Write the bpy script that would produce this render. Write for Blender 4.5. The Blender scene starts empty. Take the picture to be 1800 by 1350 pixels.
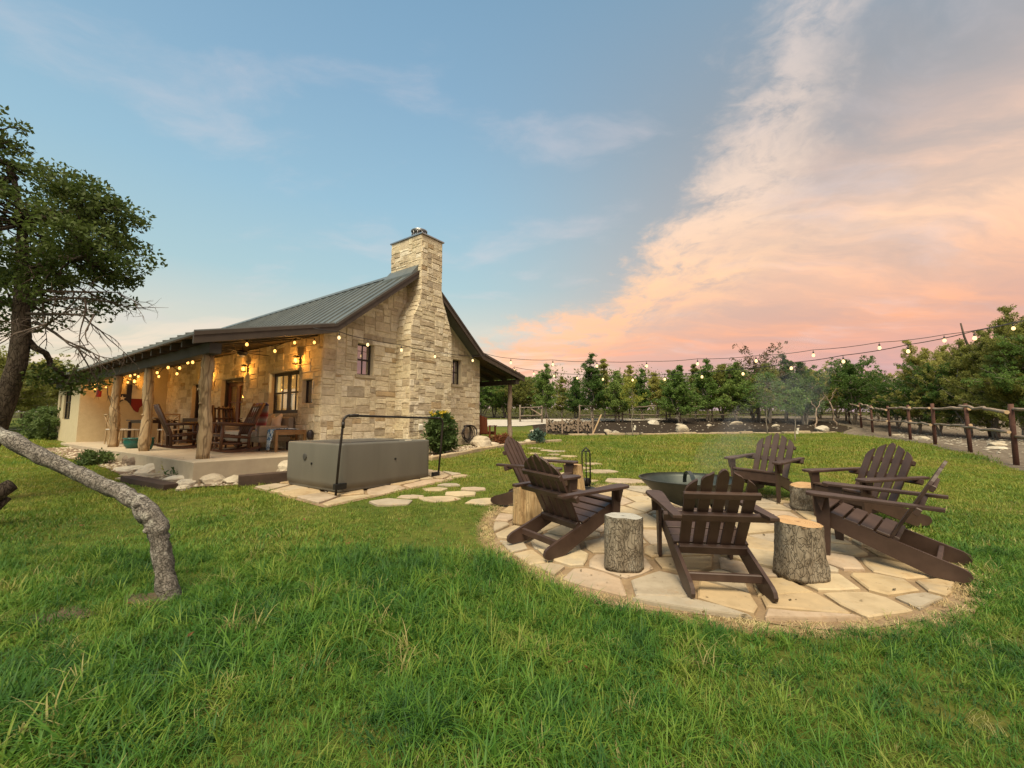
import bpy, bmesh, math, random
import numpy as np
from mathutils import Vector, Matrix, Euler

# ------------------------------------------------------------------ camera, sky, sun, exposure
scene = bpy.context.scene
COL = scene.collection
cam_d = bpy.data.cameras.new('camera')
cam_d.sensor_width = 36.0
cam_d.lens = 745.0 / 1800.0 * 36.0
cam_d.clip_start = 0.05
cam_d.clip_end = 2000.0
cam = bpy.data.objects.new('camera', cam_d)
COL.objects.link(cam)
cam.location = (0, 0, 1.3)
cam.rotation_euler = (math.pi / 2 + 0.0886, 0, 0)
scene.camera = cam

SUN_EL, SUN_AZ = 60.0, 190.0     # low glow behind the camera, a little to the left (azimuth clockwise from +Y)
sd = bpy.data.lights.new('sun', 'SUN')
sd.energy = 4.8
sd.angle = math.radians(36)
sd.color = (1.0, 0.84, 0.58)
sun = bpy.data.objects.new('sun', sd)
COL.objects.link(sun)
_a, _e = math.radians(SUN_AZ), math.radians(SUN_EL)
sdir = Vector((math.sin(_a) * math.cos(_e), math.cos(_a) * math.cos(_e), math.sin(_e)))
sun.rotation_euler = sdir.to_track_quat('Z', 'Y').to_euler()
sun.location = (0, -20, 30)

scene.view_settings.view_transform = 'Standard'
scene.view_settings.look = 'None'
scene.view_settings.gamma = 1.0
scene.view_settings.use_curve_mapping = False
scene.view_settings.exposure = 0.35
scene.cycles.max_bounces = 4
scene.cycles.diffuse_bounces = 3
scene.cycles.glossy_bounces = 2
scene.cycles.transmission_bounces = 2
scene.cycles.transparent_max_bounces = 6
scene.cycles.sample_clamp_indirect = 4.0


class NT:
    """small helper for node trees"""
    def __init__(self, tree):
        self.t = tree
        self.n = tree.nodes
        self.l = tree.links
    def add(self, kind, **kw):
        nd = self.n.new(kind)
        for k, v in kw.items():
            setattr(nd, k, v)
        return nd
    def put(self, sock, val):
        if hasattr(val, 'is_output') or hasattr(val, 'links'):
            self.l.new(val, sock)
        else:
            sock.default_value = val
    def math(self, op, a, b=0.0, c=0.0, clamp=False):
        nd = self.add('ShaderNodeMath', operation=op)
        nd.use_clamp = clamp
        self.put(nd.inputs[0], a)
        self.put(nd.inputs[1], b)
        if len(nd.inputs) > 2:
            self.put(nd.inputs[2], c)
        return nd.outputs[0]
    def mix(self, f, a, b, blend='MIX'):
        nd = self.add('ShaderNodeMix', data_type='RGBA', blend_type=blend)
        self.put(nd.inputs[0], f)
        self.put(nd.inputs[6], a if not isinstance(a, tuple) else (*a[:3], 1))
        self.put(nd.inputs[7], b if not isinstance(b, tuple) else (*b[:3], 1))
        return nd.outputs[2]
    def ramp(self, f, stops, interp='LINEAR'):
        nd = self.add('ShaderNodeValToRGB')
        cr = nd.color_ramp
        cr.interpolation = interp
        while len(cr.elements) < len(stops):
            cr.elements.new(0.5)
        for e, (p, c) in zip(cr.elements, stops):
            e.position = p
            e.color = (*c, 1) if len(c) == 3 else c
        self.put(nd.inputs[0], f)
        return nd.outputs[0]
    def smooth(self, x, a, b):
        nd = self.add('ShaderNodeMapRange', interpolation_type='SMOOTHSTEP')
        self.put(nd.inputs[0], x)
        nd.inputs[1].default_value = a
        nd.inputs[2].default_value = b
        return nd.outputs[0]
    def noise(self, vec, scale, detail=4.0, rough=0.55, dist=0.0, lac=2.0):
        nd = self.add('ShaderNodeTexNoise')
        if vec is not None:
            self.put(nd.inputs['Vector'], vec)
        nd.inputs['Scale'].default_value = scale
        nd.inputs['Detail'].default_value = detail
        nd.inputs['Roughness'].default_value = rough
        nd.inputs['Distortion'].default_value = dist
        return nd.outputs[0]
    def mapping(self, vec, scale=(1, 1, 1), rot=(0, 0, 0), loc=(0, 0, 0)):
        nd = self.add('ShaderNodeMapping')
        self.put(nd.inputs[0], vec)
        nd.inputs['Scale'].default_value = scale
        nd.inputs['Rotation'].default_value = rot
        nd.inputs['Location'].default_value = loc
        return nd.outputs[0]


def build_world():
    w = bpy.data.worlds.new('World')
    scene.world = w
    w.use_nodes = True
    w.cycles.sampling_method = 'MANUAL'
    w.cycles.sample_map_resolution = 256
    k = NT(w.node_tree)
    for nd in list(k.n):
        k.n.remove(nd)
    out = k.add('ShaderNodeOutputWorld')
    bg = k.add('ShaderNodeBackground')
    k.l.new(bg.outputs[0], out.inputs[0])
    tc = k.add('ShaderNodeTexCoord')
    d = tc.outputs['Generated']
    sep = k.add('ShaderNodeSeparateXYZ')
    k.l.new(d, sep.inputs[0])
    x, y, z = sep.outputs
    # clear dusk air
    sky = k.add('ShaderNodeTexSky', sky_type='NISHITA')
    sky.sun_disc = False
    sky.sun_elevation = math.radians(3.0)
    sky.sun_rotation = math.radians(SUN_AZ)
    sky.air_density = 1.4
    sky.dust_density = 2.0
    sky.ozone_density = 2.0
    nsc = k.add('ShaderNodeVectorMath', operation='SCALE')
    k.l.new(sky.outputs[0], nsc.inputs[0])
    nsc.inputs[3].default_value = 0.10
    left = k.ramp(z, [(0.0, (.60, .50, .36)), (.10, (.80, .72, .56)), (.20, (.72, .74, .66)), (.30, (.46, .66, .72)),
                      (.45, (.35, .57, .72)), (.62, (.27, .46, .64)), (.80, (.20, .37, .55)), (1.0, (.17, .32, .52))])
    right = k.ramp(z, [(0.0, (.42, .36, .42)), (.07, (.52, .40, .46)), (.15, (.72, .42, .37)), (.25, (.64, .47, .41)),
                       (.40, (.48, .44, .43)), (.56, (.34, .38, .43)), (.70, (.26, .37, .48)), (.80, (.20, .36, .50)), (1.0, (.17, .32, .48))])
    fx = k.smooth(k.math('ADD', x, k.math('MULTIPLY', y, -0.12)), -0.30, 0.45)
    base = k.mix(fx, left, right)
    base = k.mix(0.22, base, nsc.outputs[0])
    # cloud layer seen on a flat deck overhead
    zz = k.math('ADD', k.math('MAXIMUM', z, 0.0), 0.15)
    px = k.math('DIVIDE', x, zz)
    py = k.math('DIVIDE', y, zz)
    cmb = k.add('ShaderNodeCombineXYZ')
    k.put(cmb.inputs[0], px)
    k.put(cmb.inputs[1], py)
    p = cmb.outputs[0]
    warp = k.add('ShaderNodeTexNoise')
    k.l.new(p, warp.inputs['Vector'])
    warp.inputs['Scale'].default_value = 1.3
    warp.inputs['Detail'].default_value = 5
    vs = k.add('ShaderNodeVectorMath', operation='SUBTRACT')
    k.l.new(warp.outputs[1], vs.inputs[0])
    vs.inputs[1].default_value = (.5, .5, .5)
    vm = k.add('ShaderNodeVectorMath', operation='SCALE')
    k.l.new(vs.outputs[0], vm.inputs[0])
    vm.inputs[3].default_value = 0.5
    va = k.add('ShaderNodeVectorMath', operation='ADD')
    k.l.new(p, va.inputs[0])
    k.l.new(vm.outputs[0], va.inputs[1])
    pw = va.outputs[0]
    # front edge of the cloud sheet: from low above the horizon to overhead
    # x_edge(y) = piecewise through (0.60,0.8) (0.74,1.3) (0.62,2.1) (0.25,2.6) (-0.2,3.5)
    crv = k.add('ShaderNodeFloatCurve')
    c = crv.mapping.curves[0]
    pts = [(0.0, .52), (.8 / 5, .53), (1.05 / 5, .55), (1.45 / 5, .66), (2.0 / 5, .58), (2.5 / 5, .28), (3.5 / 5, -.30), (1.0, -1.2)]
    c.points[0].location = (pts[0][0], (pts[0][1] + 2) / 4)
    c.points[1].location = (pts[-1][0], (pts[-1][1] + 2) / 4)
    for a, b in pts[1:-1]:
        c.points.new(a, (b + 2) / 4)
    crv.mapping.update()
    k.put(crv.inputs['Value'], k.math('DIVIDE', py, 5.0))
    edge = k.math('SUBTRACT', k.math('MULTIPLY', crv.outputs[0], 4.0), 2.0)
    n_f = k.math('ADD', k.math('MULTIPLY', k.noise(k.mapping(pw, (1.0, .8, 1), (0, 0, math.radians(-25))), 1.7, 6, .68), .7), k.math('MULTIPLY', k.noise(pw, 7.0, 5, .7), .3))
    n_g = k.noise(k.mapping(pw, (.8, 1.5, 1), (0, 0, .5), (4, 4, 0)), 1.5, 6, .62)
    n_s = k.noise(k.mapping(pw, (.6, 2.6, 1), (0, 0, math.radians(28)), (3, 1, 0)), 1.6, 6, .6)
    s = k.math('SUBTRACT', px, edge)
    sn = k.math('ADD', s, k.math('MULTIPLY', k.math('SUBTRACT', n_f, .5), k.math('MINIMUM', k.math('MULTIPLY', py, .75), 1.9)))
    sheet = k.smooth(sn, -0.12, 0.60)
    sr = k.math('DIVIDE', sn, k.math('MAXIMUM', k.math('MULTIPLY', py, .62), .45))
    rim = k.math('MULTIPLY', k.smooth(sr, -0.14, 0.14), k.math('SUBTRACT', 1.0, k.smooth(sr, .12, .55)))
    rim = k.math('MULTIPLY', rim, k.math('SUBTRACT', 1.0, k.math('MULTIPLY', k.smooth(z, .36, .56), .22)))
    streak = k.smooth(n_s, .40, .66)
    veil = k.math('MULTIPLY', sheet, k.math('ADD', .50, k.math('MULTIPLY', streak, .42)))
    veil = k.math('MULTIPLY', veil, k.math('ADD', .50, k.math('MULTIPLY', k.smooth(n_g, .34, .60), .58)))
    low = k.math('SUBTRACT', 1.0, k.smooth(z, .10, .55))
    ccol = k.ramp(z, [(0.0, (.58, .38, .42)), (.08, (.70, .38, .36)), (.18, (.90, .44, .27)), (.34, (.96, .62, .42)), (.40, (.86, .57, .42)),
                      (.48, (.54, .43, .39)), (.56, (.36, .34, .345)), (.70, (.33, .33, .36)), (1.0, (.30, .36, .46))])
    rimc = k.ramp(z, [(0.0, (.75, .44, .40)), (.15, (.98, .49, .27)), (.30, (.98, .61, .37)), (.45, (.86, .65, .51)), (.6, (.70, .59, .53)), (.75, (.6, .55, .53)), (1, (.5, .52, .58))])
    col = k.mix(veil, base, ccol)
    n_r = k.noise(k.mapping(pw, (1.2, 1.0, 1), (0, 0, .4), (7, 2, 0)), 4.2, 6, .65)
    col = k.mix(k.math('MULTIPLY', rim, k.math('MULTIPLY', .92, k.smooth(n_r, .30, .54))), col, rimc)
    # thin high wisps over the blue part
    n_w = k.noise(k.mapping(pw, (.9, 1.6, 1), (0, 0, -.5), (1.7, 5.1, 0)), 1.9, 7, .58)
    wisp = k.math('MULTIPLY', k.smooth(n_w, .50, .78), .34)
    col = k.mix(wisp, col, (.72, .62, .62))
    # warm thin bank low in the west half
    n_b = k.noise(k.mapping(pw, (.5, 2.0, 1), (0, 0, .25), (0, 9, 0)), 1.5, 6, .55)
    bank = k.math('MULTIPLY', k.math('MULTIPLY', k.smooth(n_b, .46, .66), k.math('SUBTRACT', 1.0, k.smooth(z, .12, .26))), k.math('SUBTRACT', 1.0, fx))
    col = k.mix(k.math('MULTIPLY', bank, .55), col, (.95, .74, .56))
    k.l.new(col, bg.inputs[0])
    bg.inputs[1].default_value = 0.92


build_world()

# ------------------------------------------------------------------ frames of reference
YAW = .6225
HU = Vector((math.sin(YAW), math.cos(YAW), 0))      # along the gable wall
HV = Vector((-math.cos(YAW), math.sin(YAW), 0))     # along the long side of the house
HL = Vector((-4.5901, 10.1897, 0))                  # corner of gable wall and porch wall
HROT = math.atan2(HU.y, HU.x)                       # house local x = u, local y = v


def hw(u, v, z=0.0):
    p = HL + HU * u + HV * v
    return Vector((p.x, p.y, z))


def _sp(t):
    return np.where(t > 8, t, np.log1p(np.exp(np.clip(t * 3, -50, 40))) / 3)


def tza(x, y):
    x = np.asarray(x, float)
    y = np.asarray(y, float)
    b = .048 * _sp(y - 3.0) - .028 * _sp(y - 14.) + .09 * _sp(y - 20.5) - .085 * _sp(y - 28.)
    q = .012 * np.sin(1.7 * x + .6) * np.sin(1.3 * y) * np.clip((y - 8) / 6, 0, 1)
    return b + q


def tz(x, y):
    return float(tza(x, y))


def slope_matrix(x, y, yaw, dz=0.0):
    """frame standing on the ground at x,y with the given heading"""
    e = .3
    n = Vector((-(tz(x + e, y) - tz(x - e, y)) / (2 * e), -(tz(x, y + e) - tz(x, y - e)) / (2 * e), 1)).normalized()
    f = Vector((math.cos(yaw), math.sin(yaw), 0))
    f = (f - n * f.dot(n)).normalized()
    s = n.cross(f)
    m = Matrix((f, s, n)).transposed().to_4x4()
    m.translation = Vector((x, y, tz(x, y) + dz))
    return m


# ------------------------------------------------------------------ materials
MATS = {}


def new_mat(name):
    m = bpy.data.materials.new(name)
    m.use_nodes = True
    k = NT(m.node_tree)
    b = k.n['Principled BSDF']
    MATS[name] = m
    return m, k, b


def coords(k, obj=True):
    tc = k.add('ShaderNodeTexCoord')
    if obj:
        return tc.outputs['Object']
    g = k.add('ShaderNodeNewGeometry')
    return g.outputs['Position']


def bump(k, b, h, strength=.3, dist=.01):
    nd = k.add('ShaderNodeBump')
    nd.inputs['Strength'].default_value = strength
    nd.inputs['Distance'].default_value = dist
    k.put(nd.inputs['Height'], h)
    k.l.new(nd.outputs[0], b.inputs['Normal'])


def simple(name, c1, c2, scale=8.0, rough=.7, metal=0.0, bstr=.2, bdist=.005, stretch=(1, 1, 1), obj=True, spec=.5, detail=5):
    m, k, b = new_mat(name)
    v = k.mapping(coords(k, obj), stretch)
    n = k.noise(v, scale, detail, .6)
    n2 = k.noise(v, scale * .23, 3, .5)
    f = k.math('MULTIPLY_ADD', n2, .6, k.math('MULTIPLY', n, .5))
    k.put(b.inputs['Base Color'], k.ramp(f, [(.35, c1), (.72, c2)]))
    b.inputs['Roughness'].default_value = rough
    b.inputs['Metallic'].default_value = metal
    b.inputs['Specular IOR Level'].default_value = spec
    if bstr:
        bump(k, b, n, bstr, bdist)
    return m


def stone_mat(name, stops, nscale=9.0, rough=.85, bstr=.5, bdist=.012, obj_rand=False, stain=.0):
    """masonry: the tone of each piece comes from the piece, grain from noise"""
    m, k, b = new_mat(name)
    if obj_rand:
        oi = k.add('ShaderNodeObjectInfo')
        tone = oi.outputs['Random']
    else:
        at = k.add('ShaderNodeAttribute')
        at.attribute_name = 'tone'
        tone = at.outputs['Fac']
    pos = coords(k, False)
    n = k.noise(pos, nscale, 7, .65)
    n2 = k.noise(pos, nscale * .3, 4, .6)
    base = k.ramp(tone, stops)
    f = k.math('ADD', k.math('MULTIPLY', n, .55), k.math('MULTIPLY', n2, .45))
    shade = k.ramp(f, [(.32, (.66, .62, .56)), (.52, (1.0, 1.0, 1.0)), (.72, (1.22, 1.2, 1.15))])
    c = k.mix(1.0, base, shade, 'MULTIPLY')
    if stain:
        n3 = k.noise(pos, 3.3, 5, .7)
        c = k.mix(k.math('MULTIPLY', k.smooth(n3, .58, .75), stain), c, (.30, .16, .06))
        n4 = k.noise(k.mapping(pos, (1, 1, 1), (0, 0, 0), (5, 3, 1)), 1.7, 7, .72)
        c = k.mix(k.math('MULTIPLY', k.smooth(n4, .50, .68), stain * .8), c, (.30, .27, .22))
        n5 = k.noise(k.mapping(pos, (1, 1, 1), (0, 0, 0), (2, 8, 1)), 26, 3, .6)
        c = k.mix(k.math('MULTIPLY', k.smooth(n5, .64, .72), stain), c, (.16, .11, .07))
    k.put(b.inputs['Base Color'], c)
    b.inputs['Roughness'].default_value = rough
    b.inputs['Specular IOR Level'].default_value = .25
    v = k.add('ShaderNodeTexVoronoi')
    v.inputs['Scale'].default_value = nscale * 2.2
    k.l.new(pos, v.inputs['Vector'])
    hgt = k.math('ADD', k.math('MULTIPLY', n, .8), k.math('MULTIPLY', v.outputs['Distance'], .35))
    bump(k, b, hgt, bstr, bdist)
    return m


LIME = [(0.0, (.70, .62, .44)), (.22, (.64, .56, .39)), (.42, (.74, .67, .52)), (.60, (.62, .53, .37)), (.74, (.53, .45, .32)),
        (.86, (.46, .38, .26)), (.93, (.46, .35, .21)), (1.0, (.40, .36, .28))]
stone_mat('limestone', LIME, 11.0, .88, .9, .02)
simple('mortar', (.56, .48, .33), (.66, .58, .42), 14, .95, 0, .4, .006, obj=False)
FLAG = [(0.0, (.44, .335, .195)), (.2, (.40, .300, .180)), (.42, (.46, .375, .245)), (.62, (.38, .295, .190)), (.8, (.36, .310, .235)), (1.0, (.42, .315, .220))]
stone_mat('flagstone', FLAG, 5.0, .8, .5, .015, stain=.5)
stone_mat('rock', [(0, (.52, .46, .35)), (.5, (.42, .36, .27)), (1, (.60, .55, .45))], 6.0, .9, .8, .04, obj_rand=True)
stone_mat('rock_dark', [(0, (.16, .12, .09)), (1, (.24, .19, .14))], 6.0, .9, .8, .04, obj_rand=True)
simple('stone_chip', (.20, .17, .13), (.40, .36, .29), 9, .95, 0, .3, .01, obj=False)
simple('sand_joint', (.17, .11, .06), (.30, .21, .12), 22, .95, 0, .6, .012, obj=False)
simple('stucco', (.50, .42, .26), (.58, .50, .32), 30, .9, 0, .25, .003, obj=False)
simple('concrete', (.34, .28, .20), (.46, .39, .28), 5, .85, 0, .2, .004, obj=False)
simple('roof_metal', (.105, .122, .120), (.160, .180, .172), 3, .45, .35, .08, .002, obj=False)
simple('fascia_wood', (.040, .030, .022), (.075, .056, .040), 6, .6, 0, .2, .003, (1, 1, 1), False)
simple('beam_wood', (.030, .025, .018), (.060, .050, .036), 7, .7, 0, .25, .004, (1, 1, 1), False)
simple('soffit_wood', (.055, .034, .018), (.10, .062, .032), 7, .75, 0, .2, .003, (1, 1, 1), False)
simple('dark_frame', (.018, .013, .010), (.030, .022, .017), 8, .45, 0, .05, .002)
simple('red_frame', (.10, .028, .014), (.15, .045, .02), 8, .5, 0, .08, .002)
simple('steel', (.30, .30, .30), (.45, .45, .45), 8, .35, .9, .05, .001)
simple('chair_brown', (.032, .016, .011), (.078, .046, .034), 9, .50, 0, .25, .002, (1, 1, 1), detail=8)
simple('black_iron', (.010, .010, .010), (.022, .021, .020), 20, .5, .4, .1, .002)
simple('fire_steel', (.030, .040, .034), (.075, .085, .075), 7, .48, .55, .12, .003)
simple('pipe_black', (.012, .010, .009), (.026, .020, .016), 14, .45, .3, .1, .002)
simple('ash', (.06, .06, .055), (.16, .155, .145), 14, .95, 0, .5, .02, obj=False)
simple('tub_grey', (.104, .099, .080), (.140, .132, .108), 1.6, .55, 0, .05, .003, (3, 3, .5), detail=8)
simple('tub_cover', (.045, .044, .040), (.075, .072, .066), 5, .6, 0, .1, .004)
simple('railroad_tie', (.030, .018, .012), (.075, .045, .030), 9, .85, 0, .5, .008, (1, 1, 1), False)
simple('bed_soil', (.11, .070, .042), (.23, .16, .10), 16, .95, 0, .7, .03, obj=False)
simple('gravel_drive', (.36, .32, .26), (.50, .45, .38), 20, .95, 0, .4, .01, obj=False)
simple('log_orange', (.20, .105, .038), (.34, .19, .075), 9, .55, 0, .2, .004, (1, 1, 1))
simple('dark_table', (.030, .014, .010), (.055, .028, .02), 9, .5, 0, .15, .003)
simple('rocker_wood', (.062, .026, .012), (.13, .060, .028), 8, .5, 0, .2, .004)
simple('rocker_dark', (.040, .017, .010), (.085, .037, .02), 8, .5, 0, .2, .004)
simple('chair_oak', (.30, .20, .10), (.42, .30, .16), 9, .55, 0, .15, .003)
simple('sofa_fabric', (.30, .265, .20), (.36, .32, .25), 60, .95, 0, .15, .002)
simple('cushion', (.55, .50, .41), (.63, .58, .49), 40, .95, 0, .15, .002)
simple('pillow_tan', (.30, .23, .15), (.46, .36, .25), 16, .95, 0, .15, .002)
simple('teal_glaze', (.010, .070, .062), (.022, .125, .105), 6, .18, 0, .05, .002)
simple('red_metal', (.40, .012, .012), (.50, .02, .02), 6, .4, 0, .05, .001)
simple('sign_red', (.16, .006, .006), (.22, .010, .010), 9, .6)
simple('sign_blue', (.010, .012, .030), (.018, .020, .048), 9, .6)
simple('sign_white', (.62, .56, .44), (.72, .66, .54), 9, .6)
simple('red_rocker', (.12, .030, .012), (.19, .055, .024), 8, .5, 0, .15, .003)
simple('fan_black', (.012, .009, .007), (.022, .017, .013), 8, .5)
simple('hose_black', (.012, .008, .010), (.028, .020, .022), 30, .4)
simple('wire_black', (.010, .009, .009), (.016, .015, .015), 30, .5)
simple('terracotta', (.30, .12, .05), (.40, .17, .08), 9, .7)
simple('tag_white', (.66, .62, .50), (.78, .74, .62), 9, .6)
simple('fence_red', (.060, .024, .016), (.115, .050, .034), 12, .85, 0, .4, .006, (1, 1, 1), False)
simple('fence_log', (.17, .12, .085), (.36, .27, .20), 7, .9, 0, .6, .012, (1, 1, 1), False)
simple('old_rail', (.12, .09, .068), (.25, .20, .155), 7, .9, 0, .6, .012, (1, 1, 1), False)
simple('cut_wood', (.46, .30, .16), (.60, .44, .27), 20, .85, 0, .2, .003)
simple('log_end', (.10, .075, .055), (.28, .21, .15), 9, .9, 0, .3, .005)
simple('twig_bark', (.055, .040, .030), (.12, .092, .072), 14, .95, 0, .5, .01, (1, 1, 1), False)
simple('pale_bark', (.20, .165, .125), (.36, .31, .25), 14, .95, 0, .4, .008, (1, 1, 1), False)
simple('interior_wall', (.50, .34, .17), (.58, .41, .22), 4, .9)
simple('dirt', (.055, .036, .022), (.13, .09, .055), 24, .95, 0, .7, .03, obj=False)


def bark_mat(name, c1, c2, c3, scale=10., stretch=(1, 1, .25), bdist=.03, bstr=.9, lichen=.0, vs=1.6, crk=1.0):
    m, k, b = new_mat(name)
    v = k.mapping(coords(k, True), stretch)
    n = k.noise(v, scale, 7, .68, .4)
    vo = k.add('ShaderNodeTexVoronoi')
    vo.feature = 'DISTANCE_TO_EDGE'
    vo.inputs['Scale'].default_value = scale * vs
    vd = k.add('ShaderNodeVectorMath', operation='ADD')
    nn = k.add('ShaderNodeTexNoise')
    nn.inputs['Scale'].default_value = scale
    k.l.new(v, nn.inputs['Vector'])
    sc = k.add('ShaderNodeVectorMath', operation='SCALE')
    k.l.new(nn.outputs[1], sc.inputs[0])
    sc.inputs[3].default_value = .12
    k.l.new(v, vd.inputs[0])
    k.l.new(sc.outputs[0], vd.inputs[1])
    k.l.new(vd.outputs[0], vo.inputs['Vector'])
    crack = k.math('ADD', 1.0 - crk, k.math('MULTIPLY', k.smooth(vo.outputs['Distance'], 0.0, .10), crk))
    col = k.ramp(n, [(.30, c1), (.50, c2), (.72, c3)])
    col = k.mix(k.math('SUBTRACT', 1.0, crack), col, tuple(.42 * c for c in c1))
    if lichen:
        n3 = k.noise(coords(k, True), 5.0, 6, .7)
        col = k.mix(k.math('MULTIPLY', k.smooth(n3, .54, .66), lichen), col, (.44, .43, .38))
    k.put(b.inputs['Base Color'], col)
    b.inputs['Roughness'].default_value = .95
    b.inputs['Specular IOR Level'].default_value = .15
    bump(k, b, k.math('ADD', k.math('MULTIPLY', n, .6), k.math('MULTIPLY', crack, .6)), bstr, bdist)
    return m


bark_mat('stump_bark', (.13, .105, .075), (.23, .195, .145), (.33, .29, .225), 16., (1, 1, .45), .02, .9, .30, 2.2, .6)
bark_mat('oak_bark', (.045, .034, .026), (.085, .068, .052), (.14, .115, .09), 12., (1, 1, .4), .03, .9, 0, 2.0, .6)
bark_mat('lichen_bark', (.10, .090, .075), (.21, .19, .165), (.34, .32, .285), 20., (1, 1, 1), .03, 1.0, .8, 1.6, .55)
bark_mat('cedar_post', (.22, .145, .080), (.38, .28, .165), (.50, .39, .25), 9., (1, 1, .16), .03, 1.0, 0, .8, .55)
bark_mat('split_wood', (.20, .12, .055), (.42, .29, .15), (.56, .43, .25), 14., (1, 1, .10), .03, .9, 0, 1.6, .25)


def ring_mat(name, c1, c2, edge):
    m, k, b = new_mat(name)
    v = coords(k, True)
    sp = k.add('ShaderNodeSeparateXYZ')
    k.l.new(v, sp.inputs[0])
    n = k.noise(v, 9, 4, .6)
    r = k.math('SQRT', k.math('ADD', k.math('MULTIPLY', sp.outputs[0], sp.outputs[0]), k.math('MULTIPLY', sp.outputs[1], sp.outputs[1])))
    rr = k.math('ADD', r, k.math('MULTIPLY', n, .035))
    w = k.math('SINE', k.math('MULTIPLY', rr, 420.0))
    f = k.math('MULTIPLY_ADD', w, .18, n)
    col = k.ramp(f, [(.3, c1), (.7, c2)])
    col = k.mix(k.smooth(rr, .0, .055), edge, col)
    k.put(b.inputs['Base Color'], col)
    b.inputs['Roughness'].default_value = .85
    bump(k, b, f, .3, .004)
    return m


ring_mat('cut_orange', (.36, .20, .085), (.52, .34, .17), (.17, .07, .03))
ring_mat('cut_grey', (.30, .285, .245), (.44, .42, .37), (.04, .035, .03))


def serape_mat():
    m, k, b = new_mat('serape')
    sp = k.add('ShaderNodeSeparateXYZ')
    k.l.new(coords(k, True), sp.inputs[0])
    f = k.math('FRACT', k.math('MULTIPLY', sp.outputs[2], 1.35))
    k.put(b.inputs['Base Color'], k.ramp(f, [(0, (.58, .53, .46)), (.14, (.50, .05, .05)), (.22, (.60, .20, .16)), (.30, (.62, .57, .52)),
                                            (.44, (.62, .57, .52)), (.48, (.09, .08, .22)), (.60, (.20, .16, .34)), (.72, (.58, .53, .50)), (.86, (.45, .06, .06)), (1, (.58, .53, .46))], 'LINEAR'))
    b.inputs['Roughness'].default_value = .95


serape_mat()


def towel_mat():
    m, k, b = new_mat('towel')
    n = k.noise(k.mapping(coords(k, True), (1, 1, 1)), 14, 3, .5, 1.2)
    k.put(b.inputs['Base Color'], k.ramp(n, [(.38, (.010, .045, .14)), (.46, (.03, .16, .34)), (.52, (.55, .62, .64)), (.6, (.60, .65, .66)), (.66, (.05, .22, .38))], 'LINEAR'))
    b.inputs['Roughness'].default_value = .95


towel_mat()


def glass_mat(name, tint=(.9, .95, .95), alpha=.55, rough=.03):
    """thin window pane: part see-through, part mirror"""
    m, k, b = new_mat(name)
    out = k.n['Material Output']
    k.n.remove(b)
    tr = k.add('ShaderNodeBsdfTransparent')
    tr.inputs[0].default_value = (*tint, 1)
    gl = k.add('ShaderNodeBsdfGlossy')
    gl.inputs['Roughness'].default_value = rough
    gl.inputs[0].default_value = (.95, .95, .95, 1)
    mx = k.add('ShaderNodeMixShader')
    mx.inputs[0].default_value = 1 - alpha
    k.l.new(tr.outputs[0], mx.inputs[1])
    k.l.new(gl.outputs[0], mx.inputs[2])
    k.l.new(mx.outputs[0], out.inputs[0])
    return m


glass_mat('window_glass', alpha=.80)
glass_mat('sky_glass', (.25, .25, .25), .62)


def emit_mat(name, col, strength, sample=True):
    m, k, b = new_mat(name)
    out = k.n['Material Output']
    k.n.remove(b)
    e = k.add('ShaderNodeEmission')
    e.inputs[0].default_value = (*col, 1)
    e.inputs[1].default_value = strength
    k.l.new(e.outputs[0], out.inputs[0])
    if not sample:
        m.cycles.emission_sampling = 'NONE'
    return m


emit_mat('bulb_warm', (1.0, .50, .11), 2.6, False)
emit_mat('bulb_yard', (1.0, .68, .30), 1.9, False)
emit_mat('sconce_glow', (1.0, .48, .09), 4.0, False)
emit_mat('lampshade_lit', (1.0, .72, .36), 2.6, False)


def leaf_mat(name, c1, c2, c3, trans=.35, rough=.6):
    m, k, b = new_mat(name)
    out = k.n['Material Output']
    oi = k.add('ShaderNodeObjectInfo')
    pos = coords(k, False)
    n = k.noise(pos, 1.6, 3, .6)
    n2 = k.noise(pos, 14, 2, .5)
    f = k.math('ADD', k.math('MULTIPLY', n, .6), k.math('ADD', k.math('MULTIPLY', n2, .35), k.math('MULTIPLY', k.math('SUBTRACT', oi.outputs['Random'], .5), .38)))
    col = k.ramp(f, [(.28, c1), (.50, c2), (.72, c3)])
    k.put(b.inputs['Base Color'], col)
    b.inputs['Roughness'].default_value = rough
    b.inputs['Specular IOR Level'].default_value = .25
    t = k.add('ShaderNodeBsdfTranslucent')
    k.l.new(col, t.inputs[0])
    mx = k.add('ShaderNodeMixShader')
    mx.inputs[0].default_value = trans
    k.l.new(b.outputs[0], mx.inputs[1])
    k.l.new(t.outputs[0], mx.inputs[2])
    k.l.new(mx.outputs[0], out.inputs[0])
    return m


leaf_mat('oak_leaf', (0.030, 0.053, 0.013), (0.062, 0.100, 0.022), (0.119, 0.156, 0.037), .35)
leaf_mat('juniper_leaf', (0.072, 0.137, 0.029), (0.150, 0.247, 0.055), (0.260, 0.345, 0.091), .45)
leaf_mat('juniper_olive', (0.150, 0.169, 0.040), (0.312, 0.325, 0.083), (0.463, 0.438, 0.131), .5)
leaf_mat('young_leaf', (0.092, 0.172, 0.034), (0.161, 0.253, 0.057), (0.253, 0.322, 0.092), .4)
leaf_mat('yellow_leaf', (.14, .17, .02), (.22, .25, .04), (.32, .33, .06), .4)
leaf_mat('shrub_leaf', (.06, .105, .03), (.12, .18, .055), (.20, .26, .10), .4)
leaf_mat('flower_yellow', (.50, .36, .02), (.62, .46, .03), (.70, .55, .05), .3)
leaf_mat('red_plant', (.13, .055, .025), (.22, .085, .04), (.28, .14, .07), .3)
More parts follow.
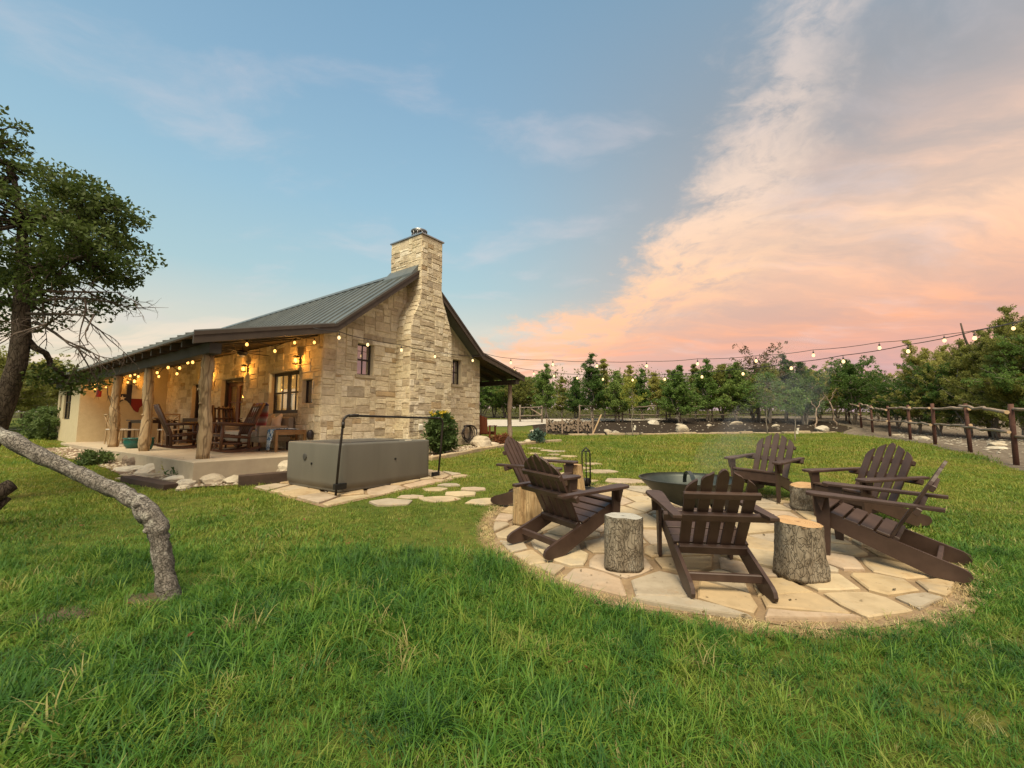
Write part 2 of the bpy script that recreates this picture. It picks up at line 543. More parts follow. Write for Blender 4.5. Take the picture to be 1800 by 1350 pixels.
leaf_mat('agave_leaf', (.07, .12, .09), (.10, .16, .12), (.14, .2, .15), .2)
leaf_mat('dry_leaf', (.10, .075, .04), (.16, .12, .06), (.22, .17, .09), .3)


def ground_mat():
    m, k, b = new_mat('lawn_ground')
    pos = coords(k, False)
    at = k.add('ShaderNodeAttribute')
    at.attribute_name = 'mulch'
    ag = k.add('ShaderNodeAttribute')
    ag.attribute_name = 'gravel'
    ad = k.add('ShaderNodeAttribute')
    ad.attribute_name = 'dry'
    n = k.noise(pos, 9, 8, .7)
    n2 = k.noise(pos, .8, 5, .6)
    f = k.math('ADD', k.math('MULTIPLY', n, .5), k.math('MULTIPLY', n2, .5))
    lawn = k.ramp(f, [(.30, (0.052, 0.068, 0.013)), (.48, (0.092, 0.112, 0.021)), (.60, (0.132, 0.132, 0.030)), (.75, (0.176, 0.144, 0.052))])
    mul = k.ramp(n, [(.3, (.018, .013, .010)), (.55, (.042, .031, .022)), (.72, (.085, .064, .045)), (.85, (.16, .13, .10))])
    ng = k.noise(pos, 5, 8, .75)
    gr = k.ramp(ng, [(.3, (.085, .066, .048)), (.48, (.15, .120, .090)), (.60, (.21, .175, .135)), (.68, (.40, .36, .31))])
    dry = k.ramp(n, [(.3, (.17, .11, .055)), (.7, (.34, .25, .13))])
    nd = k.noise(pos, 3.0, 6, .7)
    def soft(att):
        return k.smooth(k.math('ADD', att.outputs['Fac'], k.math('MULTIPLY', k.math('SUBTRACT', nd, .5), .7)), .35, .65)
    c = k.mix(soft(ad), lawn, dry)
    c = k.mix(soft(ag), c, gr)
    c = k.mix(soft(at), c, mul)
    k.put(b.inputs['Base Color'], c)
    b.inputs['Roughness'].default_value = .95
    b.inputs['Specular IOR Level'].default_value = .1
    bump(k, b, n, .8, .05)


ground_mat()


def grass_mat():
    m, k, b = new_mat('grass_blade')
    out = k.n['Material Output']
    oi = k.add('ShaderNodeObjectInfo')
    pos = coords(k, False)
    at = k.add('ShaderNodeAttribute')
    at.attribute_name = 'along'
    n = k.noise(pos, .55, 4, .6)
    n2 = k.noise(pos, 2.4, 3, .6)
    f = k.math('ADD', k.math('MULTIPLY', n, .55), k.math('ADD', k.math('MULTIPLY', n2, .45), k.math('MULTIPLY', k.math('SUBTRACT', oi.outputs['Random'], .5), .32)))
    f = k.math('MULTIPLY_ADD', f, 1.35, -.185)
    sp = k.add('ShaderNodeSeparateXYZ')
    k.l.new(pos, sp.inputs[0])
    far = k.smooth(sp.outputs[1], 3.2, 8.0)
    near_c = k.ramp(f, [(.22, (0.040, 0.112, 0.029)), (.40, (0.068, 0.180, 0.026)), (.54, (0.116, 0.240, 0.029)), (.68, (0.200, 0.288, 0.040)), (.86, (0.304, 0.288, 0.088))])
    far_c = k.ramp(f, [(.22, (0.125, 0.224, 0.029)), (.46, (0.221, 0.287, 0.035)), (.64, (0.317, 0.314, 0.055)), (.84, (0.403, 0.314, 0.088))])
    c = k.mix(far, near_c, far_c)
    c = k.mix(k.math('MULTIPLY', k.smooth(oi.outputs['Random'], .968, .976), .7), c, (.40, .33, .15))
    k.put(b.inputs['Base Color'], c)
    b.inputs['Roughness'].default_value = .55
    b.inputs['Specular IOR Level'].default_value = .3
    t = k.add('ShaderNodeBsdfTranslucent')
    k.l.new(c, t.inputs[0])
    mx = k.add('ShaderNodeMixShader')
    mx.inputs[0].default_value = .4
    k.l.new(b.outputs[0], mx.inputs[1])
    k.l.new(t.outputs[0], mx.inputs[2])
    k.l.new(mx.outputs[0], out.inputs[0])


grass_mat()


# ------------------------------------------------------------------ mesh helpers
class MB:
    def __init__(self):
        self.v = []
        self.f = []
        self.t = []
        self.m = []
        self.tone = 0.5
        self.mi = 0
    def face(self, *idx):
        self.f.append(tuple(idx))
        self.t.append(self.tone)
        self.m.append(self.mi)
    def pts(self, ps):
        i = len(self.v)
        self.v.extend((float(p[0]), float(p[1]), float(p[2])) for p in ps)
        return list(range(i, i + len(ps)))
    def hexa(self, b, t):
        """bottom ring and top ring of equal count, both counter-clockwise seen from the top"""
        n = len(b)
        i = self.pts(b)
        j = self.pts(t)
        self.face(*reversed(i))
        self.face(*j)
        for q in range(n):
            r = (q + 1) % n
            self.face(i[q], i[r], j[r], j[q])
    def box(self, x0, x1, y0, y1, z0, z1, m=None):
        b = [(x0, y0, z0), (x1, y0, z0), (x1, y1, z0), (x0, y1, z0)]
        t = [(x0, y0, z1), (x1, y0, z1), (x1, y1, z1), (x0, y1, z1)]
        if m is not None:
            b = [m @ Vector(p) for p in b]
            t = [m @ Vector(p) for p in t]
        self.hexa(b, t)
    def bbox(self, x0, x1, y0, y1, z0, z1, bev=.004, m=None):
        """box with chamfered vertical section in x/z and y/z"""
        def ring(i, z):
            return [(x0 + i, y0 + i, z), (x1 - i, y0 + i, z), (x1 - i, y1 - i, z), (x0 + i, y1 - i, z)]
        rs = [ring(bev, z0), ring(0, z0 + bev), ring(0, z1 - bev), ring(bev, z1)]
        if m is not None:
            rs = [[m @ Vector(p) for p in r] for r in rs]
        self.stack(rs)
    def stack(self, rings, cap0=True, cap1=True):
        ids = [self.pts(r) for r in rings]
        n = len(rings[0])
        if cap0:
            self.face(*reversed(ids[0]))
        if cap1:
            self.face(*ids[-1])
        for a, b in zip(ids, ids[1:]):
            for q in range(n):
                r = (q + 1) % n
                self.face(a[q], a[r], b[r], b[q])
        return ids
    def prism(self, poly, y0, y1, m=None, bev=0.0):
        """polygon in x/z (counter-clockwise seen from -y) extruded along y"""
        def lift(pp, y):
            q = [Vector((p[0], y, p[1])) for p in pp]
            return [m @ p for p in q] if m is not None else q
        if bev:
            cx = sum(p[0] for p in poly) / len(poly)
            cz = sum(p[1] for p in poly) / len(poly)
            sm = []
            for p in poly:
                d = Vector((cx - p[0], cz - p[1]))
                L_ = max(d.length, 1e-6)
                d = d / L_ * min(bev, L_ * .3)
                sm.append((p[0] + d.x, p[1] + d.y))
            self.stack([list(reversed(lift(sm, y0))), list(reversed(lift(poly, y0 + bev))), list(reversed(lift(poly, y1 - bev))), list(reversed(lift(sm, y1)))][::-1][::-1])
        else:
            self.stack([lift(poly, y1), lift(poly, y0)])
    def tube(self, path, rad, sides=8, caps=True, jit=0.0, rnd=None):
        path = [Vector(p) for p in path]
        n = len(path)
        if not hasattr(rad, '__len__'):
            rad = [rad] * n
        t0 = (path[1] - path[0]).normalized()
        ref = Vector((0, 0, 1)) if abs(t0.z) < .9 else Vector((1, 0, 0))
        s = t0.cross(ref).normalized()
        rings = []
        for i, p in enumerate(path):
            t = (path[min(i + 1, n - 1)] - path[max(i - 1, 0)]).normalized()
            s = (s - t * s.dot(t)).normalized()
            u = t.cross(s)
            ring = []
            for q in range(sides):
                a = 2 * math.pi * q / sides
                r = rad[i] * (1 + (rnd.uniform(-jit, jit) if jit else 0))
                ring.append(p + (s * math.cos(a) + u * math.sin(a)) * r)
            rings.append(ring)
        self.stack(rings, caps, caps)
    def lathe(self, prof, segs=24, cap0=True, cap1=True, m=None):
        rings = []
        for r, z in prof:
            ring = [Vector((r * math.cos(2 * math.pi * q / segs), r * math.sin(2 * math.pi * q / segs), z)) for q in range(segs)]
            rings.append([m @ p for p in ring] if m is not None else ring)
        self.stack(rings, cap0, cap1)
    def mesh(self, name, mats, smooth=False):
        me = bpy.data.meshes.new(name)
        me.from_pydata(self.v, [], self.f)
        if not isinstance(mats, (list, tuple)):
            mats = [mats]
        for q in mats:
            me.materials.append(MATS[q] if isinstance(q, str) else q)
        at = me.attributes.new('tone', 'FLOAT', 'FACE')
        at.data.foreach_set('value', self.t)
        if len(mats) > 1:
            me.polygons.foreach_set('material_index', self.m)
        if smooth:
            me.polygons.foreach_set('use_smooth', [True] * len(self.f))
        me.update()
        return me
    def build(self, name, mats, parent=None, smooth=False, auto=None):
        return link(name, self.mesh(name, mats, smooth), parent, auto)


def link(name, me, parent=None, auto=None):
    o = bpy.data.objects.new(name, me)
    COL.objects.link(o)
    if parent is not None:
        o.parent = parent
    return o


def empty(name, loc=(0, 0, 0), rz=0.0, mat=None):
    o = bpy.data.objects.new(name, None)
    COL.objects.link(o)
    o.empty_display_size = .1
    if mat is not None:
        o.matrix_world = mat
    else:
        o.location = loc
        o.rotation_euler = (0, 0, rz)
    return o


def tag(o, label=None, cat=None, group=None, kind=None):
    if label:
        o['label'] = label
    if cat:
        o['category'] = cat
    if group:
        o['group'] = group
    if kind:
        o['kind'] = kind
    return o


def copy_tree(o, parent=None):
    c = o.copy()
    COL.objects.link(c)
    c.parent = parent
    for ch in list(o.children):
        copy_tree(ch, c)
    return c


def np_mesh(name, verts, tris_or_quads, mat, smooth=False, tone=None):
    """fast mesh from numpy arrays; faces (n,3) or (n,4)"""
    verts = np.asarray(verts, np.float32)
    f = np.asarray(tris_or_quads, np.int32)
    k = f.shape[1]
    me = bpy.data.meshes.new(name)
    me.vertices.add(len(verts))
    me.vertices.foreach_set('co', verts.ravel())
    me.loops.add(f.size)
    me.loops.foreach_set('vertex_index', f.ravel())
    me.polygons.add(len(f))
    me.polygons.foreach_set('loop_start', np.arange(0, f.size, k, dtype=np.int32))
    if smooth:
        me.polygons.foreach_set('use_smooth', np.ones(len(f), bool))
    me.materials.append(MATS[mat])
    me.update(calc_edges=True)
    return me


def clip_poly(poly, nx, ny, c):
    """keep the part where nx*x+ny*y <= c"""
    out = []
    n = len(poly)
    for i in range(n):
        a, b = poly[i], poly[(i + 1) % n]
        da, db = nx * a[0] + ny * a[1] - c, nx * b[0] + ny * b[1] - c
        if da <= 0:
            out.append(a)
        if (da < 0 < db) or (db < 0 < da):
            t = da / (da - db)
            out.append((a[0] + (b[0] - a[0]) * t, a[1] + (b[1] - a[1]) * t))
    return out


def poly_area(p):
    return .5 * sum(p[i][0] * p[(i + 1) % len(p)][1] - p[(i + 1) % len(p)][0] * p[i][1] for i in range(len(p)))


def inset_poly(poly, d):
    """move every edge of a convex polygon inward"""
    out = list(poly)
    n = len(poly)
    for i in range(n):
        a, b = poly[i], poly[(i + 1) % n]
        ex, ey = b[0] - a[0], b[1] - a[1]
        L_ = math.hypot(ex, ey)
        if L_ < 1e-6:
            continue
        nx, ny = ey / L_, -ex / L_
        out = clip_poly(out, nx, ny, nx * a[0] + ny * a[1] - d)
        if len(out) < 3:
            return []
    clean = []
    for p in out:
        if not clean or math.hypot(p[0] - clean[-1][0], p[1] - clean[-1][1]) > .004:
            clean.append(p)
    return clean if len(clean) >= 3 else []


# ------------------------------------------------------------------ ground
CIRC = (1.97, 5.04, 2.27)
TUB_B = Vector((-2.62, 6.52, 0))      # near corner of the tub


def in_poly(x, y, poly):
    x = np.asarray(x)
    y = np.asarray(y)
    r = np.zeros(x.shape, bool)
    n = len(poly)
    for i in range(n):
        x0, y0 = poly[i]
        x1, y1 = poly[(i + 1) % n]
        cond = (y0 > y) != (y1 > y)
        r ^= cond & (x < (x1 - x0) * (y - y0) / (y1 - y0 + 1e-12) + x0)
    return r


LAWN_EDGE = [(2.0, 20.3), (2.64, 19.9), (5.4, 20.2), (9.7, 20.8), (12.6, 21.0), (16.2, 21.2)]
GRAVEL = [(16.2, 21.2), (15.4, 17.6), (14.0, 14.6), (12.2, 11.3), (10.7, 9.2), (9.5, 7.0), (8.6, 4.5), (8.2, 1.0), (60, -10), (90, 60), (20, 40)]
MULCH = LAWN_EDGE + [(18.6, 23.2), (19.5, 26), (18, 31), (-2, 31), (1.0, 27.6), (1.2, 25.5), (1.2, 21.6)]
BED_L = [(-9.6, 9.8), (-8.3, 8.9), (-6.86, 7.77), (-5.45, 7.03), (-5.2, 7.2), (-4.59, 7.35), (-4.05, 7.7), (-4.2, 8.6), (-5.2, 9.4), (-6.3, 8.2), (-9.4, 11.5), (-13.4, 14.0), (-14.5, 12.8)]
BED_R = [(-2.0, 10.4), (-1.51, 11.36), (-.18, 13.64), (1.76, 15.59), (1.4, 16.0), (-.2, 15.2), (-1.1, 14.2), (-4.1, 10.1), (-3.2, 9.4)]


def build_ground():
    xs = np.unique(np.round(np.concatenate([np.linspace(-160, -20, 30), np.linspace(-20, -6, 50), np.linspace(-6, 8, 90), np.linspace(8, 24, 60), np.linspace(24, 180, 34)]), 3))
    ys = np.unique(np.round(np.concatenate([np.linspace(-12, 0, 14), np.linspace(0, 10, 70), np.linspace(10, 34, 100), np.linspace(34, 80, 30), np.linspace(80, 300, 20)]), 3))
    X, Y = np.meshgrid(xs, ys)
    Z = tza(X, Y)
    rs = np.random.RandomState(3)
    far = np.clip((Y - 40) / 60, 0, 1)
    Z = Z + far * (.8 * np.sin(X * .03 + 1) + .6 * np.sin(X * .071 + Y * .02))
    nx, ny = len(xs), len(ys)
    verts = np.stack([X, Y, Z], -1).reshape(-1, 3)
    i = np.arange(nx * ny).reshape(ny, nx)
    quads = np.stack([i[:-1, :-1], i[:-1, 1:], i[1:, 1:], i[1:, :-1]], -1).reshape(-1, 4)
    me = np_mesh('ground', verts, quads, 'lawn_ground', True)
    fx, fy = X.ravel(), Y.ravel()
    mul = in_poly(fx, fy, MULCH).astype(np.float32)
    gra = in_poly(fx, fy, GRAVEL).astype(np.float32)
    gra[in_poly(fx, fy, MULCH)] = 0
    far_ = (fy > 30.5) & (gra < .5)
    mul[far_] = .55
    r = np.hypot(fx - CIRC[0], fy - CIRC[1])
    dry = np.clip(1 - (r - CIRC[2]) / .22, 0, 1) * .9
    for nm, a in (('mulch', mul), ('gravel', gra), ('dry', dry)):
        me.attributes.new(nm, 'FLOAT', 'POINT').data.foreach_set('value', a.astype(np.float32))
    tag(link('ground', me), kind='structure')


build_ground()


def sheet(name, poly, mat, dz, kind='structure', step=.35):
    """flat patch that follows the ground: triangulated polygon, subdivided"""
    bm = bmesh.new()
    vs = [bm.verts.new((p[0], p[1], 0)) for p in poly]
    bm.faces.new(vs)
    bmesh.ops.triangulate(bm, faces=bm.faces[:])
    for _ in range(4):
        long_e = [e for e in bm.edges if e.calc_length() > step]
        if not long_e:
            break
        bmesh.ops.subdivide_edges(bm, edges=long_e, cuts=1)
        bmesh.ops.triangulate(bm, faces=bm.faces[:])
    for v in bm.verts:
        v.co.z = tz(v.co.x, v.co.y) + dz
    bmesh.ops.recalc_face_normals(bm, faces=bm.faces[:])
    if sum(f.normal.z for f in bm.faces) < 0:
        bmesh.ops.reverse_faces(bm, faces=bm.faces[:])
    me = bpy.data.meshes.new(name)
    bm.to_mesh(me)
    bm.free()
    me.materials.append(MATS[mat])
    o = link(name, me)
    if kind:
        tag(o, kind=kind)
    return o


circ_poly = []
_r = random.Random(5)
for q in range(72):
    a = 2 * math.pi * q / 72
    rr = CIRC[2] + .05 * math.sin(5 * a + 1) + .04 * math.sin(11 * a)
    circ_poly.append((CIRC[0] + rr * math.cos(a), CIRC[1] + rr * math.sin(a)))
patio = sheet('fire_pit_patio', circ_poly, 'sand_joint', .006)
bed_left = sheet('garden_bed_front', BED_L, 'bed_soil', .02)
bed_right = sheet('garden_bed_gable', BED_R, 'bed_soil', .02)
drive = sheet('gravel_drive', [(-12, 26.0), (-1.8, 23.6), (.6, 23.9), (2.2, 25.2), (4.6, 26.2), (10, 27.2), (10, 28.6), (4, 28.0), (.6, 27.4), (-3, 27.0), (-12, 30)], 'gravel_drive', .03)


def flag_mesh(poly, rnd, thick=.032, sink=.02, tone=None, inner=.02):
    """one irregular paving slab from a convex polygon in the ground plane"""
    n = len(poly)
    cx = sum(p[0] for p in poly) / n
    cy = sum(p[1] for p in poly) / n
    pp = []
    for i in range(n):                       # roughen the outline
        a, b = poly[i], poly[(i + 1) % n]
        L_ = math.hypot(b[0] - a[0], b[1] - a[1])
        kk = max(1, int(L_ / .16))
        for j in range(kk):
            t = j / kk
            x, y = a[0] + (b[0] - a[0]) * t, a[1] + (b[1] - a[1]) * t
            d = math.hypot(cx - x, cy - y) + 1e-6
            s = rnd.uniform(0, .022) + (.014 if j == 0 else 0)
            pp.append((x + (cx - x) / d * s, y + (cy - y) / d * s))
    mb = MB()
    mb.tone = rnd.random() if tone is None else tone
    tiltx, tilty = rnd.uniform(-.018, .018), rnd.uniform(-.018, .018)
    dz = rnd.uniform(-.010, .008)
    def ring(sc, z):
        out = []
        for x, y in pp:
            X, Y = cx + (x - cx) * sc, cy + (y - cy) * sc
            out.append((X - cx, Y - cy, tz(X, Y) - tz(cx, cy) + z + tiltx * (X - cx) + tilty * (Y - cy)))
        return out
    R = max(math.hypot(x - cx, y - cy) for x, y in pp)
    mb.stack([ring(1, -sink), ring(1, thick - .010 + dz), ring(1 - inner / R, thick + dz)], cap0=False)
    return mb, (cx, cy, tz(cx, cy))


def voronoi_cells(seeds, bound):
    cells = []
    for i, s in enumerate(seeds):
        poly = list(bound)
        for j, t in enumerate(seeds):
            if i == j:
                continue
            mx, my = (s[0] + t[0]) / 2, (s[1] + t[1]) / 2
            nx, ny = t[0] - s[0], t[1] - s[1]
            if nx * nx + ny * ny > 6.5:
                continue
            poly = clip_poly(poly, nx, ny, nx * mx + ny * my)
            if len(poly) < 3:
                break
        cells.append(poly)
    return cells


PATIO_SEEDS = []


def build_patio():
    rnd = random.Random(21)
    seeds = PATIO_SEEDS
    tries = 0
    while len(seeds) < 96 and tries < 9000:
        tries += 1
        a = rnd.uniform(0, 2 * math.pi)
        r = CIRC[2] * math.sqrt(rnd.random())
        p = (CIRC[0] + r * math.cos(a), CIRC[1] + r * math.sin(a))
        if all(((p[0] - q[0]) / 1.25) ** 2 + (p[1] - q[1]) ** 2 > rnd.uniform(.17, .46) ** 2 for q in seeds):
            seeds.append(p)
    bound = [(CIRC[0] + (CIRC[2] - .06) * math.cos(2 * math.pi * q / 40), CIRC[1] + (CIRC[2] - .06) * math.sin(2 * math.pi * q / 40)) for q in range(40)]
    for c in voronoi_cells(seeds, bound):
        if len(c) < 3:
            continue
        c = inset_poly(c, rnd.uniform(.005, .014))
        if not c or abs(poly_area(c)) < .015:
            continue
        mb, o = flag_mesh(c, rnd)
        f = mb.build('flagstone', 'flagstone', patio)
        f.location = o


build_patio()


def build_tub_pad():
    a = math.atan2(HU.y, HU.x)
    ctr = TUB_B + HU * .93 + HV * .74
    pad_poly = []
    for su, sv in ((-1.42, -1.22), (1.62, -1.22), (1.62, 1.05), (-1.42, 1.05)):
        p = ctr + HU * su + HV * sv
        pad_poly.append((p.x, p.y))
    pad = sheet('tub_pad', pad_poly, 'sand_joint', .006)
    rnd = random.Random(8)
    seeds = []
    while len(seeds) < 26:
        p = ctr + HU * rnd.uniform(-1.42, 1.62) + HV * rnd.uniform(-1.22, 1.05)
        if all((p.x - q[0]) ** 2 + (p.y - q[1]) ** 2 > .38 ** 2 for q in seeds):
            seeds.append((p.x, p.y))
    for c in voronoi_cells(seeds, inset_poly(pad_poly, .03)):
        c = inset_poly(c, .014) if len(c) >= 3 else []
        if not c or abs(poly_area(c)) < .02:
            continue
        mb, o = flag_mesh(c, rnd)
        mb.build('flagstone', 'flagstone', pad).location = o


build_tub_pad()


def build_steps():
    rnd = random.Random(4)
    spots = [(-1.73, 6.11, .38), (-1.52, 6.5, .24), (-1.23, 7.03, .26), (-1.07, 6.32, .32), (-1.05, 7.36, .24), (-.78, 6.65, .30), (-.62, 7.02, .24),
             (-.38, 6.18, .34), (.68, 13.13, .3), (.98, 12.53, .22), (1.30, 12.25, .3), (.60, 11.75, .28), (1.13, 11.48, .22),
             (1.45, 11.1, .24), (.63, 11.02, .2), (.95, 10.75, .34), (1.07, 10.11, .36), (1.34, 9.65, .22), (1.85, 9.75, .28), (1.4, 9.2, .34), (1.85, 8.72, .36), (1.15, 8.5, .3), (2.05, 7.75, .42), (1.3, 7.75, .28)]
    root = empty('stepping_stone_path', (0, 0, 0))
    tag(root, kind='structure')
    for x, y, r in spots:
        n = rnd.randint(5, 7)
        a0 = rnd.random() * 6
        st = .62
        poly = [(x + r * rnd.uniform(.8, 1.12) * math.cos(a0 + 2 * math.pi * q / n), y + st * r * rnd.uniform(.85, 1.1) * math.sin(a0 + 2 * math.pi * q / n)) for q in range(n)]
        poly.sort(key=lambda p: math.atan2((p[1] - y), p[0] - x))
        mb, o = flag_mesh(poly, rnd, .026, .03, rnd.uniform(.2, 1))
        mb.build('stepping_stone', 'flagstone', root).location = o


build_steps()


# ------------------------------------------------------------------ the stone house
house = empty('stone_house', HL, HROT)
tag(house, 'limestone farmhouse with tall stone chimney, metal roof and lit porch', 'house')
FL = .60


def pack_stones(a0, a1, b0, b1, seed, cw=.10, ch=.085, wmin=3, wmax=7, hs=(2, 2, 3, 3, 4)):
    rnd = random.Random(seed)
    na, nb = int(round((a1 - a0) / cw)), int(round((b1 - b0) / ch))
    cw, ch = (a1 - a0) / na, (b1 - b0) / nb
    occ = [[False] * na for _ in range(nb)]
    out = []
    for j in range(nb):
        i = 0
        while i < na:
            if occ[j][i]:
                i += 1
                continue
            h = rnd.choice(hs)
            w = rnd.randint(wmin, wmax)
            if h >= 3:
                w = rnd.randint(h, max(h, wmax))
            ww = 0
            while ww < w and i + ww < na and not occ[j][i + ww]:
                ww += 1
            # swallow slivers
            rest = 0
            while i + ww + rest < na and not occ[j][i + ww + rest] and rest < 2:
                rest += 1
            if rest and (i + ww + rest >= na or occ[j][i + ww + rest]) and rest < 2:
                ww += rest
            hh = 0
            while hh < h and j + hh < nb and not any(occ[j + hh][i + q] for q in range(ww)):
                hh += 1
            if nb - (j + hh) == 1 and not any(occ[nb - 1][i + q] for q in range(ww)):
                hh += 1
            for y in range(hh):
                for x in range(ww):
                    occ[j + y][i + x] = True
            out.append((a0 + i * cw, a0 + (i + ww) * cw, b0 + j * ch, b0 + (j + hh) * ch))
            i += ww
    return out


def cut_rect(r, op):
    a0, a1, b0, b1 = r
    o0, o1, p0, p1 = op
    if a1 <= o0 or a0 >= o1 or b1 <= p0 or b0 >= p1:
        return r
    c = [(a0, o0, b0, b1), (o1, a1, b0, b1), (a0, a1, b0, p0), (a0, a1, p1, b1)]
    c = [q for q in c if q[1] - q[0] > .03 and q[3] - q[2] > .03]
    return max(c, key=lambda q: (q[1] - q[0]) * (q[3] - q[2])) if c else None


TONES = [.02, .05, .1, .13, .16, .2, .22, .25, .3, .34, .38, .42, .46, .5, .5, .55, .6, .6, .64, .66, .70, .74, .80, .86, .93, .98]


REST = MB()      # small and half-hidden stones past the first three hundred
STONES = [0]


def stone_piece(mb, poly, place, rnd, proud=.016, gap=.006):
    """one dressed stone: poly in wall coordinates, place(a,b,n) -> 3D"""
    p = inset_poly(poly, gap)
    if not p or abs(poly_area(p)) < .0012:
        return False
    pr = proud * rnd.uniform(.4, 1.7)
    q = []
    n = len(p)
    for i in range(n):
        a, b = p[i], p[(i + 1) % n]
        L_ = math.hypot(b[0] - a[0], b[1] - a[1])
        kk = 2 if L_ > .2 else 1
        for j in range(kk):
            t = j / kk
            q.append((a[0] + (b[0] - a[0]) * t + rnd.uniform(-.006, .006), a[1] + (b[1] - a[1]) * t + rnd.uniform(-.006, .006)))
    cx = sum(x for x, _ in q) / len(q)
    cy = sum(y for _, y in q) / len(q)
    def ring(d, nn):
        o = []
        for x, y in q:
            dd = math.hypot(cx - x, cy - y) + 1e-6
            o.append(place(x + (cx - x) / dd * min(d, dd * .4), y + (cy - y) / dd * min(d, dd * .4), nn + (rnd.uniform(-.005, .005) if d > .01 else 0)))
        return o
    r0, r1, r2 = ring(0, -.02), ring(.002, pr * .55), ring(.016, pr)
    ids = mb.stack([r0, r1, r2], cap0=False)
    return True


QUEUE = []


def put_stone(poly, place, parent, big):
    QUEUE.append((abs(poly_area(poly)) if big < 99 else 0.0, poly, place, parent))


def lay_stones():
    QUEUE.sort(key=lambda q: -q[0])
    for i, (a, poly, place, parent) in enumerate(QUEUE):
        lay_stone(poly, place, parent, i < 298 and a > 0)


def lay_stone(poly, place, parent, big):
    """a stone of its own when it shows large, else into the joined remainder"""
    if big:
        mb = MB()
        mb.tone = rnd.choice(TONES)
        if stone_piece(mb, poly, place, rnd):
            fix_normals(mb.build('stone', 'limestone', parent))
            STONES[0] += 1
    else:
        REST.tone = rnd.choice(TONES)
        stone_piece(REST, poly, place, rnd)


def grid_wall(mb, A0, A1, B0, B1, ops, n0, n1, place):
    """wall backing with openings, as boxes between the openings"""
    as_ = sorted({A0, A1, *[o[0] for o in ops], *[o[1] for o in ops]})
    bs_ = sorted({B0, B1, *[o[2] for o in ops], *[o[3] for o in ops]})
    as_ = [a for a in as_ if A0 <= a <= A1]
    bs_ = [b for b in bs_ if B0 <= b <= B1]
    for a, a2 in zip(as_, as_[1:]):
        run = None
        for b, b2 in zip(bs_, bs_[1:]):
            hole = any(o[0] < (a + a2) / 2 < o[1] and o[2] < (b + b2) / 2 < o[3] for o in ops)
            if not hole:
                run = (run[0], b2) if run else (b, b2)
            if hole or b2 == bs_[-1]:
                if run:
                    lo, hi = run
                    mb.hexa([place(a, lo, n0), place(a2, lo, n0), place(a2, lo, n1), place(a, lo, n1)],
                            [place(a, hi, n0), place(a2, hi, n0), place(a2, hi, n1), place(a, hi, n1)])
                run = None


def fix_normals(o):
    bm = bmesh.new()
    bm.from_mesh(o.data)
    bmesh.ops.recalc_face_normals(bm, faces=bm.faces[:])
    bm.to_mesh(o.data)
    bm.free()


GW = 5.9
RIDGE = (2.72, 5.83)
PROF = [(-2.8, 2.94), (.01, 3.62), RIDGE, (5.45, 3.64), (7.98, 3.06)]
SL = (RIDGE[1] - 3.62) / (RIDGE[0] - .01)
SR = (RIDGE[1] - 3.64) / (5.45 - RIDGE[0])


def roof_z(u):
    for (u0, z0), (u1, z1) in zip(PROF, PROF[1:]):
        if u0 <= u <= u1:
            return z0 + (z1 - z0) * (u - u0) / (u1 - u0)
    return 0


gplace = lambda a, b, n: Vector((a, -n, b))            # gable wall, outward -v
pplace = lambda a, b, n: Vector((-n, a, b))            # porch wall, outward -u
GWIN = [(.95, 1.45, 2.53, 3.36), (4.51, 4.95, 2.53, 3.36)]
PWIN = [(.41, .89, 1.76, 2.35), (1.06, 2.66, 1.52, 2.64), (4.25, 5.85, .56, 2.64), (7.45, 8.35, .56, 2.62)]

# chimney outline
def ch_l(z):
    pts = [(0, 2.20), (3.88, 2.20), (4.1, 2.23), (4.35, 2.30), (4.62, 2.44), (4.86, 2.54), (9, 2.54)]
    for (z0, u0), (z1, u1) in zip(pts, pts[1:]):
        if z <= z1:
            return u0 + (u1 - u0) * (z - z0) / (z1 - z0)
    return 2.54


def ch_r(z):
    pts = [(0, 3.83), (3.95, 3.83), (4.2, 3.74), (4.55, 3.60), (4.9, 3.44), (5.16, 3.37), (9, 3.37)]
    for (z0, u0), (z1, u1) in zip(pts, pts[1:]):
        if z <= z1:
            return u0 + (u1 - u0) * (z - z0) / (z1 - z0)
    return 3.37


CV0, CV1, CZ = -.60, .75, 6.74

mb = MB()
grid_wall(mb, 0, GW, .15, 3.40, GWIN, -.30, 0, gplace)
mb.stack([[gplace(a, b, -.30) for a, b in ((0.0, 3.40), (GW, 3.40), (GW, 3.45), (RIDGE[0], 5.70), (0.0, 3.54))],
          [gplace(a, b, 0) for a, b in ((0.0, 3.40), (GW, 3.40), (GW, 3.45), (RIDGE[0], 5.70), (0.0, 3.54))]])
gable = mb.build('gable_wall', 'mortar', house)
fix_normals(gable)
gable['label'] = 'pale limestone gable wall facing the lawn'
rnd = random.Random(77)
rects = pack_stones(0, GW, .15, 5.75, 12, .085, .068, 2, 7, (1, 2, 2, 2, 3, 3, 4))
for r in rects:
    for op in GWIN + [(.85, 1.55, 2.43, 2.53), (4.41, 5.05, 2.43, 2.53)]:
        r = cut_rect(r, op) if r else None
    if not r:
        continue
    a0, a1, b0, b1 = r
    if a0 > 2.25 and a1 < 3.78 and b1 < 4.3:
        continue
    if a0 > 2.58 and a1 < 3.33:
        continue
    if b1 < .42:
        continue
    poly = [(a0, b0), (a1, b0), (a1, b1), (a0, b1)]
    poly = clip_poly(poly, -SL, 1, 3.62 - .01 * SL - .16)
    if len(poly) >= 3:
        poly = clip_poly(poly, SR, 1, RIDGE[1] + SR * RIDGE[0] - .16)
    if len(poly) < 3 or abs(poly_area(poly)) < .006:
        continue
    put_stone(poly, gplace, gable, .042)

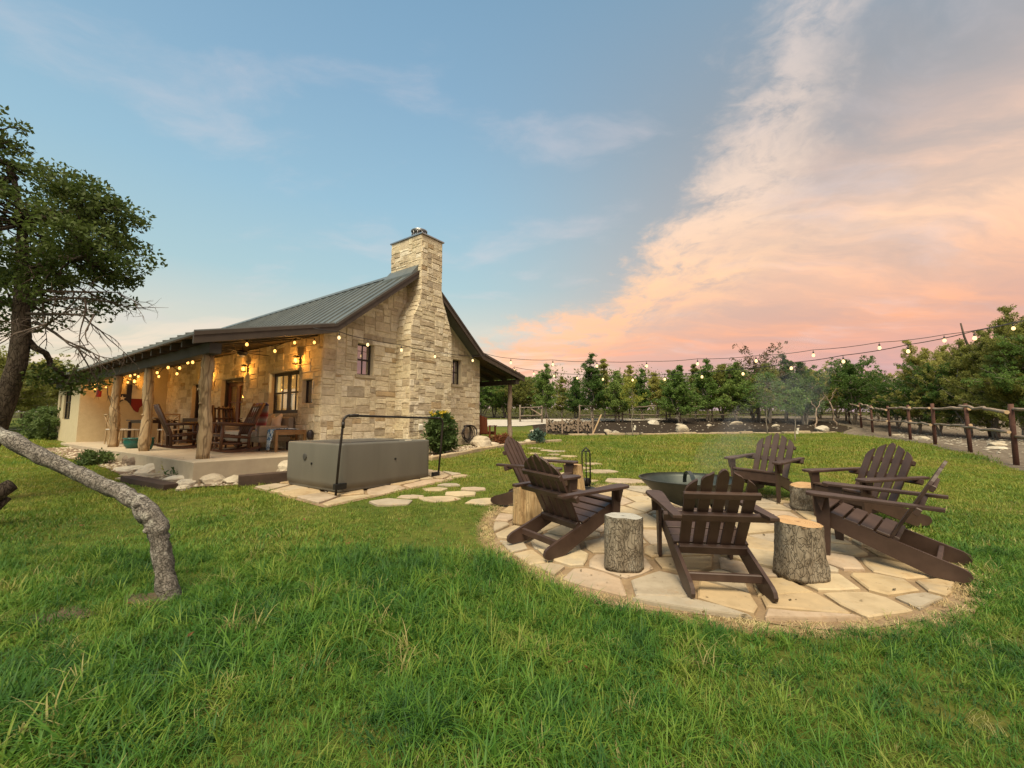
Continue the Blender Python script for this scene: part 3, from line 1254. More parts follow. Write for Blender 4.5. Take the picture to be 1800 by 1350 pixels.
mb = MB()
grid_wall(mb, .305, 11.0, .15, 3.42, PWIN, -.30, 0, pplace)
mb.box(0.001, .30, .30, .304, .15, 3.42)
pwall = mb.build('porch_wall', 'mortar', house)
fix_normals(pwall)
mb = MB()
rnd = random.Random(78)
for r in pack_stones(0, 11.0, .6, 3.42, 31, .085, .068, 2, 7, (1, 2, 2, 2, 3, 3, 4)):
    for op in PWIN:
        r = cut_rect(r, op) if r else None
    if not r:
        continue
    a0, a1, b0, b1 = r
    put_stone([(a0, b0), (a1, b0), (a1, b1), (a0, b1)], pplace, pwall, 99)

# chimney
zs = [.15, 3.88, 4.1, 4.35, 4.62, 4.86, 5.16, CZ]
mb = MB()
rings = []
for z in zs:
    l, r = ch_l(z), ch_r(z)
    rings.append([(l, CV0, z), (r, CV0, z), (r, CV1 if z > 4.4 else .02, z), (l, CV1 if z > 4.4 else .02, z)])
mb.stack(rings)
chim = mb.build('chimney', 'mortar', house)
chim['label'] = 'tall limestone chimney with curved shoulders'
cplace = lambda a, b, n: Vector((a, CV0 - n, b))
rnd = random.Random(79)
for a0, a1, b0, b1 in pack_stones(2.2, 3.83, .3, CZ, 14, .08, .066, 2, 7, (1, 2, 2, 2, 3, 3)):
    l0, l1, r0, r1 = ch_l(b0), ch_l(b1), ch_r(b0), ch_r(b1)
    if a1 < min(l0, l1) + .03 or a0 > max(r0, r1) - .03:
        continue
    poly = [(max(a0, l0), b0), (min(a1, r0), b0), (min(a1, r1), b1), (max(a0, l1), b1)]
    if poly[1][0] - poly[0][0] < .02 or poly[2][0] - poly[3][0] < .02:
        continue
    put_stone(poly, cplace, chim, .034 if b0 > .95 else 99)
clplace = lambda a, b, n: Vector((ch_l(b) - n, a, b))
for a0, a1, b0, b1 in pack_stones(CV0, 0, .3, 4.6, 15, .08, .068, 2, 6, (2, 2, 3, 3)):
    put_stone([(a0, b0), (a1, b0), (a1, b1), (a0, b1)], clplace, chim, .05 if b0 > .95 else 99)
for a0, a1, b0, b1 in pack_stones(CV0, CV1, 4.6, CZ, 16, .08, .068, 2, 6, (1, 2, 2, 3, 3)):
    put_stone([(a0, b0), (a1, b0), (a1, b1), (a0, b1)], clplace, chim, .04 if a0 < .5 else 99)
lay_stones()
rest_o = REST.build('stone', 'limestone', house)
rest_o['kind'] = 'stuff'
fix_normals(rest_o)
mb = MB()
mb.bbox(2.50, 3.41, CV0 - .05, CV1 + .04, CZ + .002, CZ + .05, .008)
mb.build('chimney_cap', 'steel', chim)
mb = MB()
fm = Matrix.Translation((2.86, -.12, 0)) @ Matrix.Diagonal((1.45, 1.45, 1, 1))
mb.lathe([(.13, CZ + .05), (.13, CZ + .12), (.16, CZ + .12), (.16, CZ + .15)], 20, m=fm)
for q in range(10):
    a = 2 * math.pi * q / 10
    mb.box(-.012, .012, -.008, .008, CZ + .15, CZ + .30, fm @ Matrix.Rotation(a, 4, 'Z') @ Matrix.Translation((.145, 0, 0)))
mb.lathe([(.17, CZ + .30), (.17, CZ + .33), (.06, CZ + .36)], 20, m=fm)
mb.lathe([(.10, CZ + .15), (.10, CZ + .30)], 14, m=fm)
mb.build('flue_pipe', 'steel', chim, True)

# floor slab of the porch and house foundation
mb = MB()
mb.bbox(-2.78, .0, -.86, 11.0, .02, FL, .012)
slab = mb.build('porch_floor', 'concrete', house)
mb = MB()
mb.box(.05, GW - .05, .05, 13.6, -.1, FL - .02)
mb.build('foundation', 'concrete', house)
mb = MB()
mb.bbox(GW + .01, 8.2, -.9, 10, .1, .56, .012)
mb.build('porch_floor', 'concrete', house)

# roofs
V0, V1 = -.52, 13.8
def slope_roof(name, p, q, v0, v1, seam_step=.42, thick=.05):
    d = Vector((q[0] - p[0], 0, q[1] - p[1])).normalized()
    nrm = Vector((-d.z, 0, d.x))
    if nrm.z < 0:
        nrm = -nrm
    mb = MB()
    P, Q = Vector((p[0], 0, p[1])), Vector((q[0], 0, q[1]))
    off = Vector((0, 0, thick))
    mb.stack([[P - off + Vector((0, v, 0)), Q - off + Vector((0, v, 0)), Q + Vector((0, v, 0)), P + Vector((0, v, 0))] for v in (v0, v1)])
    o = mb.build(name, 'roof_metal', house)
    fix_normals(o)
    sm = MB()
    h = nrm * .034
    s0, s1 = P + d * .02, Q - d * .02
    w = Vector((0, .014, 0))
    sm.hexa([s0 - w - nrm * .01, s1 - w - nrm * .01, s1 + w - nrm * .01, s0 + w - nrm * .01], [s0 - w * .6 + h, s1 - w * .6 + h, s1 + w * .6 + h, s0 + w * .6 + h])
    me = sm.mesh('seam', 'roof_metal')
    n = int((v1 - v0 - .1) / seam_step)
    for i in range(n + 1):
        c = link('seam', me, o)
        c.location = (0, v0 + .04 + i * (v1 - v0 - .08) / n, 0)
    return o


roof_porch = slope_roof('porch_roof', PROF[0], (PROF[1][0] - .0, PROF[1][1]), V0, 15.1)
roof_left = slope_roof('main_roof', PROF[1], PROF[2], V0, V1)
roof_right = slope_roof('main_roof', PROF[3], PROF[2], V0, V1)
roof_rp = slope_roof('side_porch_roof', PROF[4], PROF[3], V0, 10.2)
# ridge cap
mb = MB()
mb.prism([(RIDGE[0] - .16, RIDGE[1] - .09), (RIDGE[0] + .16, RIDGE[1] - .09), (RIDGE[0], RIDGE[1] + .06)], CV1, V1)
o = mb.build('ridge_cap', 'roof_metal', house)
fix_normals(o)
# metal flashing behind the chimney
mb = MB()
mb.stack([[(2.28, v, 5.44), (2.535, v, 5.66), (2.535, v, 5.86), (2.28, v, 5.54)] for v in (-.5, CV1 + .05)])
o = mb.build('chimney_flashing', 'roof_metal', house)
fix_normals(o)


def board(mb, pts, v0, v1, drop):
    for (u0, z0), (u1, z1) in zip(pts, pts[1:]):
        mb.stack([[(u0, v, z0 - drop), (u1, v, z1 - drop), (u1, v, z1), (u0, v, z0)] for v in (v0, v1)])


mb = MB()
PR2 = [(u, z - .052) for u, z in PROF]
board(mb, PR2, V0 - .012, V0 + .04, .165)
o = mb.build('fascia_board', 'fascia_wood', house)
fix_normals(o)
mb = MB()
board(mb, [(u, z + .004) for u, z in PROF], V0 - .03, V0 + .0, .075)
o = mb.build('drip_edge', 'fascia_wood', house)
fix_normals(o)
mb = MB()
board(mb, [(u, z - .056) for u, z in PROF[:2]], V0 + .05, 15.0, .022)
o = mb.build('porch_ceiling', 'soffit_wood', house)
fix_normals(o)
mb = MB()
board(mb, [(u, z - .056) for u, z in PROF[3:]], V0 + .05, 10.1, .022)
o = mb.build('porch_ceiling', 'soffit_wood', house)
fix_normals(o)
# rafters under the porch roofs
mb = MB()
pz = lambda u: roof_z(u) - .082
mb.stack([[(u0, v, pz(u0) - d0), (u1, v, pz(u1) - d0), (u1, v, pz(u1)), (u0, v, pz(u0))] for v, u0, u1, d0 in ((-.03, -2.74, -.01, .13), (.03, -2.74, -.01, .13))])
rme = mb.mesh('rafter', 'beam_wood')
for i in range(25):
    link('rafter', rme, roof_porch).location = (0, -.35 + i * .625, 0)
mb = MB()
mb.stack([[(u0, v, pz(u0) - d0), (u1, v, pz(u1) - d0), (u1, v, pz(u1)), (u0, v, pz(u0))] for v, u0, u1, d0 in ((-.03, 5.95, 7.9, .13), (.03, 5.95, 7.9, .13))])
rme2 = mb.mesh('rafter', 'beam_wood')
for i in range(16):
    link('rafter', rme2, roof_rp).location = (0, -.35 + i * .65, 0)
mb = MB()
mb.bbox(-2.52, -2.32, -.46, 14.9, 2.585, 2.80, .008)
o = mb.build('porch_beam', 'beam_wood', house)
mb = MB()
mb.bbox(7.5, 7.7, -.46, 10.0, 2.72, 2.90, .008)
mb.build('porch_beam', 'beam_wood', house)


def post(v, u, z0, z1, r, seed, mat='cedar_post', name='cedar_post'):
    rd = random.Random(seed)
    path, rad = [], []
    n = 22
    ph1, ph2 = rd.random() * 6, rd.random() * 6
    for i in range(n + 1):
        t = i / n
        path.append((u + .035 * math.sin(t * 5 + ph1) * (1 - abs(2 * t - 1)), v + .04 * math.sin(t * 4.3 + ph2) * (1 - abs(2 * t - 1)), z0 + (z1 - z0) * t))
        rad.append(r * (1.08 - .16 * t + .09 * math.sin(t * 11 + ph2) + rd.uniform(-.07, .07)))
    mb = MB()
    mb.tube(path, rad, 16, True, .09, rd)
    o = mb.build(name, mat, house, True)
    kn = MB()
    for _ in range(5):
        t = rd.uniform(.15, .9)
        a = rd.uniform(0, 6.28)
        i = int(t * n)
        p = Vector(path[i])
        d = Vector((math.cos(a), math.sin(a), .5)).normalized()
        kn.tube([p + d * r * .7, p + d * r * 1.12, p + d * r * 1.3], [r * .34, r * .26, r * .16], 8, True, .15, rd)
    kn.build('knot', mat, o, True)
    return o


post(-.16, -2.42, FL, 2.585, .104, 1)
post(3.45, -2.42, FL, 2.585, .104, 2)
post(6.25, -2.42, FL, 2.585, .104, 3)
post(-.1, 7.6, .56, 2.72, .085, 4, 'fence_log', 'cedar_post')

# stucco addition closing the end of the porch
AV0, AV1, AU = 11.0, 14.95, -2.42
awin = [(12.45, 13.75, 1.39, 2.66), (14.2, 14.6, 1.72, 2.32)]
mb = MB()
apl = lambda a, b, n: Vector((AU - n, a, b))
grid_wall(mb, AV0, AV1, .2, 2.80, awin, -.2, 0, apl)
mb.stack([[(u, v, z) for u, z in ((AU + .2, .2), (0, .2), (0, 3.5), (AU + .2, 2.90))] for v in (AV0, AV0 + .2)])
mb.stack([[(u, v, z) for u, z in ((AU + .2, .2), (0, .2), (0, 3.5), (AU + .2, 2.90))] for v in (AV1 - .2, AV1)])
add = mb.build('addition_wall', 'stucco', house)
fix_normals(add)
add['label'] = 'plain cream stucco end room of the porch'
# remaining outer walls (far side)
mb = MB()
mb.box(GW - .3, GW, .305, 13.6, .15, 3.38)
mb.box(0.0, GW - .305, 13.3, 13.6, .15, 3.6)
mb.box(0.0, .3, 11.005, 13.295, .15, 3.4)
mb.prism([(0, 3.6), (GW - .4, 3.6), (RIDGE[0], 5.6)], 13.3, 13.6)
o = mb.build('rear_wall', 'mortar', house)
fix_normals(o)
mb = MB()
mb.box(.31, GW - .31, .31, 13.2, FL - .018, FL + .002)
mb.build('interior_floor', 'rocker_wood', house)
mb = MB()
mb.box(3.3, 3.4, .31, 13.2, FL + .004, 3.38)
mb.box(.31, 3.29, 3.0, 3.1, FL + .004, 3.38)
mb.box(.31, 3.29, 6.6, 6.7, FL + .004, 3.38)
mb.build('interior_wall', 'interior_wall', house)
mb = MB()
mb.box(.31, GW - .31, .31, 13.2, 3.40, 3.44)
mb.build('interior_ceiling', 'interior_wall', house)


def window(op, place, depth=.12, cols=2, rows=2, frame='dark_frame', glass='window_glass', name='window', sill='limestone', parent=None, wf=.05, mull=False, hung=True):
    a0, a1, b0, b1 = op
    def bx(mb, A0, A1, B0, B1, n0, n1):
        mb.hexa([place(A0, B0, n0), place(A1, B0, n0), place(A1, B0, n1), place(A0, B0, n1)],
                [place(A0, B1, n0), place(A1, B1, n0), place(A1, B1, n1), place(A0, B1, n1)])
    e = .003
    mb = MB()
    n0, n1 = -depth - .05, -depth
    bx(mb, a0 + e, a0 + wf, b0 + e, b1 - e, n0, n1)
    bx(mb, a1 - wf, a1 - e, b0 + e, b1 - e, n0, n1)
    bx(mb, a0 + wf, a1 - wf, b0 + e, b0 + wf, n0, n1)
    bx(mb, a0 + wf, a1 - wf, b1 - wf, b1 - e, n0, n1)
    w = mb.build(name, frame, parent or house)
    fix_normals(w)
    A0, A1, B0, B1 = a0 + wf, a1 - wf, b0 + wf, b1 - wf
    bars = MB()
    cm = .15 if mull else .022
    for c in range(1, cols):
        x = A0 + (A1 - A0) * c / cols
        wd = cm if (mull and c == cols // 2) else .02
        bx(bars, x - wd / 2, x + wd / 2, B0, B1, n0 + .012, n1 - .006)
    for r in range(1, rows):
        z = B0 + (B1 - B0) * r / rows
        wd = .045 if hung and r == rows // 2 else .018
        bx(bars, A0, A1, z - wd / 2, z + wd / 2, n0 + .014, n1 - .004)
    o = bars.build('muntin', frame, w)
    fix_normals(o)
    pn = MB()
    for c in range(cols):
        for r in range(rows):
            pn = MB()
            x0, x1 = A0 + (A1 - A0) * c / cols, A0 + (A1 - A0) * (c + 1) / cols
            z0, z1 = B0 + (B1 - B0) * r / rows, B0 + (B1 - B0) * (r + 1) / rows
            bx(pn, x0, x1, z0, z1, n0 + .020, n0 + .026)
            fix_normals(pn.build('pane', glass, w))
    if sill:
        s = MB()
        s.tone = .97
        bx(s, a0 - .06, a1 + .06, b0 - .085, b0 - .003, -depth, .045)
        fix_normals(s.build('sill', sill, w))
    return w


for op in GWIN:
    window(op, gplace, .14, 2, 2, 'dark_frame', 'sky_glass', wf=.035)
window(PWIN[1], pplace, .14, 4, 2, 'dark_frame', 'window_glass', wf=.09, mull=True)
window(PWIN[0], pplace, .10, 1, 1, 'dark_frame', 'sky_glass', name='niche_window', sill=None, wf=.03)
for op in awin:
    window(op, apl, .05, 2, 2, 'dark_frame', 'sky_glass', sill=None, wf=.045)


def door(op, place, mat, leaves=1):
    a0, a1, b0, b1 = op
    def bx(mb, A0, A1, B0, B1, n0, n1):
        mb.hexa([place(A0, B0, n0), place(A1, B0, n0), place(A1, B0, n1), place(A0, B0, n1)],
                [place(A0, B1, n0), place(A1, B1, n0), place(A1, B1, n1), place(A0, B1, n1)])
    mb = MB()
    bx(mb, a0 + .003, a0 + .09, b0 + .05, b1 - .003, -.24, -.10)
    bx(mb, a1 - .09, a1 - .003, b0 + .05, b1 - .003, -.24, -.10)
    bx(mb, a0 + .09, a1 - .09, b1 - .10, b1 - .003, -.24, -.10)
    d = mb.build('door', 'dark_frame', house)
    fix_normals(d)
    A0, A1, B0, B1 = a0 + .092, a1 - .092, b0 + .05, b1 - .103
    W = (A1 - A0) / leaves
    for i in range(leaves):
        x0, x1 = A0 + W * i, A0 + W * (i + 1)
        m = MB()
        bx(m, x0, x0 + .11, B0, B1, -.22, -.17)
        bx(m, x1 - .11, x1, B0, B1, -.22, -.17)
        bx(m, x0 + .11, x1 - .11, B0, B0 + .28, -.22, -.17)
        bx(m, x0 + .11, x1 - .11, B1 - .12, B1, -.22, -.17)
        for q in (1, 2):
            z = B0 + .28 + (B1 - .12 - B0 - .28) * q / 3
            bx(m, x0 + .11, x1 - .11, z - .015, z + .015, -.215, -.175)
        lf = m.build('door_leaf', mat, d)
        fix_normals(lf)
        g = MB()
        bx(g, x0 + .108, x1 - .108, B0 + .27, B1 - .11, -.200, -.194)
        fix_normals(g.build('pane', 'window_glass', d))
    h = MB()
    hx = A0 + .05
    h.tube([place(hx, B0 + .95, -.17), place(hx, B0 + .95, -.12), place(hx + .1, B0 + .95, -.12)], .012, 8)
    h.build('handle', 'steel', d, True)
    return d


door(PWIN[2], pplace, 'red_frame', 2)
door(PWIN[3], pplace, 'dark_frame', 1)


# ------------------------------------------------------------------ Adirondack chairs round the fire
def make_adirondack():
    root = empty('adirondack_chair')
    # side skids that run from the seat front to the ground behind
    sk = [(.37, .40), (.37, .285), (.28, .245), (-.34, .012), (-.38, 0), (-.55, 0), (-.59, .018), (-.605, .05), (-.59, .085), (-.55, .108)]
    sk = sk[::-1]
    for s in (-1, 1):
        mb = MB()
        mb.prism(sk, s * .272 - .014, s * .272 + .014)
        o = mb.build('skid_leg', 'chair_brown', root)
        fix_normals(o)
        mb = MB()
        leg = [(.285, .535), (.40, .535), (.385, .36), (.35, 0.0), (.285, 0.0), (.275, .30)]
        mb.prism(leg[::-1], s * .306 - .014, s * .306 + .014)
        fix_normals(mb.build('front_leg', 'chair_brown', root))
        arm = MB()
        ol = []
        for x, y in ((-.47, -.030), (-.47, .035), (-.05, .050), (.30, .075), (.40, .075), (.44, .055), (.455, .02), (.455, -.02), (.44, -.055), (.40, -.075), (.30, -.075), (-.05, -.045)):
            ol.append((x, s * (.335 + (-y if s > 0 else y) * (1 if s < 0 else -1))))
        if s > 0:
            ol = ol
        ring = lambda i, z: [(x * (1 - i / .9), s * .335 + (y - s * .335) * (1 - i / .12), z) for x, y in ol]
        arm.stack([ring(.004, .536), ring(0, .541), ring(0, .558), ring(.004, .563)])
        fix_normals(arm.build('armrest', 'chair_brown', root))
        br = MB()
        br.prism([(.30, .535), (.38, .535), (.33, .40)][::-1], s * .336 - .03 * s, s * .336 + .03 * s)
        fix_normals(br.build('arm_bracket', 'chair_brown', root))
    # seat slats
    n = 5
    for i in range(n):
        t = i / (n - 1)
        x = .345 - t * .43
        z = .405 - t * .43 * .31 - (.03 * math.sin(t * 3.14) * .4)
        m = Matrix.Translation((x, 0, z)) @ Matrix.Rotation(math.radians(-17 + (14 if i == 0 else 0)), 4, 'Y')
        mb = MB()
        mb.bbox(-.046, .046, -.287, .287, -.010, .012, .004, m)
        mb.build('seat_slat', 'chair_brown', root)
    # fan of back slats
    base = Vector((-.13, 0, .235))
    up = Vector((-.46, 0, .888)).normalized()
    nrm = Vector((.888, 0, .46)).normalized()
    tops = [.650, .716, .745, .716, .650]
    for i in range(5):
        y0 = (i - 2) * .104
        y1 = (i - 2) * .110
        wb, wt = .0375, .0405
        L_ = tops[i]
        pl = []
        pl += [(y0 - wb, -.06), (y0 + wb, -.06), (y1 + wt, L_ - .06)]
        if i == 2:
            pl += [(y1 + wt * .8, L_ - .02), (y1 + wt * .4, L_ + .003), (y1, L_ + .01), (y1 - wt * .4, L_ + .003), (y1 - wt * .8, L_ - .02), (y1 - wt, L_ - .06)]
        elif i < 2:
            k_ = .05 if i == 1 else .085
            pl[-1] = (y1 + wt, L_ + .012)
            pl += [(y1 + wt * .3, L_ - .008), (y1 - wt * .3, L_ - k_ * .38), (y1 - wt * .75, L_ - k_ * .75), (y1 - wt, L_ - k_ * 1.15)]
        else:
            k_ = .05 if i == 3 else .085
            pl[-1] = (y1 + wt, L_ - k_ * 1.15)
            pl += [(y1 + wt * .75, L_ - k_ * .75), (y1 + wt * .3, L_ - k_ * .38), (y1 - wt * .3, L_ - .008), (y1 - wt, L_ + .012)]
        mb = MB()
        mb.stack([[base + Vector((0, y, 0)) + up * h + nrm * d for y, h in pl] for d in (-.011, .011)])
        fix_normals(mb.build('back_slat', 'chair_brown', root))
    def bar(h, half, name, d=-.030, th=.018, hh=.030):
        c = base + up * h + nrm * d
        mb = MB()
        m = Matrix((nrm, Vector((0, 1, 0)), up)).transposed().to_4x4()
        m.translation = c
        mb.bbox(-th, th, -half, half, -hh, hh, .006, m)
        fix_normals(mb.build(name, 'chair_brown', root))
    bar(.335, .405, 'back_rail', -.032, .020, .032)
    bar(.535, .275, 'back_rail', -.028, .016, .028)
    bar(.0, .257, 'back_rail', -.030, .018, .040)
    mb = MB()
    mb.bbox(-.435, -.40, -.257, .257, .075, .135, .006)
    mb.build('stretcher', 'chair_brown', root)
    mb = MB()
    mb.bbox(.352, .374, -.290, .290, .26, .385, .005)
    mb.build('seat_apron', 'chair_brown', root)
    mb = MB()
    m = Matrix((nrm, Vector((0, 1, 0)), up)).transposed().to_4x4()
    m.translation = base + up * .03 - nrm * .0125
    pl = [(0, .022 * math.cos(2 * math.pi * q / 14), .008 * math.sin(2 * math.pi * q / 14)) for q in range(14)]
    mb.stack([[m @ Vector((d, y, z)) for _, y, z in pl] for d in (-.0015, .001)])
    fix_normals(mb.build('maker_plate', 'dark_table', root))
    return root


adi = make_adirondack()
ADIR = [
    (1.62, 3.66, (.126, .99), 'dark brown Adirondack chair with its slatted back to the viewer, nearest of the six'),
    (.60, 4.43, (.80, .60), 'dark brown Adirondack chair facing right at the left front of the fire circle'),
    (.37, 5.95, (.90, -.44), 'dark brown Adirondack chair half hidden behind the left front chair'),
    (3.80, 6.48, (-.80, -.60), 'dark Adirondack chair behind the fire bowl, its round-topped back facing the viewer'),
    (4.13, 5.10, (-.98, -.20), 'dark brown Adirondack chair on the right with its slatted back to the lawn'),
    (3.33, 4.00, (-.68, .735), 'dark brown Adirondack chair seen side-on, rightmost, with long skid legs toward the viewer'),
]
for i, (x, y, f, lab) in enumerate(ADIR):
    o = adi if i == 0 else copy_tree(adi)
    o.matrix_world = slope_matrix(x, y, math.atan2(f[1], f[0]), .034)
    tag(o, lab, 'chair', 'Adirondack chairs round the fire bowl')


# ------------------------------------------------------------------ log stumps
def stump(name, x, y, r, h, seed, bark, cut, label, flare=.08, lean=0.0, rz=0.0):
    rd = random.Random(seed)
    root = empty(name, mat=slope_matrix(x, y, rz, .030))
    segs, n = 40, 16
    ph = [rd.uniform(0, 6.28) for _ in range(6)]
    bumps = [(rd.uniform(0, 6.28), rd.uniform(.1, .9), rd.uniform(.05, .14)) for _ in range(4)]
    rings = []
    for i in range(n + 1):
        t = i / n
        ring = []
        for q in range(segs):
            a = 2 * math.pi * q / segs
            k_ = 1 + .07 * math.sin(2 * a + ph[0]) + .05 * math.sin(3 * a + ph[1] + t) + .02 * math.sin(7 * a + ph[2] + 2 * t) + rd.uniform(-.018, .018)
            k_ *= 1 + flare * (1 - t) ** 2 - .02 * t
            for ba, bt, bs in bumps:
                da = (a - ba + math.pi) % (2 * math.pi) - math.pi
                k_ += bs * math.exp(-(da / .35) ** 2 - ((t - bt) / .16) ** 2)
            ring.append((r * k_ * math.cos(a) + lean * t, r * k_ * math.sin(a), h * t + t * r * (.07 * math.sin(a + ph[3]) + .02 * math.sin(5 * a + ph[4]))))
        rings.append(ring)
    mb = MB()
    mb.stack(rings, True, False)
    mb.build('bark', bark, root, True)
    top = MB()
    c = (lean, 0)
    rr = [[((x_ - c[0]) * s + c[0], y_ * s, h + (z_ - h) * s - .012 + dz) for x_, y_, z_ in rings[-1]] for s, dz in ((.998, 0), (.965, .012), (.5, .013), (.12, .012))]
    top.stack(rr, False, True)
    top.build('cut_top', cut, root)
    tag(root, label, 'log stump', 'log stumps used as side tables')
    return root


stump('log_stump', .95, 3.74, .150, .43, 3, 'stump_bark', 'cut_grey', 'grey-barked log stump with weathered grey top beside the left front chair', .02, .01)
stump('log_stump', 2.33, 3.56, .160, .43, 9, 'stump_bark', 'cut_orange', 'knotty log stump with fresh orange cut top right of the nearest chair', .12)
stump('log_stump', 3.93, 5.72, .205, .30, 12, 'stump_bark', 'cut_orange', 'short log stump with orange cut top beside the chair behind the fire bowl', .05)
stump('log_stump', .17, 5.05, .145, .44, 16, 'split_wood', 'cut_orange', 'split pale log stump behind the back of the left front chair', .10)
stump('log_stump', .93, 6.22, .14, .50, 19, 'split_wood', 'cut_orange', 'tall peeled tan log stump beside the fireplace tools', .18, -.05)


# ------------------------------------------------------------------ fire bowl, tools
def fire_bowl():
    x, y = 2.06, 5.0
    z = tz(x, y) + .034
    root = empty('fire_bowl', (x, y, z), -.25)
    rim = .51
    prof = []
    for i in range(13):
        a = i / 12
        r_ = .06 + (.56 - .06) * a
        prof.append((r_, .185 + (rim - .185) * (r_ / .56) ** 1.9))
    outer = prof + [(.568, rim + .010), (.548, rim + .012)]
    inner = [(max(r - .010, .02), z_ + .010) for r, z_ in reversed(prof)]
    mb = MB()
    mb.lathe(outer + inner, 56, True, True)
    mb.build('bowl', 'fire_steel', root, True)
    mb = MB()
    mb.lathe([(.001, .29), (.18, .285), (.30, .29), (.345, .325)], 30, False, False)
    mb.build('ash', 'ash', root, True)
    for q in range(3):
        a = q * 2 * math.pi / 3 + .5
        mb = MB()
        d = Vector((math.cos(a), math.sin(a), 0))
        mb.tube([d * .27 + Vector((0, 0, .25)), d * .33 + Vector((0, 0, .12)), d * .36 + Vector((0, 0, 0))], [.026, .022, .02], 8)
        mb.build('leg', 'black_iron', root, True)
    # lifting hoop across the bowl
    mb = MB()
    path = []
    for i in range(15):
        t = i / 14 * math.pi
        path.append((.0, -.40 * math.cos(t), rim - .09 + .17 * math.sin(t)))
    for p, q in zip(path, path[1:]):
        P, Q = Vector(p), Vector(q)
        mb.hexa([P + Vector((-.022, 0, -.004)), P + Vector((.022, 0, -.004)), Q + Vector((.022, 0, -.004)), Q + Vector((-.022, 0, -.004))],
                [P + Vector((-.022, 0, .004)), P + Vector((.022, 0, .004)), Q + Vector((.022, 0, .004)), Q + Vector((-.022, 0, .004))])
    o = mb.build('hoop_handle', 'fire_steel', root)
    fix_normals(o)
    for s in (0.6, 3.75):
        mb = MB()
        c = Matrix.Rotation(s - 1.9, 4, 'Z')
        mb.tube([c @ Vector((.50, -.11, rim - .07)), c @ Vector((.565, -.10, rim - .065)), c @ Vector((.575, 0, rim - .065)), c @ Vector((.565, .10, rim - .065)), c @ Vector((.50, .11, rim - .07))], .008, 6)
        mb.build('handle', 'fire_steel', root, True)
    for q in range(2):
        mb = MB()
        a = q * 1.3
        rd = random.Random(q)
        d = Vector((math.cos(a), math.sin(a), 0))
        mb.tube([d * -.20 + Vector((rd.uniform(-.08, .08), 0, .32 + .015 * q)), d * .18 + Vector((0, 0, .33 + .015 * q))], .032, 8, True, .1, rd)
        lg = mb.build('burnt_log', 'black_iron', None)
        lg.location = (x, y, z)
        tag(lg, ['charred log at the bottom of the fire bowl', 'charred log lying across the other log in the fire bowl'][q], 'log', 'charred logs in the fire bowl')
    tag(root, 'wide dark steel fire bowl with arched hoop in the middle of the patio', 'fire pit')


fire_bowl()


def fire_tools():
    x, y = 1.20, 6.95
    root = empty('fireplace_tool_set', (x, y, tz(x, y) + .034), .4)
    root.scale = (1.35, 1.35, 1.0)
    H = .66
    mb = MB()
    mb.lathe([(.12, 0), (.12, .012), (.10, .02), (.02, .024)], 24)
    mb.build('base', 'black_iron', root)
    mb = MB()
    for s in (-1, 1):
        mb.tube([(s * .05, 0, .02), (s * .055, 0, H - .06), (0, 0, H)], .006, 6)
    mb.tube([(-.055, 0, H - .06), (.055, 0, H - .06)], .006, 6)
    mb.tube([(0, -.055, H - .06), (0, .055, H - .06)], .006, 6)
    mb.tube([(0, -.055, H - .06), (0, 0, H), (0, .055, H - .06)], .006, 6)
    mb.build('stand', 'black_iron', root, True)
    for i, (dx, dy) in enumerate(((.03, .045), (-.03, .045), (.03, -.045), (-.03, -.045))):
        mb = MB()
        mb.tube([(dx, dy, .10), (dx, dy, H - .09), (dx * .6, dy * .8, H - .06)], .006, 6)
        if i == 0:
            mb.bbox(dx - .04, dx + .04, dy - .006, dy + .02, .03, .16, .004)
        elif i == 1:
            mb.lathe([(.030, .03), (.032, .10), (.012, .16)], 10, m=Matrix.Translation((dx, dy, 0)))
        elif i == 2:
            mb.tube([(dx, dy, .10), (dx + .02, dy, .06), (dx + .04, dy, .09)], .006, 6)
        mb.build(['shovel', 'brush', 'poker', 'tongs'][i], 'black_iron', root, True)
    tag(root, 'black iron fireplace tool set standing behind the left chairs', 'fire tools')


fire_tools()


# ------------------------------------------------------------------ plunge tub with pipe arch
def rounded_rect(hx, hy, r, n=6):
    pts = []
    for cx, cy, a0 in ((hx - r, hy - r, 0), (-hx + r, hy - r, 90), (-hx + r, -hy + r, 180), (hx - r, -hy + r, 270)):
        for i in range(n + 1):
            a = math.radians(a0 + 90 * i / n)
            pts.append((cx + r * math.cos(a), cy + r * math.sin(a)))
    return pts


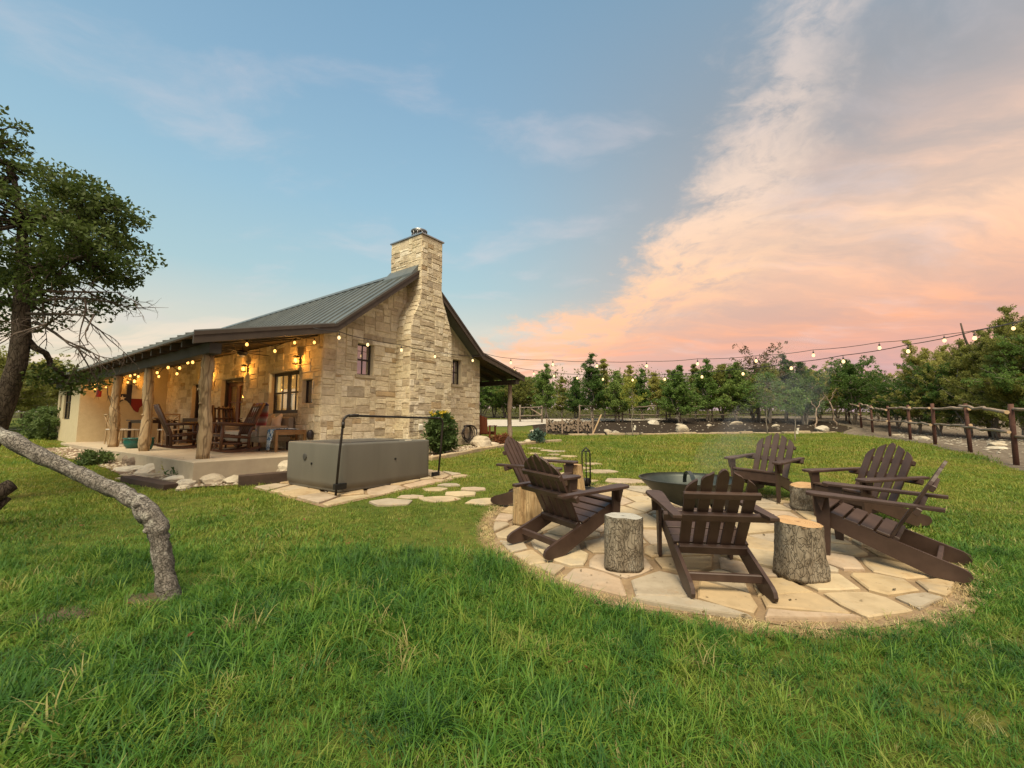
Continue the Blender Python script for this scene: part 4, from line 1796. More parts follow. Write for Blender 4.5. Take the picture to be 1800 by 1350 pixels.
def tub():
    c = TUB_B + HU * .95 + HV * .83
    zb = tz(*(TUB_B + HU * .3 + HV * .3).xy) + .035
    root = empty('plunge_tub', (c.x, c.y, zb), HROT)
    ht = .735
    def ring(d, z, r=.13):
        return [(x, y, z) for x, y in rounded_rect(.95 - d, .83 - d, max(r - d, .03), 8)]
    mb = MB()
    mb.stack([ring(.03, 0), ring(.03, .02), ring(.03, .05), ring(.012, .06), ring(.0, .14), ring(0, ht - .03), ring(.006, ht - .008), ring(.02, ht), ring(.07, ht), ring(.085, ht - .01), ring(.09, ht - .06)], True, False)
    mb.build('tub_shell', 'tub_grey', root, True)
    mb = MB()
    mb.stack([ring(.091, ht - .052), ring(.091, ht - .035), ring(.10, ht - .028)], False, True)
    cov = mb.build('tub_cover', 'tub_cover', root)
    mb = MB()
    mb.bbox(-.86, .86, -.012, .012, ht - .0275, ht - .018, .004)
    mb.build('cover_seam', 'tub_cover', cov)
    mb = MB()
    m = Matrix.Translation((-.955, .16, .50)) @ Matrix.Rotation(math.radians(-90), 4, 'Y')
    mb.lathe([(.052, -.006), (.052, .010), (.040, .014)], 24, m=m)
    mb.build('jet_cover', 'tub_cover', root)
    for (x, y, z, ax) in ((-.955, -.05, .40, 'Y'), (.1, -.835, .44, 'X')):
        mb = MB()
        m = Matrix.Translation((x, y, z)) @ Matrix.Rotation(math.radians(90 if ax == 'X' else -90), 4, ax)
        mb.lathe([(.018, -.008), (.018, .008), (.010, .010)], 14, m=m)
        mb.build('drain_plug', 'black_iron', root)
    mb = MB()
    mb.bbox(.36, .48, -.805, -.76, ht + .001, ht + .014, .004)
    mb.build('water_tag', 'tag_white', root)
    # pipe arch (cover lifter) along the long side
    yb = -.87
    h = 1.17
    mb = MB()
    def arc(cx, cz, a0, a1, r=.10, n=7):
        return [(cx + r * math.cos(math.radians(a0 + (a1 - a0) * i / n)), yb - .02, cz + r * math.sin(math.radians(a0 + (a1 - a0) * i / n))) for i in range(n + 1)]
    x0, x1 = -1.02, 1.05
    path = [(x0, yb, -.02), (x0 + .03, yb - .01, h * .5)] + arc(x0 + .17, h - .10, 180, 90) + arc(x1 + .02, h - .13, 90, 0) + [(x1 + .09, yb - .01, h * .5), (x1 + .03, yb, -.01)]
    mb.tube(path, .019, 10)
    pf = mb.build('pipe_arch', 'pipe_black', root, True)
    mb = MB()
    for a, b in (((x0 + .165, h), (x0 + .33, h)), ((x0 + .07, h - .19), (x0 + .068, h - .10))):
        mb.tube([(a[0], yb - .02, a[1]), (b[0], yb - .02, b[1])], .026, 10)
    mb.tube([(x1 - .02, yb - .02, h - .03), (x1 + .05, yb - .02, h - .03)], .026, 10)
    mb.build('elbow_joint', 'pipe_black', pf, True)
    mb = MB()
    mb.bbox(x0 - .03, x0 + .16, yb - .03, yb + .03, .06, .15, .006)
    mb.build('bracket', 'black_iron', pf)
    mb = MB()
    mb.bbox(x1 - .10, x1 + .06, yb - .02, yb + .04, .05, .13, .006)
    mb.build('bracket', 'black_iron', pf)
    tag(root, 'grey rounded plunge tub with black pipe arch on flagstones before the gable', 'hot tub')


tub()


# ------------------------------------------------------------------ porch furniture
def hm(u, v, z=FL, rz=0.0):
    """matrix at house coordinates"""
    return Matrix.Translation(hw(u, v, z)) @ Matrix.Rotation(HROT + rz, 4, 'Z')


def rocker(name, u, v, rz, mat, label, blanket=False):
    root = empty(name, mat=hm(u, v, FL + .002, rz))
    rd = random.Random(len(label))
    def pole(pts, r, nm):
        mb = MB()
        mb.tube(pts, r, 8, True, .06, rd)
        return mb.build(nm, mat, root, True)
    for s in (-1, 1):
        y = s * .27
        path = [(-.52 + 1.0 * i / 10, y, .028 + .14 * ((i / 10 - .55) ** 2) * 2.0) for i in range(11)]
        mb = MB()
        for p, q in zip(path, path[1:]):
            P, Q = Vector(p), Vector(q)
            w = Vector((0, .022, 0))
            mb.hexa([P - w - Vector((0, 0, .028)), Q - w - Vector((0, 0, .028)), Q + w - Vector((0, 0, .028)), P + w - Vector((0, 0, .028))],
                    [P - w + Vector((0, 0, .028)), Q - w + Vector((0, 0, .028)), Q + w + Vector((0, 0, .028)), P + w + Vector((0, 0, .028))])
        fix_normals(mb.build('runner', mat, root))
        pole([(.32, y, .06), (.30, y, .66)], .034, 'front_leg')
        pole([(-.24, y, .08), (-.26, y * .95, .42), (-.56, y * .9, 1.14)], .036, 'back_post')
        pole([(.40, y * 1.05, .66), (-.36, y * .98, .62)], .036, 'armrest')
        pole([(.31, y, .20), (-.25, y, .20)], .022, 'side_rail')
        pole([(.31, y, .38), (-.26, y, .32)], .028, 'side_rail')
    for z in (.22, .38):
        pole([(.31, -.27, z), (.31, .27, z)], .026, 'front_rail')
    for i in range(6):
        t = i / 5
        mb = MB()
        m = Matrix.Translation((.30 - t * .55, 0, .42 - t * .07))
        mb.bbox(-.045, .045, -.25, .25, -.012, .012, .004, m)
        mb.build('seat_slat', mat, root)
    for i in range(5):
        mb = MB()
        y = (i - 2) * .105
        d = Vector((-.30, 0, .72)).normalized()
        p0 = Vector((-.27, y, .40))
        mb.tube([p0, p0 + d * .36, p0 + d * (.74 + .05 * (1 - abs(i - 2) / 2))], .034, 6, True, .05, rd)
        mb.build('back_slat', mat, root, True)
    pole([(-.42, -.26, .78), (-.42, .26, .78)], .026, 'back_rail')
    pole([(-.52, -.27, 1.06), (-.52, .27, 1.06)], .028, 'back_rail')
    tag(root, label, 'rocking chair', 'log rocking chairs on the porch')
    if blanket:
        b = empty('striped_blanket', mat=hm(u, v, FL + .002, rz))
        mb = MB()
        rows = []
        prof = [(-.40, .62), (-.47, .86), (-.535, 1.06), (-.60, 1.145), (-.655, 1.10), (-.64, .85), (-.60, .55), (-.57, .34)]
        for x, z in prof:
            rows.append([(x + .010 * math.sin(9 * y + z * 3) - (.0 if z > 1 else 0), y, z) for y in np.linspace(-.24, .24, 13)])
        ids = [mb.pts(r) for r in rows]
        for a, c in zip(ids, ids[1:]):
            for q in range(12):
                mb.face(a[q], a[q + 1], c[q + 1], c[q])
        cl = mb.build('cloth', 'serape', b, True)
        sm = cl.modifiers.new('thick', 'SOLIDIFY')
        sm.thickness = .012
        sm.offset = 1
        tag(b, 'white red and purple striped blanket draped over the right rocking chair', 'blanket')
    return root


rocker('rocking_chair', -1.35, 1.36, math.radians(180), 'rocker_wood', 'brown log rocking chair with a striped blanket over its back', True)
rocker('rocking_chair', -1.55, 3.95, math.radians(-8), 'rocker_dark', 'dark log rocking chair left of the nearest porch post')
rocker('rocking_chair', -.75, 3.3, math.radians(-100), 'rocker_dark', 'dark log rocking chair in front of the porch door')


def sofa():
    root = empty('porch_sofa', mat=hm(-.50, 2.15, FL + .002, math.radians(180)))     # local x toward the yard, y along the wall
    W = 1.05
    mb = MB()
    mb.bbox(-.36, .38, -W, W, .20, .33, .02)
    mb.build('seat_base', 'sofa_fabric', root)
    mb = MB()
    mb.bbox(-.42, -.30, -W, W, .334, .82, .03)
    mb.build('backrest', 'sofa_fabric', root)
    for s in (-1, 1):
        mb = MB()
        mb.bbox(-.295, .38, s * (W - .06) - .06, s * (W - .06) + .06, .334, .60, .03)
        mb.build('armrest', 'sofa_fabric', root)
        for x in (-.34, .32):
            mb = MB()
            mb.tube([(x, s * .95, 0), (x, s * .95, .20)], [.022, .03], 8)
            mb.build('leg', 'rocker_dark', root)
        mb = MB()
        mb.bbox(-.29, .40, s * .47 - .45, s * .47 + .45, .334, .47, .035)
        mb.build('seat_cushion', 'cushion', root)
    tag(root, 'light grey upholstered sofa under the porch window', 'sofa')
    rd = random.Random(2)
    for i, (y, mt, lab) in enumerate(((-.70, 'cushion', 'cream throw pillow at the left end of the porch sofa'), (-.30, 'pillow_tan', 'dark-edged tan throw pillow second from the left on the sofa'),
                                      (.18, 'pillow_tan', 'tan throw pillow in the middle of the sofa'), (.62, 'cushion', 'pale throw pillow at the right end of the sofa'))):
        mb = MB()
        m = Matrix.Translation((-.17, -y, .665)) @ Matrix.Rotation(math.radians(-16), 4, 'Y') @ Matrix.Rotation(rd.uniform(-.3, .3), 4, 'X')
        rings = []
        for d, s in ((-.085, .25), (-.06, .72), (-.025, .95), (0, 1.0), (.025, .95), (.06, .72), (.085, .25)):
            ring = []
            for a, b in ((-1, -1), (-.5, -.88), (0, -.84), (.5, -.88), (1, -1), (.88, -.5), (.84, 0), (.88, .5), (1, 1), (.5, .88), (0, .84), (-.5, .88), (-1, 1), (-.88, .5), (-.84, 0), (-.88, -.5)):
                ring.append(m @ Vector((d, a * .2 * s, b * .2 * s)))
            rings.append(ring)
        mb.stack(rings)
        p = mb.build('throw_pillow', mt, None, True)
        p.matrix_world = hm(-.50, 2.15, FL + .002, math.radians(180))
        tag(p, lab, 'pillow')


sofa()


def side_table():
    u, v = -.42, .72
    root = empty('side_table', mat=hm(u, v, FL + .002, 0))
    hx, hy, h = .36, .22, .50
    for x in (-hx + .03, hx - .03):
        for y in (-hy + .03, hy - .03):
            mb = MB()
            mb.bbox(x - .025, x + .025, y - .025, y + .025, 0, h - .032, .004)
            mb.build('leg', 'log_orange', root)
    for i in range(4):
        mb = MB()
        y = -hy + .055 + i * .11
        mb.bbox(-hx, hx, y - .052, y + .052, h - .03, h, .004)
        mb.build('top_plank', 'log_orange', root)
    mb = MB()
    mb.bbox(-hx + .06, hx - .06, -hy + .01, -hy + .03, h - .11, h - .034, .003)
    mb.build('apron', 'log_orange', root)
    tag(root, 'small orange wooden side table on the porch beside the tub', 'side table')
    t = empty('beach_towel', mat=hm(u, v, FL + .002, 0))
    mb = MB()
    prof = [(.18, h + .022), (.0, h + .03), (-.2, h + .022), (-hx - .005, h + .022), (-hx - .03, h - .02), (-hx - .045, h - .2), (-hx - .06, .22), (-hx - .075, .04)]
    ids = []
    for i, (x, z) in enumerate(prof):
        w = .20 - .02 * i * (1 if i < 5 else .8)
        ids.append(mb.pts([(x + .012 * math.sin(14 * y + i), y - .02, z + (.012 * math.cos(16 * y + i) if i < 3 else 0)) for y in np.linspace(-w, w, 14)]))
    for a, b in zip(ids, ids[1:]):
        for q in range(13):
            mb.face(a[q], a[q + 1], b[q + 1], b[q])
    c = mb.build('cloth', 'towel', t, True)
    sm = c.modifiers.new('thick', 'SOLIDIFY')
    sm.thickness = .014
    sm.offset = 0
    tag(t, 'blue and white patterned towel hanging over the wooden side table', 'towel')


side_table()


def xback_chair(u, v, rz, label):
    root = empty('dining_chair', mat=hm(u, v, FL + .002, rz))
    def bar(a, b, r, nm):
        mb = MB()
        mb.tube([a, b], r, 6)
        mb.build(nm, 'chair_oak', root)
    for s in (-1, 1):
        bar((.20, s * .19, 0), (.20, s * .19, .44), .020, 'leg')
        mb = MB()
        mb.tube([(-.22, s * .19, 0), (-.20, s * .19, .45), (-.27, s * .18, .92)], .020, 6)
        mb.build('back_post', 'chair_oak', root)
    mb = MB()
    mb.bbox(-.22, .23, -.215, .215, .44, .475, .008)
    mb.build('seat', 'cushion', root)
    bar((-.27, -.19, .91), (-.27, .19, .91), .026, 'top_rail')
    bar((-.215, -.18, .52), (-.268, .18, .88), .014, 'cross_brace')
    bar((-.215, .18, .52), (-.268, -.18, .88), .014, 'cross_brace')
    tag(root, label, 'dining chair', 'X-back dining chairs on the porch')


def dining():
    root = empty('dining_table', mat=hm(-1.25, 7.6, FL + .002, 0))
    for x in (-.38, .38):
        for y in (-.75, .75):
            mb = MB()
            mb.bbox(x - .035, x + .035, y - .035, y + .035, 0, .69, .005)
            mb.build('leg', 'dark_table', root)
    for i in range(5):
        mb = MB()
        x = -.36 + i * .18
        mb.bbox(x - .087, x + .087, -.92, .92, .72, .755, .004)
        mb.build('top_plank', 'dark_table', root)
    mb = MB()
    mb.bbox(-.37, .37, -.8, .8, .65, .718, .004)
    mb.build('apron', 'dark_table', root)
    tag(root, 'dark wooden dining table at the far end of the porch', 'dining table')
    b = empty('porch_bench', mat=hm(-.35, 7.7, FL + .002, 0))
    mb = MB()
    mb.bbox(-.16, .16, -.75, .75, .42, .46, .006)
    mb.build('seat', 'dark_table', b)
    for y in (-.62, .62):
        mb = MB()
        mb.bbox(-.12, .12, y - .03, y + .03, 0, .42, .004)
        mb.build('leg', 'dark_table', b)
    mb = MB()
    mb.bbox(.14, .17, -.75, .75, .60, .82, .006)
    mb.bbox(.145, .165, -.70, -.66, .46, .60, .002)
    mb.bbox(.145, .165, .66, .70, .46, .60, .002)
    mb.build('backrest', 'dark_table', b)
    tag(b, 'dark wooden bench against the stone wall behind the dining table', 'bench')
    xback_chair(-1.95, 8.3, 0, 'pale X-back dining chair seen beside the middle porch post')
    xback_chair(-1.95, 7.1, 0, 'pale X-back dining chair on the yard side of the dining table')
    xback_chair(-1.2, 6.25, math.radians(90), 'pale X-back dining chair at the near end of the dining table')
    bo = MB()
    bo.lathe([(.05, 0), (.10, .03), (.15, .07), (.14, .07), (.09, .035), (.02, .02)], 20)
    o = bo.build('serving_bowl', 'chair_oak', None, True)
    o.matrix_world = hm(-1.2, 7.2, FL + .76, 0)
    tag(o, 'small wooden bowl standing on the dining table', 'bowl')


dining()


def pot(u, v, r, h, label, plant=True):
    root = empty('glazed_pot', mat=hm(u, v, FL + .002, 0))
    mb = MB()
    mb.lathe([(r * .62, 0), (r * .9, h * .3), (r * 1.0, h * .62), (r * .93, h * .88), (r * 1.04, h * .92), (r * 1.04, h), (r * .92, h), (r * .88, h * .85)], 26, True, False)
    mb.build('pot', 'teal_glaze', root, True)
    mb = MB()
    mb.lathe([(.001, h * .86), (r * .87, h * .86)], 20, False, False)
    mb.build('soil', 'dirt', root)
    tag(root, label, 'pot', 'teal glazed pots on the porch')


pot(-2.28, 5.05, .19, .27, 'wide teal glazed pot at the foot of the farthest porch post')
pot(-2.22, 4.05, .14, .30, 'narrow teal glazed pot beside the middle porch post')


# texas shaped sign on the stucco end wall
def texas():
    tx = [(.0, .0), (.10, .02), (.16, .10), (.22, .19), (.30, .24), (.36, .20), (.42, .12), (.47, .02), (.53, -.12), (.60, -.20), (.66, -.22), (.68, -.06), (.74, .04), (.86, .14), (.95, .20), (1.0, .30), (.98, .48), (.96, .60), (.80, .60), (.66, .64), (.56, .68), (.56, 1.0), (.34, 1.0), (.34, .46), (.06, .46)]
    # outline in a 1 x 1.2 frame; shift so that the panhandle stands up
    s, u0, z0 = 1.15, -1.60, 1.86
    P = [(u0 + a * s, z0 + b * s * .85) for a, b in tx]
    root = empty('wall_sign', mat=hm(0, AV0, 0, 0))
    def plate(poly, n0, n1, mat, nm):
        bm = bmesh.new()
        vs = [bm.verts.new((a, -n1, b)) for a, b in poly]
        f = bm.faces.new(vs)
        r = bmesh.ops.extrude_face_region(bm, geom=[f])
        for g in r['geom']:
            if isinstance(g, bmesh.types.BMVert):
                g.co.y = -n0
        bmesh.ops.recalc_face_normals(bm, faces=bm.faces[:])
        me = bpy.data.meshes.new(nm)
        bm.to_mesh(me)
        bm.free()
        me.materials.append(MATS[mat])
        return link(nm, me, root)
    plate(P, .004, .02, 'dark_frame', 'back_plate')
    def clip(poly, *hp):
        for h in hp:
            poly = clip_poly(poly, *h)
        return poly
    um, zm = u0 + .46 * s, z0 + .30 * s * .85
    plate(clip(P, (1, 0, um)), .021, .03, 'sign_blue', 'blue_field')
    plate(clip(P, (-1, 0, -um - .004), (0, -1, -zm)), .021, .03, 'sign_white', 'white_field')
    plate(clip(P, (-1, 0, -um - .004), (0, 1, zm - .004)), .021, .03, 'sign_red', 'red_field')
    star = []
    for q in range(10):
        r = .105 if q % 2 == 0 else .042
        a = math.pi / 2 + q * math.pi / 5
        star.append((u0 + .24 * s + r * math.cos(a), z0 + .30 * s * .85 + r * math.sin(a)))
    plate(star, .031, .045, 'sign_white', 'star')
    tag(root, 'state-shaped wooden flag sign, blue white and red with a star, on the end wall', 'wall sign')


texas()


# ------------------------------------------------------------------ lamps
def point_light(parent, loc, power, col=(1.0, .40, .065), r=.04):
    ld = bpy.data.lights.new('glow', 'POINT')
    ld.energy = power
    ld.color = col
    ld.shadow_soft_size = r
    lo = bpy.data.objects.new('lamp_light', ld)
    COL.objects.link(lo)
    lo.parent = parent
    lo.location = loc


def sconce(m, label, power=9):
    """wall lantern, local +x away from the wall"""
    root = empty('wall_sconce', mat=m)
    mb = MB()
    mb.bbox(.004, .022, -.045, .045, -.10, .10, .004)
    mb.tube([(.02, 0, .06), (.09, 0, .12), (.14, 0, .10)], .009, 6)
    mb.build('bracket', 'black_iron', root)
    mb = MB()
    mb.lathe([(.075, .07), (.06, .10), (.015, .13)], 12, m=Matrix.Translation((.14, 0, 0)))
    for q in range(4):
        a = math.pi / 4 + q * math.pi / 2
        x, y = .14 + .06 * math.cos(a), .06 * math.sin(a)
        mb.bbox(x - .005, x + .005, y - .005, y + .005, -.10, .07, .001)
    mb.lathe([(.03, -.12), (.07, -.10), (.07, -.09)], 12, m=Matrix.Translation((.14, 0, 0)))
    mb.build('lantern_cage', 'black_iron', root)
    mb = MB()
    mb.lathe([(.012, .05), (.030, .02), (.036, -.02), (.026, -.05), (.006, -.065)], 14, m=Matrix.Translation((.14, 0, 0)))
    mb.build('bulb', 'sconce_glow', root, True)
    point_light(root, (.22, 0, .0), power)
    tag(root, label, 'wall lamp', 'lit wall lanterns on the porch')


_w = math.radians(180)
sconce(hm(0, 6.75, 2.84, _w), 'lit wall lantern left of the porch door, beside the nearest post', 24)
sconce(hm(0, 4.0, 2.86, _w), 'lit wall lantern right of the porch door', 24)
sconce(hm(0, 1.02, 2.86, _w), 'lit wall lantern above the right side of the porch window', 24)
sconce(hm(-1.05, AV0, 2.80, math.radians(-90)), 'lit wall lantern above the flag sign on the end wall', 10)


def bulb_shape(mb, p, s=1.0):
    m = Matrix.Translation(p)
    mb.lathe([(.010 * s, -.055 * s), (.020 * s, -.062 * s), (.034 * s, -.085 * s), (.040 * s, -.11 * s), (.034 * s, -.138 * s), (.015 * s, -.155 * s)], 12, m=m)


def socket_shape(mb, p, s=1.0):
    m = Matrix.Translation(p)
    mb.lathe([(.006 * s, .004), (.020 * s, .0), (.022 * s, -.050 * s), (.014 * s, -.058 * s)], 10, m=m)


def string_lights(pts, label, mat='bulb_yard', ends=None, s=1.0, sag=.0, power=0, light_every=3, drop=.05, flat=False):
    """pts: bulb anchor points in the world; ends: extra cable points before/after"""
    P = [Vector(p) for p in pts]
    root = empty('string_light', P[0])
    o0 = P[0]
    path = ([Vector(e) for e in ends[0]] if ends else []) + [p + Vector((0, 0, .0)) for p in P] + ([Vector(e) for e in ends[1]] if ends else [])
    fine = []
    for a, b in zip(path, path[1:]):
        for i in range(4):
            t = i / 4
            fine.append(a.lerp(b, t) - Vector((0, 0, sag * 4 * t * (1 - t))) - o0)
    fine.append(path[-1] - o0)
    mb = MB()
    mb.tube(fine, .0085, 5)
    mb.build('cable', 'wire_black', root, True)
    for i, p in enumerate(P):
        q = p - o0
        mb = MB()
        mb.tube([q, q - Vector((0, 0, drop))], .006, 5)
        socket_shape(mb, q - Vector((0, 0, drop)), s)
        so = mb.build('socket', 'wire_black', root, True)
        b = MB()
        bulb_shape(b, q - Vector((0, 0, drop)), s)
        b.build('bulb', mat, so, True)
        if power and i % light_every == 0:
            point_light(root, q - Vector((0, 0, drop + .10)), power)
    tag(root, label, 'string lights', 'strings of bulb lights')


up = [(-.04, 14.44, 3.31), (1.36, 14.0, 3.19), (2.74, 13.57, 3.08), (4.2, 13.12, 3.02), (5.6, 12.68, 3.03), (7.1, 12.22, 3.05), (8.47, 11.79, 3.15), (9.94, 11.33, 3.28), (11.28, 10.91, 3.4), (12.62, 10.5, 3.63), (13.95, 10.1, 3.9)]
up = [(x, y, z + .16) for x, y, z in up]
string_lights(up, 'upper string of bulbs running from the gable corner over the lawn', 'bulb_yard', ([hw(5.5, -.56, 3.62)], [(15.6, 9.6, 4.3)]), .95, .03)
lowp = [(-.59, 17.34, 3.5), (.09, 16.66, 3.3), (.82, 15.91, 3.08), (1.52, 15.2, 2.92), (2.24, 14.46, 2.76), (2.96, 13.73, 2.65), (3.71, 12.97, 2.55), (4.43, 12.23, 2.5), (5.17, 11.47, 2.49), (5.89, 10.74, 2.49), (6.63, 9.99, 2.54), (7.32, 9.28, 2.6), (8.06, 8.53, 2.7), (8.71, 7.87, 2.84), (9.4, 7.2, 3.02)]
lowp = [(x, y, z + .16) for x, y, z in lowp][1:]
string_lights(lowp, 'lower string of bulbs running from the side porch eave across the yard', 'bulb_yard', ([hw(7.7, .3, 3.1)], [(10.2, 6.4, 3.35)]), .80, .02)
gab = [hw(u, -.72, z + .15) for u, z in ((-.04, 3.24), (.74, 3.19), (1.79, 3.20), (3.02, 3.18), (4.69, 3.26))]
string_lights(gab, 'string of bulbs hung across the stone gable wall', 'bulb_yard', ([hw(-.6, -.58, 3.40)], [hw(5.5, -.60, 3.56)]), .85, .02)
pb = [(-.42, -.34, 3.12), (-.4, .59, 3.22), (-1.0, .27, 2.90), (-1.6, .24, 2.96), (-1.6, 1.69, 2.99), (-1.6, 3.68, 2.84), (-1.6, 4.44, 2.60), (-1.6, 5.19, 2.84), (-1.6, 5.95, 2.62), (-1.6, 6.65, 2.83), (-1.6, 8.38, 2.84), (-1.6, 9.13, 2.62), (-1.6, 9.89, 2.84), (-2.18, 8.41, 2.62)]
string_lights([hw(u, v, z + .10) for u, v, z in pb], 'string of warm bulbs zigzagging under the porch ceiling', 'bulb_warm', None, .75, 0, 5.0, 3, .02)
pb2 = [(-2.1, 9.3, 2.44), (-2.15, 9.75, 2.62), (-2.15, 10.2, 2.74), (-2.1, 10.75, 2.60), (-2.15, 10.52, 2.40)]
string_lights([hw(u, v, z + .10) for u, v, z in pb2], 'short loop of warm bulbs in the corner by the stucco wall', 'bulb_warm', None, .75, 0, 4.0, 2, .02)


pb3 = [(-2.15, .75 + .8 * i, 2.58 + .07 * (i % 2)) for i in range(10)]
string_lights([hw(u, v, z + .06) for u, v, z in pb3], 'row of warm bulbs hung along the inside of the porch beam', 'bulb_warm', None, .70, .03, 3.0, 4, .02)


def lantern_red():
    root = empty('hanging_lantern', hw(-2.12, 10.05, 2.13), HROT)
    mb = MB()
    mb.lathe([(.055, 0), (.065, .01), (.065, .20), (.05, .22), (.015, .26)], 16)
    mb.build('body', 'red_metal', root, True)
    mb = MB()
    mb.tube([(0, 0, .26), (0, 0, .58)], .006, 6)
    mb.build('hook', 'wire_black', root)
    tag(root, 'small red lantern hanging in the far porch corner', 'lantern')


lantern_red()


def ceiling_fan():
    u, v = -1.0, 1.95
    zt = roof_z(u) - .08
    root = empty('ceiling_fan', hw(u, v, zt), HROT)
    mb = MB()
    mb.tube([(0, 0, 0), (0, 0, -.22)], .014, 8)
    mb.build('down_rod', 'fan_black', root)
    mb = MB()
    mb.lathe([(.03, -.20), (.11, -.23), (.12, -.30), (.08, -.33), (.06, -.34)], 20)
    mb.build('motor', 'fan_black', root, True)
    mb = MB()
    mb.lathe([(.055, -.341), (.06, -.36), (.03, -.385)], 16)
    mb.build('light_dome', 'tag_white', root, True)
    for q in range(5):
        mb = MB()
        mb.bbox(.12, .62, -.06, .06, -.275, -.268, .002, Matrix.Rotation(q * 2 * math.pi / 5, 4, 'Z') @ Matrix.Rotation(.0, 4, 'X'))
        mb.build('blade', 'fan_black', root)
    tag(root, 'black ceiling fan with five blades under the porch roof', 'ceiling fan')


ceiling_fan()


def interior_lamp():
    root = empty('table_lamp', hw(.95, 1.62, FL), HROT)
    mb = MB()
    mb.lathe([(.20, 0), (.20, .02), (.03, .05), (.03, .70), (.22, .72), (.22, .75)], 18)
    mb.build('stand_table', 'rocker_wood', root, True)
    mb = MB()
    mb.lathe([(.07, .752), (.09, .80), (.05, .95), (.015, 1.05), (.015, 1.10)], 16)
    mb.build('lamp_base', 'terracotta', root, True)
    mb = MB()
    mb.lathe([(.20, 1.08), (.13, 1.40)], 20, False, False)
    mb.build('lamp_shade', 'lampshade_lit', root, True)
    point_light(root, (0, 0, 1.5), 60, (1, .72, .38), .12)
    tag(root, 'lit table lamp glowing behind the porch window', 'lamp')
    c = empty('window_curtain', hw(.42, 1.86, FL), HROT)
    for i, (v0, v1) in enumerate(((.28, .62), (-.62, -.22))):
        mb = MB()
        ids = []
        for z in (1.0, 1.45):
            ids.append(mb.pts([(.015 * math.sin(t * 40), t, z) for t in np.linspace(v0, v1, 24)]))
        for q in range(23):
            mb.face(ids[0][q], ids[0][q + 1], ids[1][q + 1], ids[1][q])
        o = mb.build('curtain_panel', 'cushion', c, True)
        o.modifiers.new('thick', 'SOLIDIFY').thickness = .004
    mb = MB()
    mb.tube([(0, -.72, 1.46), (0, .72, 1.46)], .012, 8)
    mb.build('rod', 'black_iron', c)
    tag(c, 'short cream cafe curtain inside the porch window', 'curtain')
    # a lamp deeper in the hall seen through the door
    r2 = empty('hall_lamp', hw(1.8, 5.0, 3.39), HROT)
    mb = MB()
    mb.tube([(0, 0, 0), (0, 0, -.4)], .008, 6)
    mb.build('cord', 'black_iron', r2)
    mb = MB()
    mb.lathe([(.03, -.40), (.16, -.58)], 18, False, False)
    mb.build('shade', 'lampshade_lit', r2, True)
    point_light(r2, (0, 0, -.62), 9, (1, .55, .22), .1)
    tag(r2, 'orange pendant lamp glowing inside the hall behind the porch door', 'lamp')


interior_lamp()


def wall_bits():
    # dark covered tap on the porch wall foot and a small vent on the gable
    root = empty('tap_cover', mat=hm(0, .28, .98, _w))
    mb = MB()
    mb.lathe([(.05, -.11), (.075, -.04), (.075, .06), (.05, .11), (.02, .13)], 14, m=Matrix.Translation((.085, 0, 0)))
    mb.build('cover', 'hose_black', root, True)
    mb = MB()
    mb.tube([(.0, 0, .02), (.09, 0, .02)], .014, 8)
    mb.build('spout', 'steel', root)
    tag(root, 'black insulated tap cover on the wall beside the side table', 'tap')
    x = empty('gable_vent', mat=Matrix.Translation(hw(2.6, -.62, 1.15)) @ Matrix.Rotation(HROT - math.pi / 2, 4, 'Z'))
    mb = MB()
    mb.bbox(.0, .03, -.07, .07, -.09, .05, .006)
    mb.build('box', 'tag_white', x)
    mb = MB()
    mb.prism([(.03, .05), (.0, .09), (.0, .05)], -.07, .07)
    fix_normals(mb.build('hood', 'tag_white', x))
    tag(x, 'small white outlet box on the foot of the stone chimney', 'outlet box')


wall_bits()


def hose():
    root = empty('coiled_hose', mat=Matrix.Translation(hw(5.15, -.03, .0)) @ Matrix.Rotation(HROT, 4, 'Z'))
    rd = random.Random(3)
    g = tz(*hw(5.15, -.2).xy)
    mb = MB()
    mb.bbox(-.10, .10, -.10, .0, 1.12, 1.17, .006)
    mb.build('hanger', 'black_iron', root)
    for i in range(7):
        mb = MB()
        w = .16 + .03 * i + rd.uniform(-.02, .02)
        dz = rd.uniform(.46, .62)
        pts = []
        for q in range(17):
            a = 2 * math.pi * q / 16
            pts.append((w * math.sin(a) * (1 + .15 * math.sin(a * 2 + i)), -.06 - .022 * i, 1.19 - dz / 2 + dz / 2 * math.cos(a)))
        mb.tube(pts, .013, 6)
        mb.build('hose_loop', 'hose_black', root, True)
    tag(root, 'black garden hose coiled on a hanger at the right end of the gable wall', 'hose')


hose()


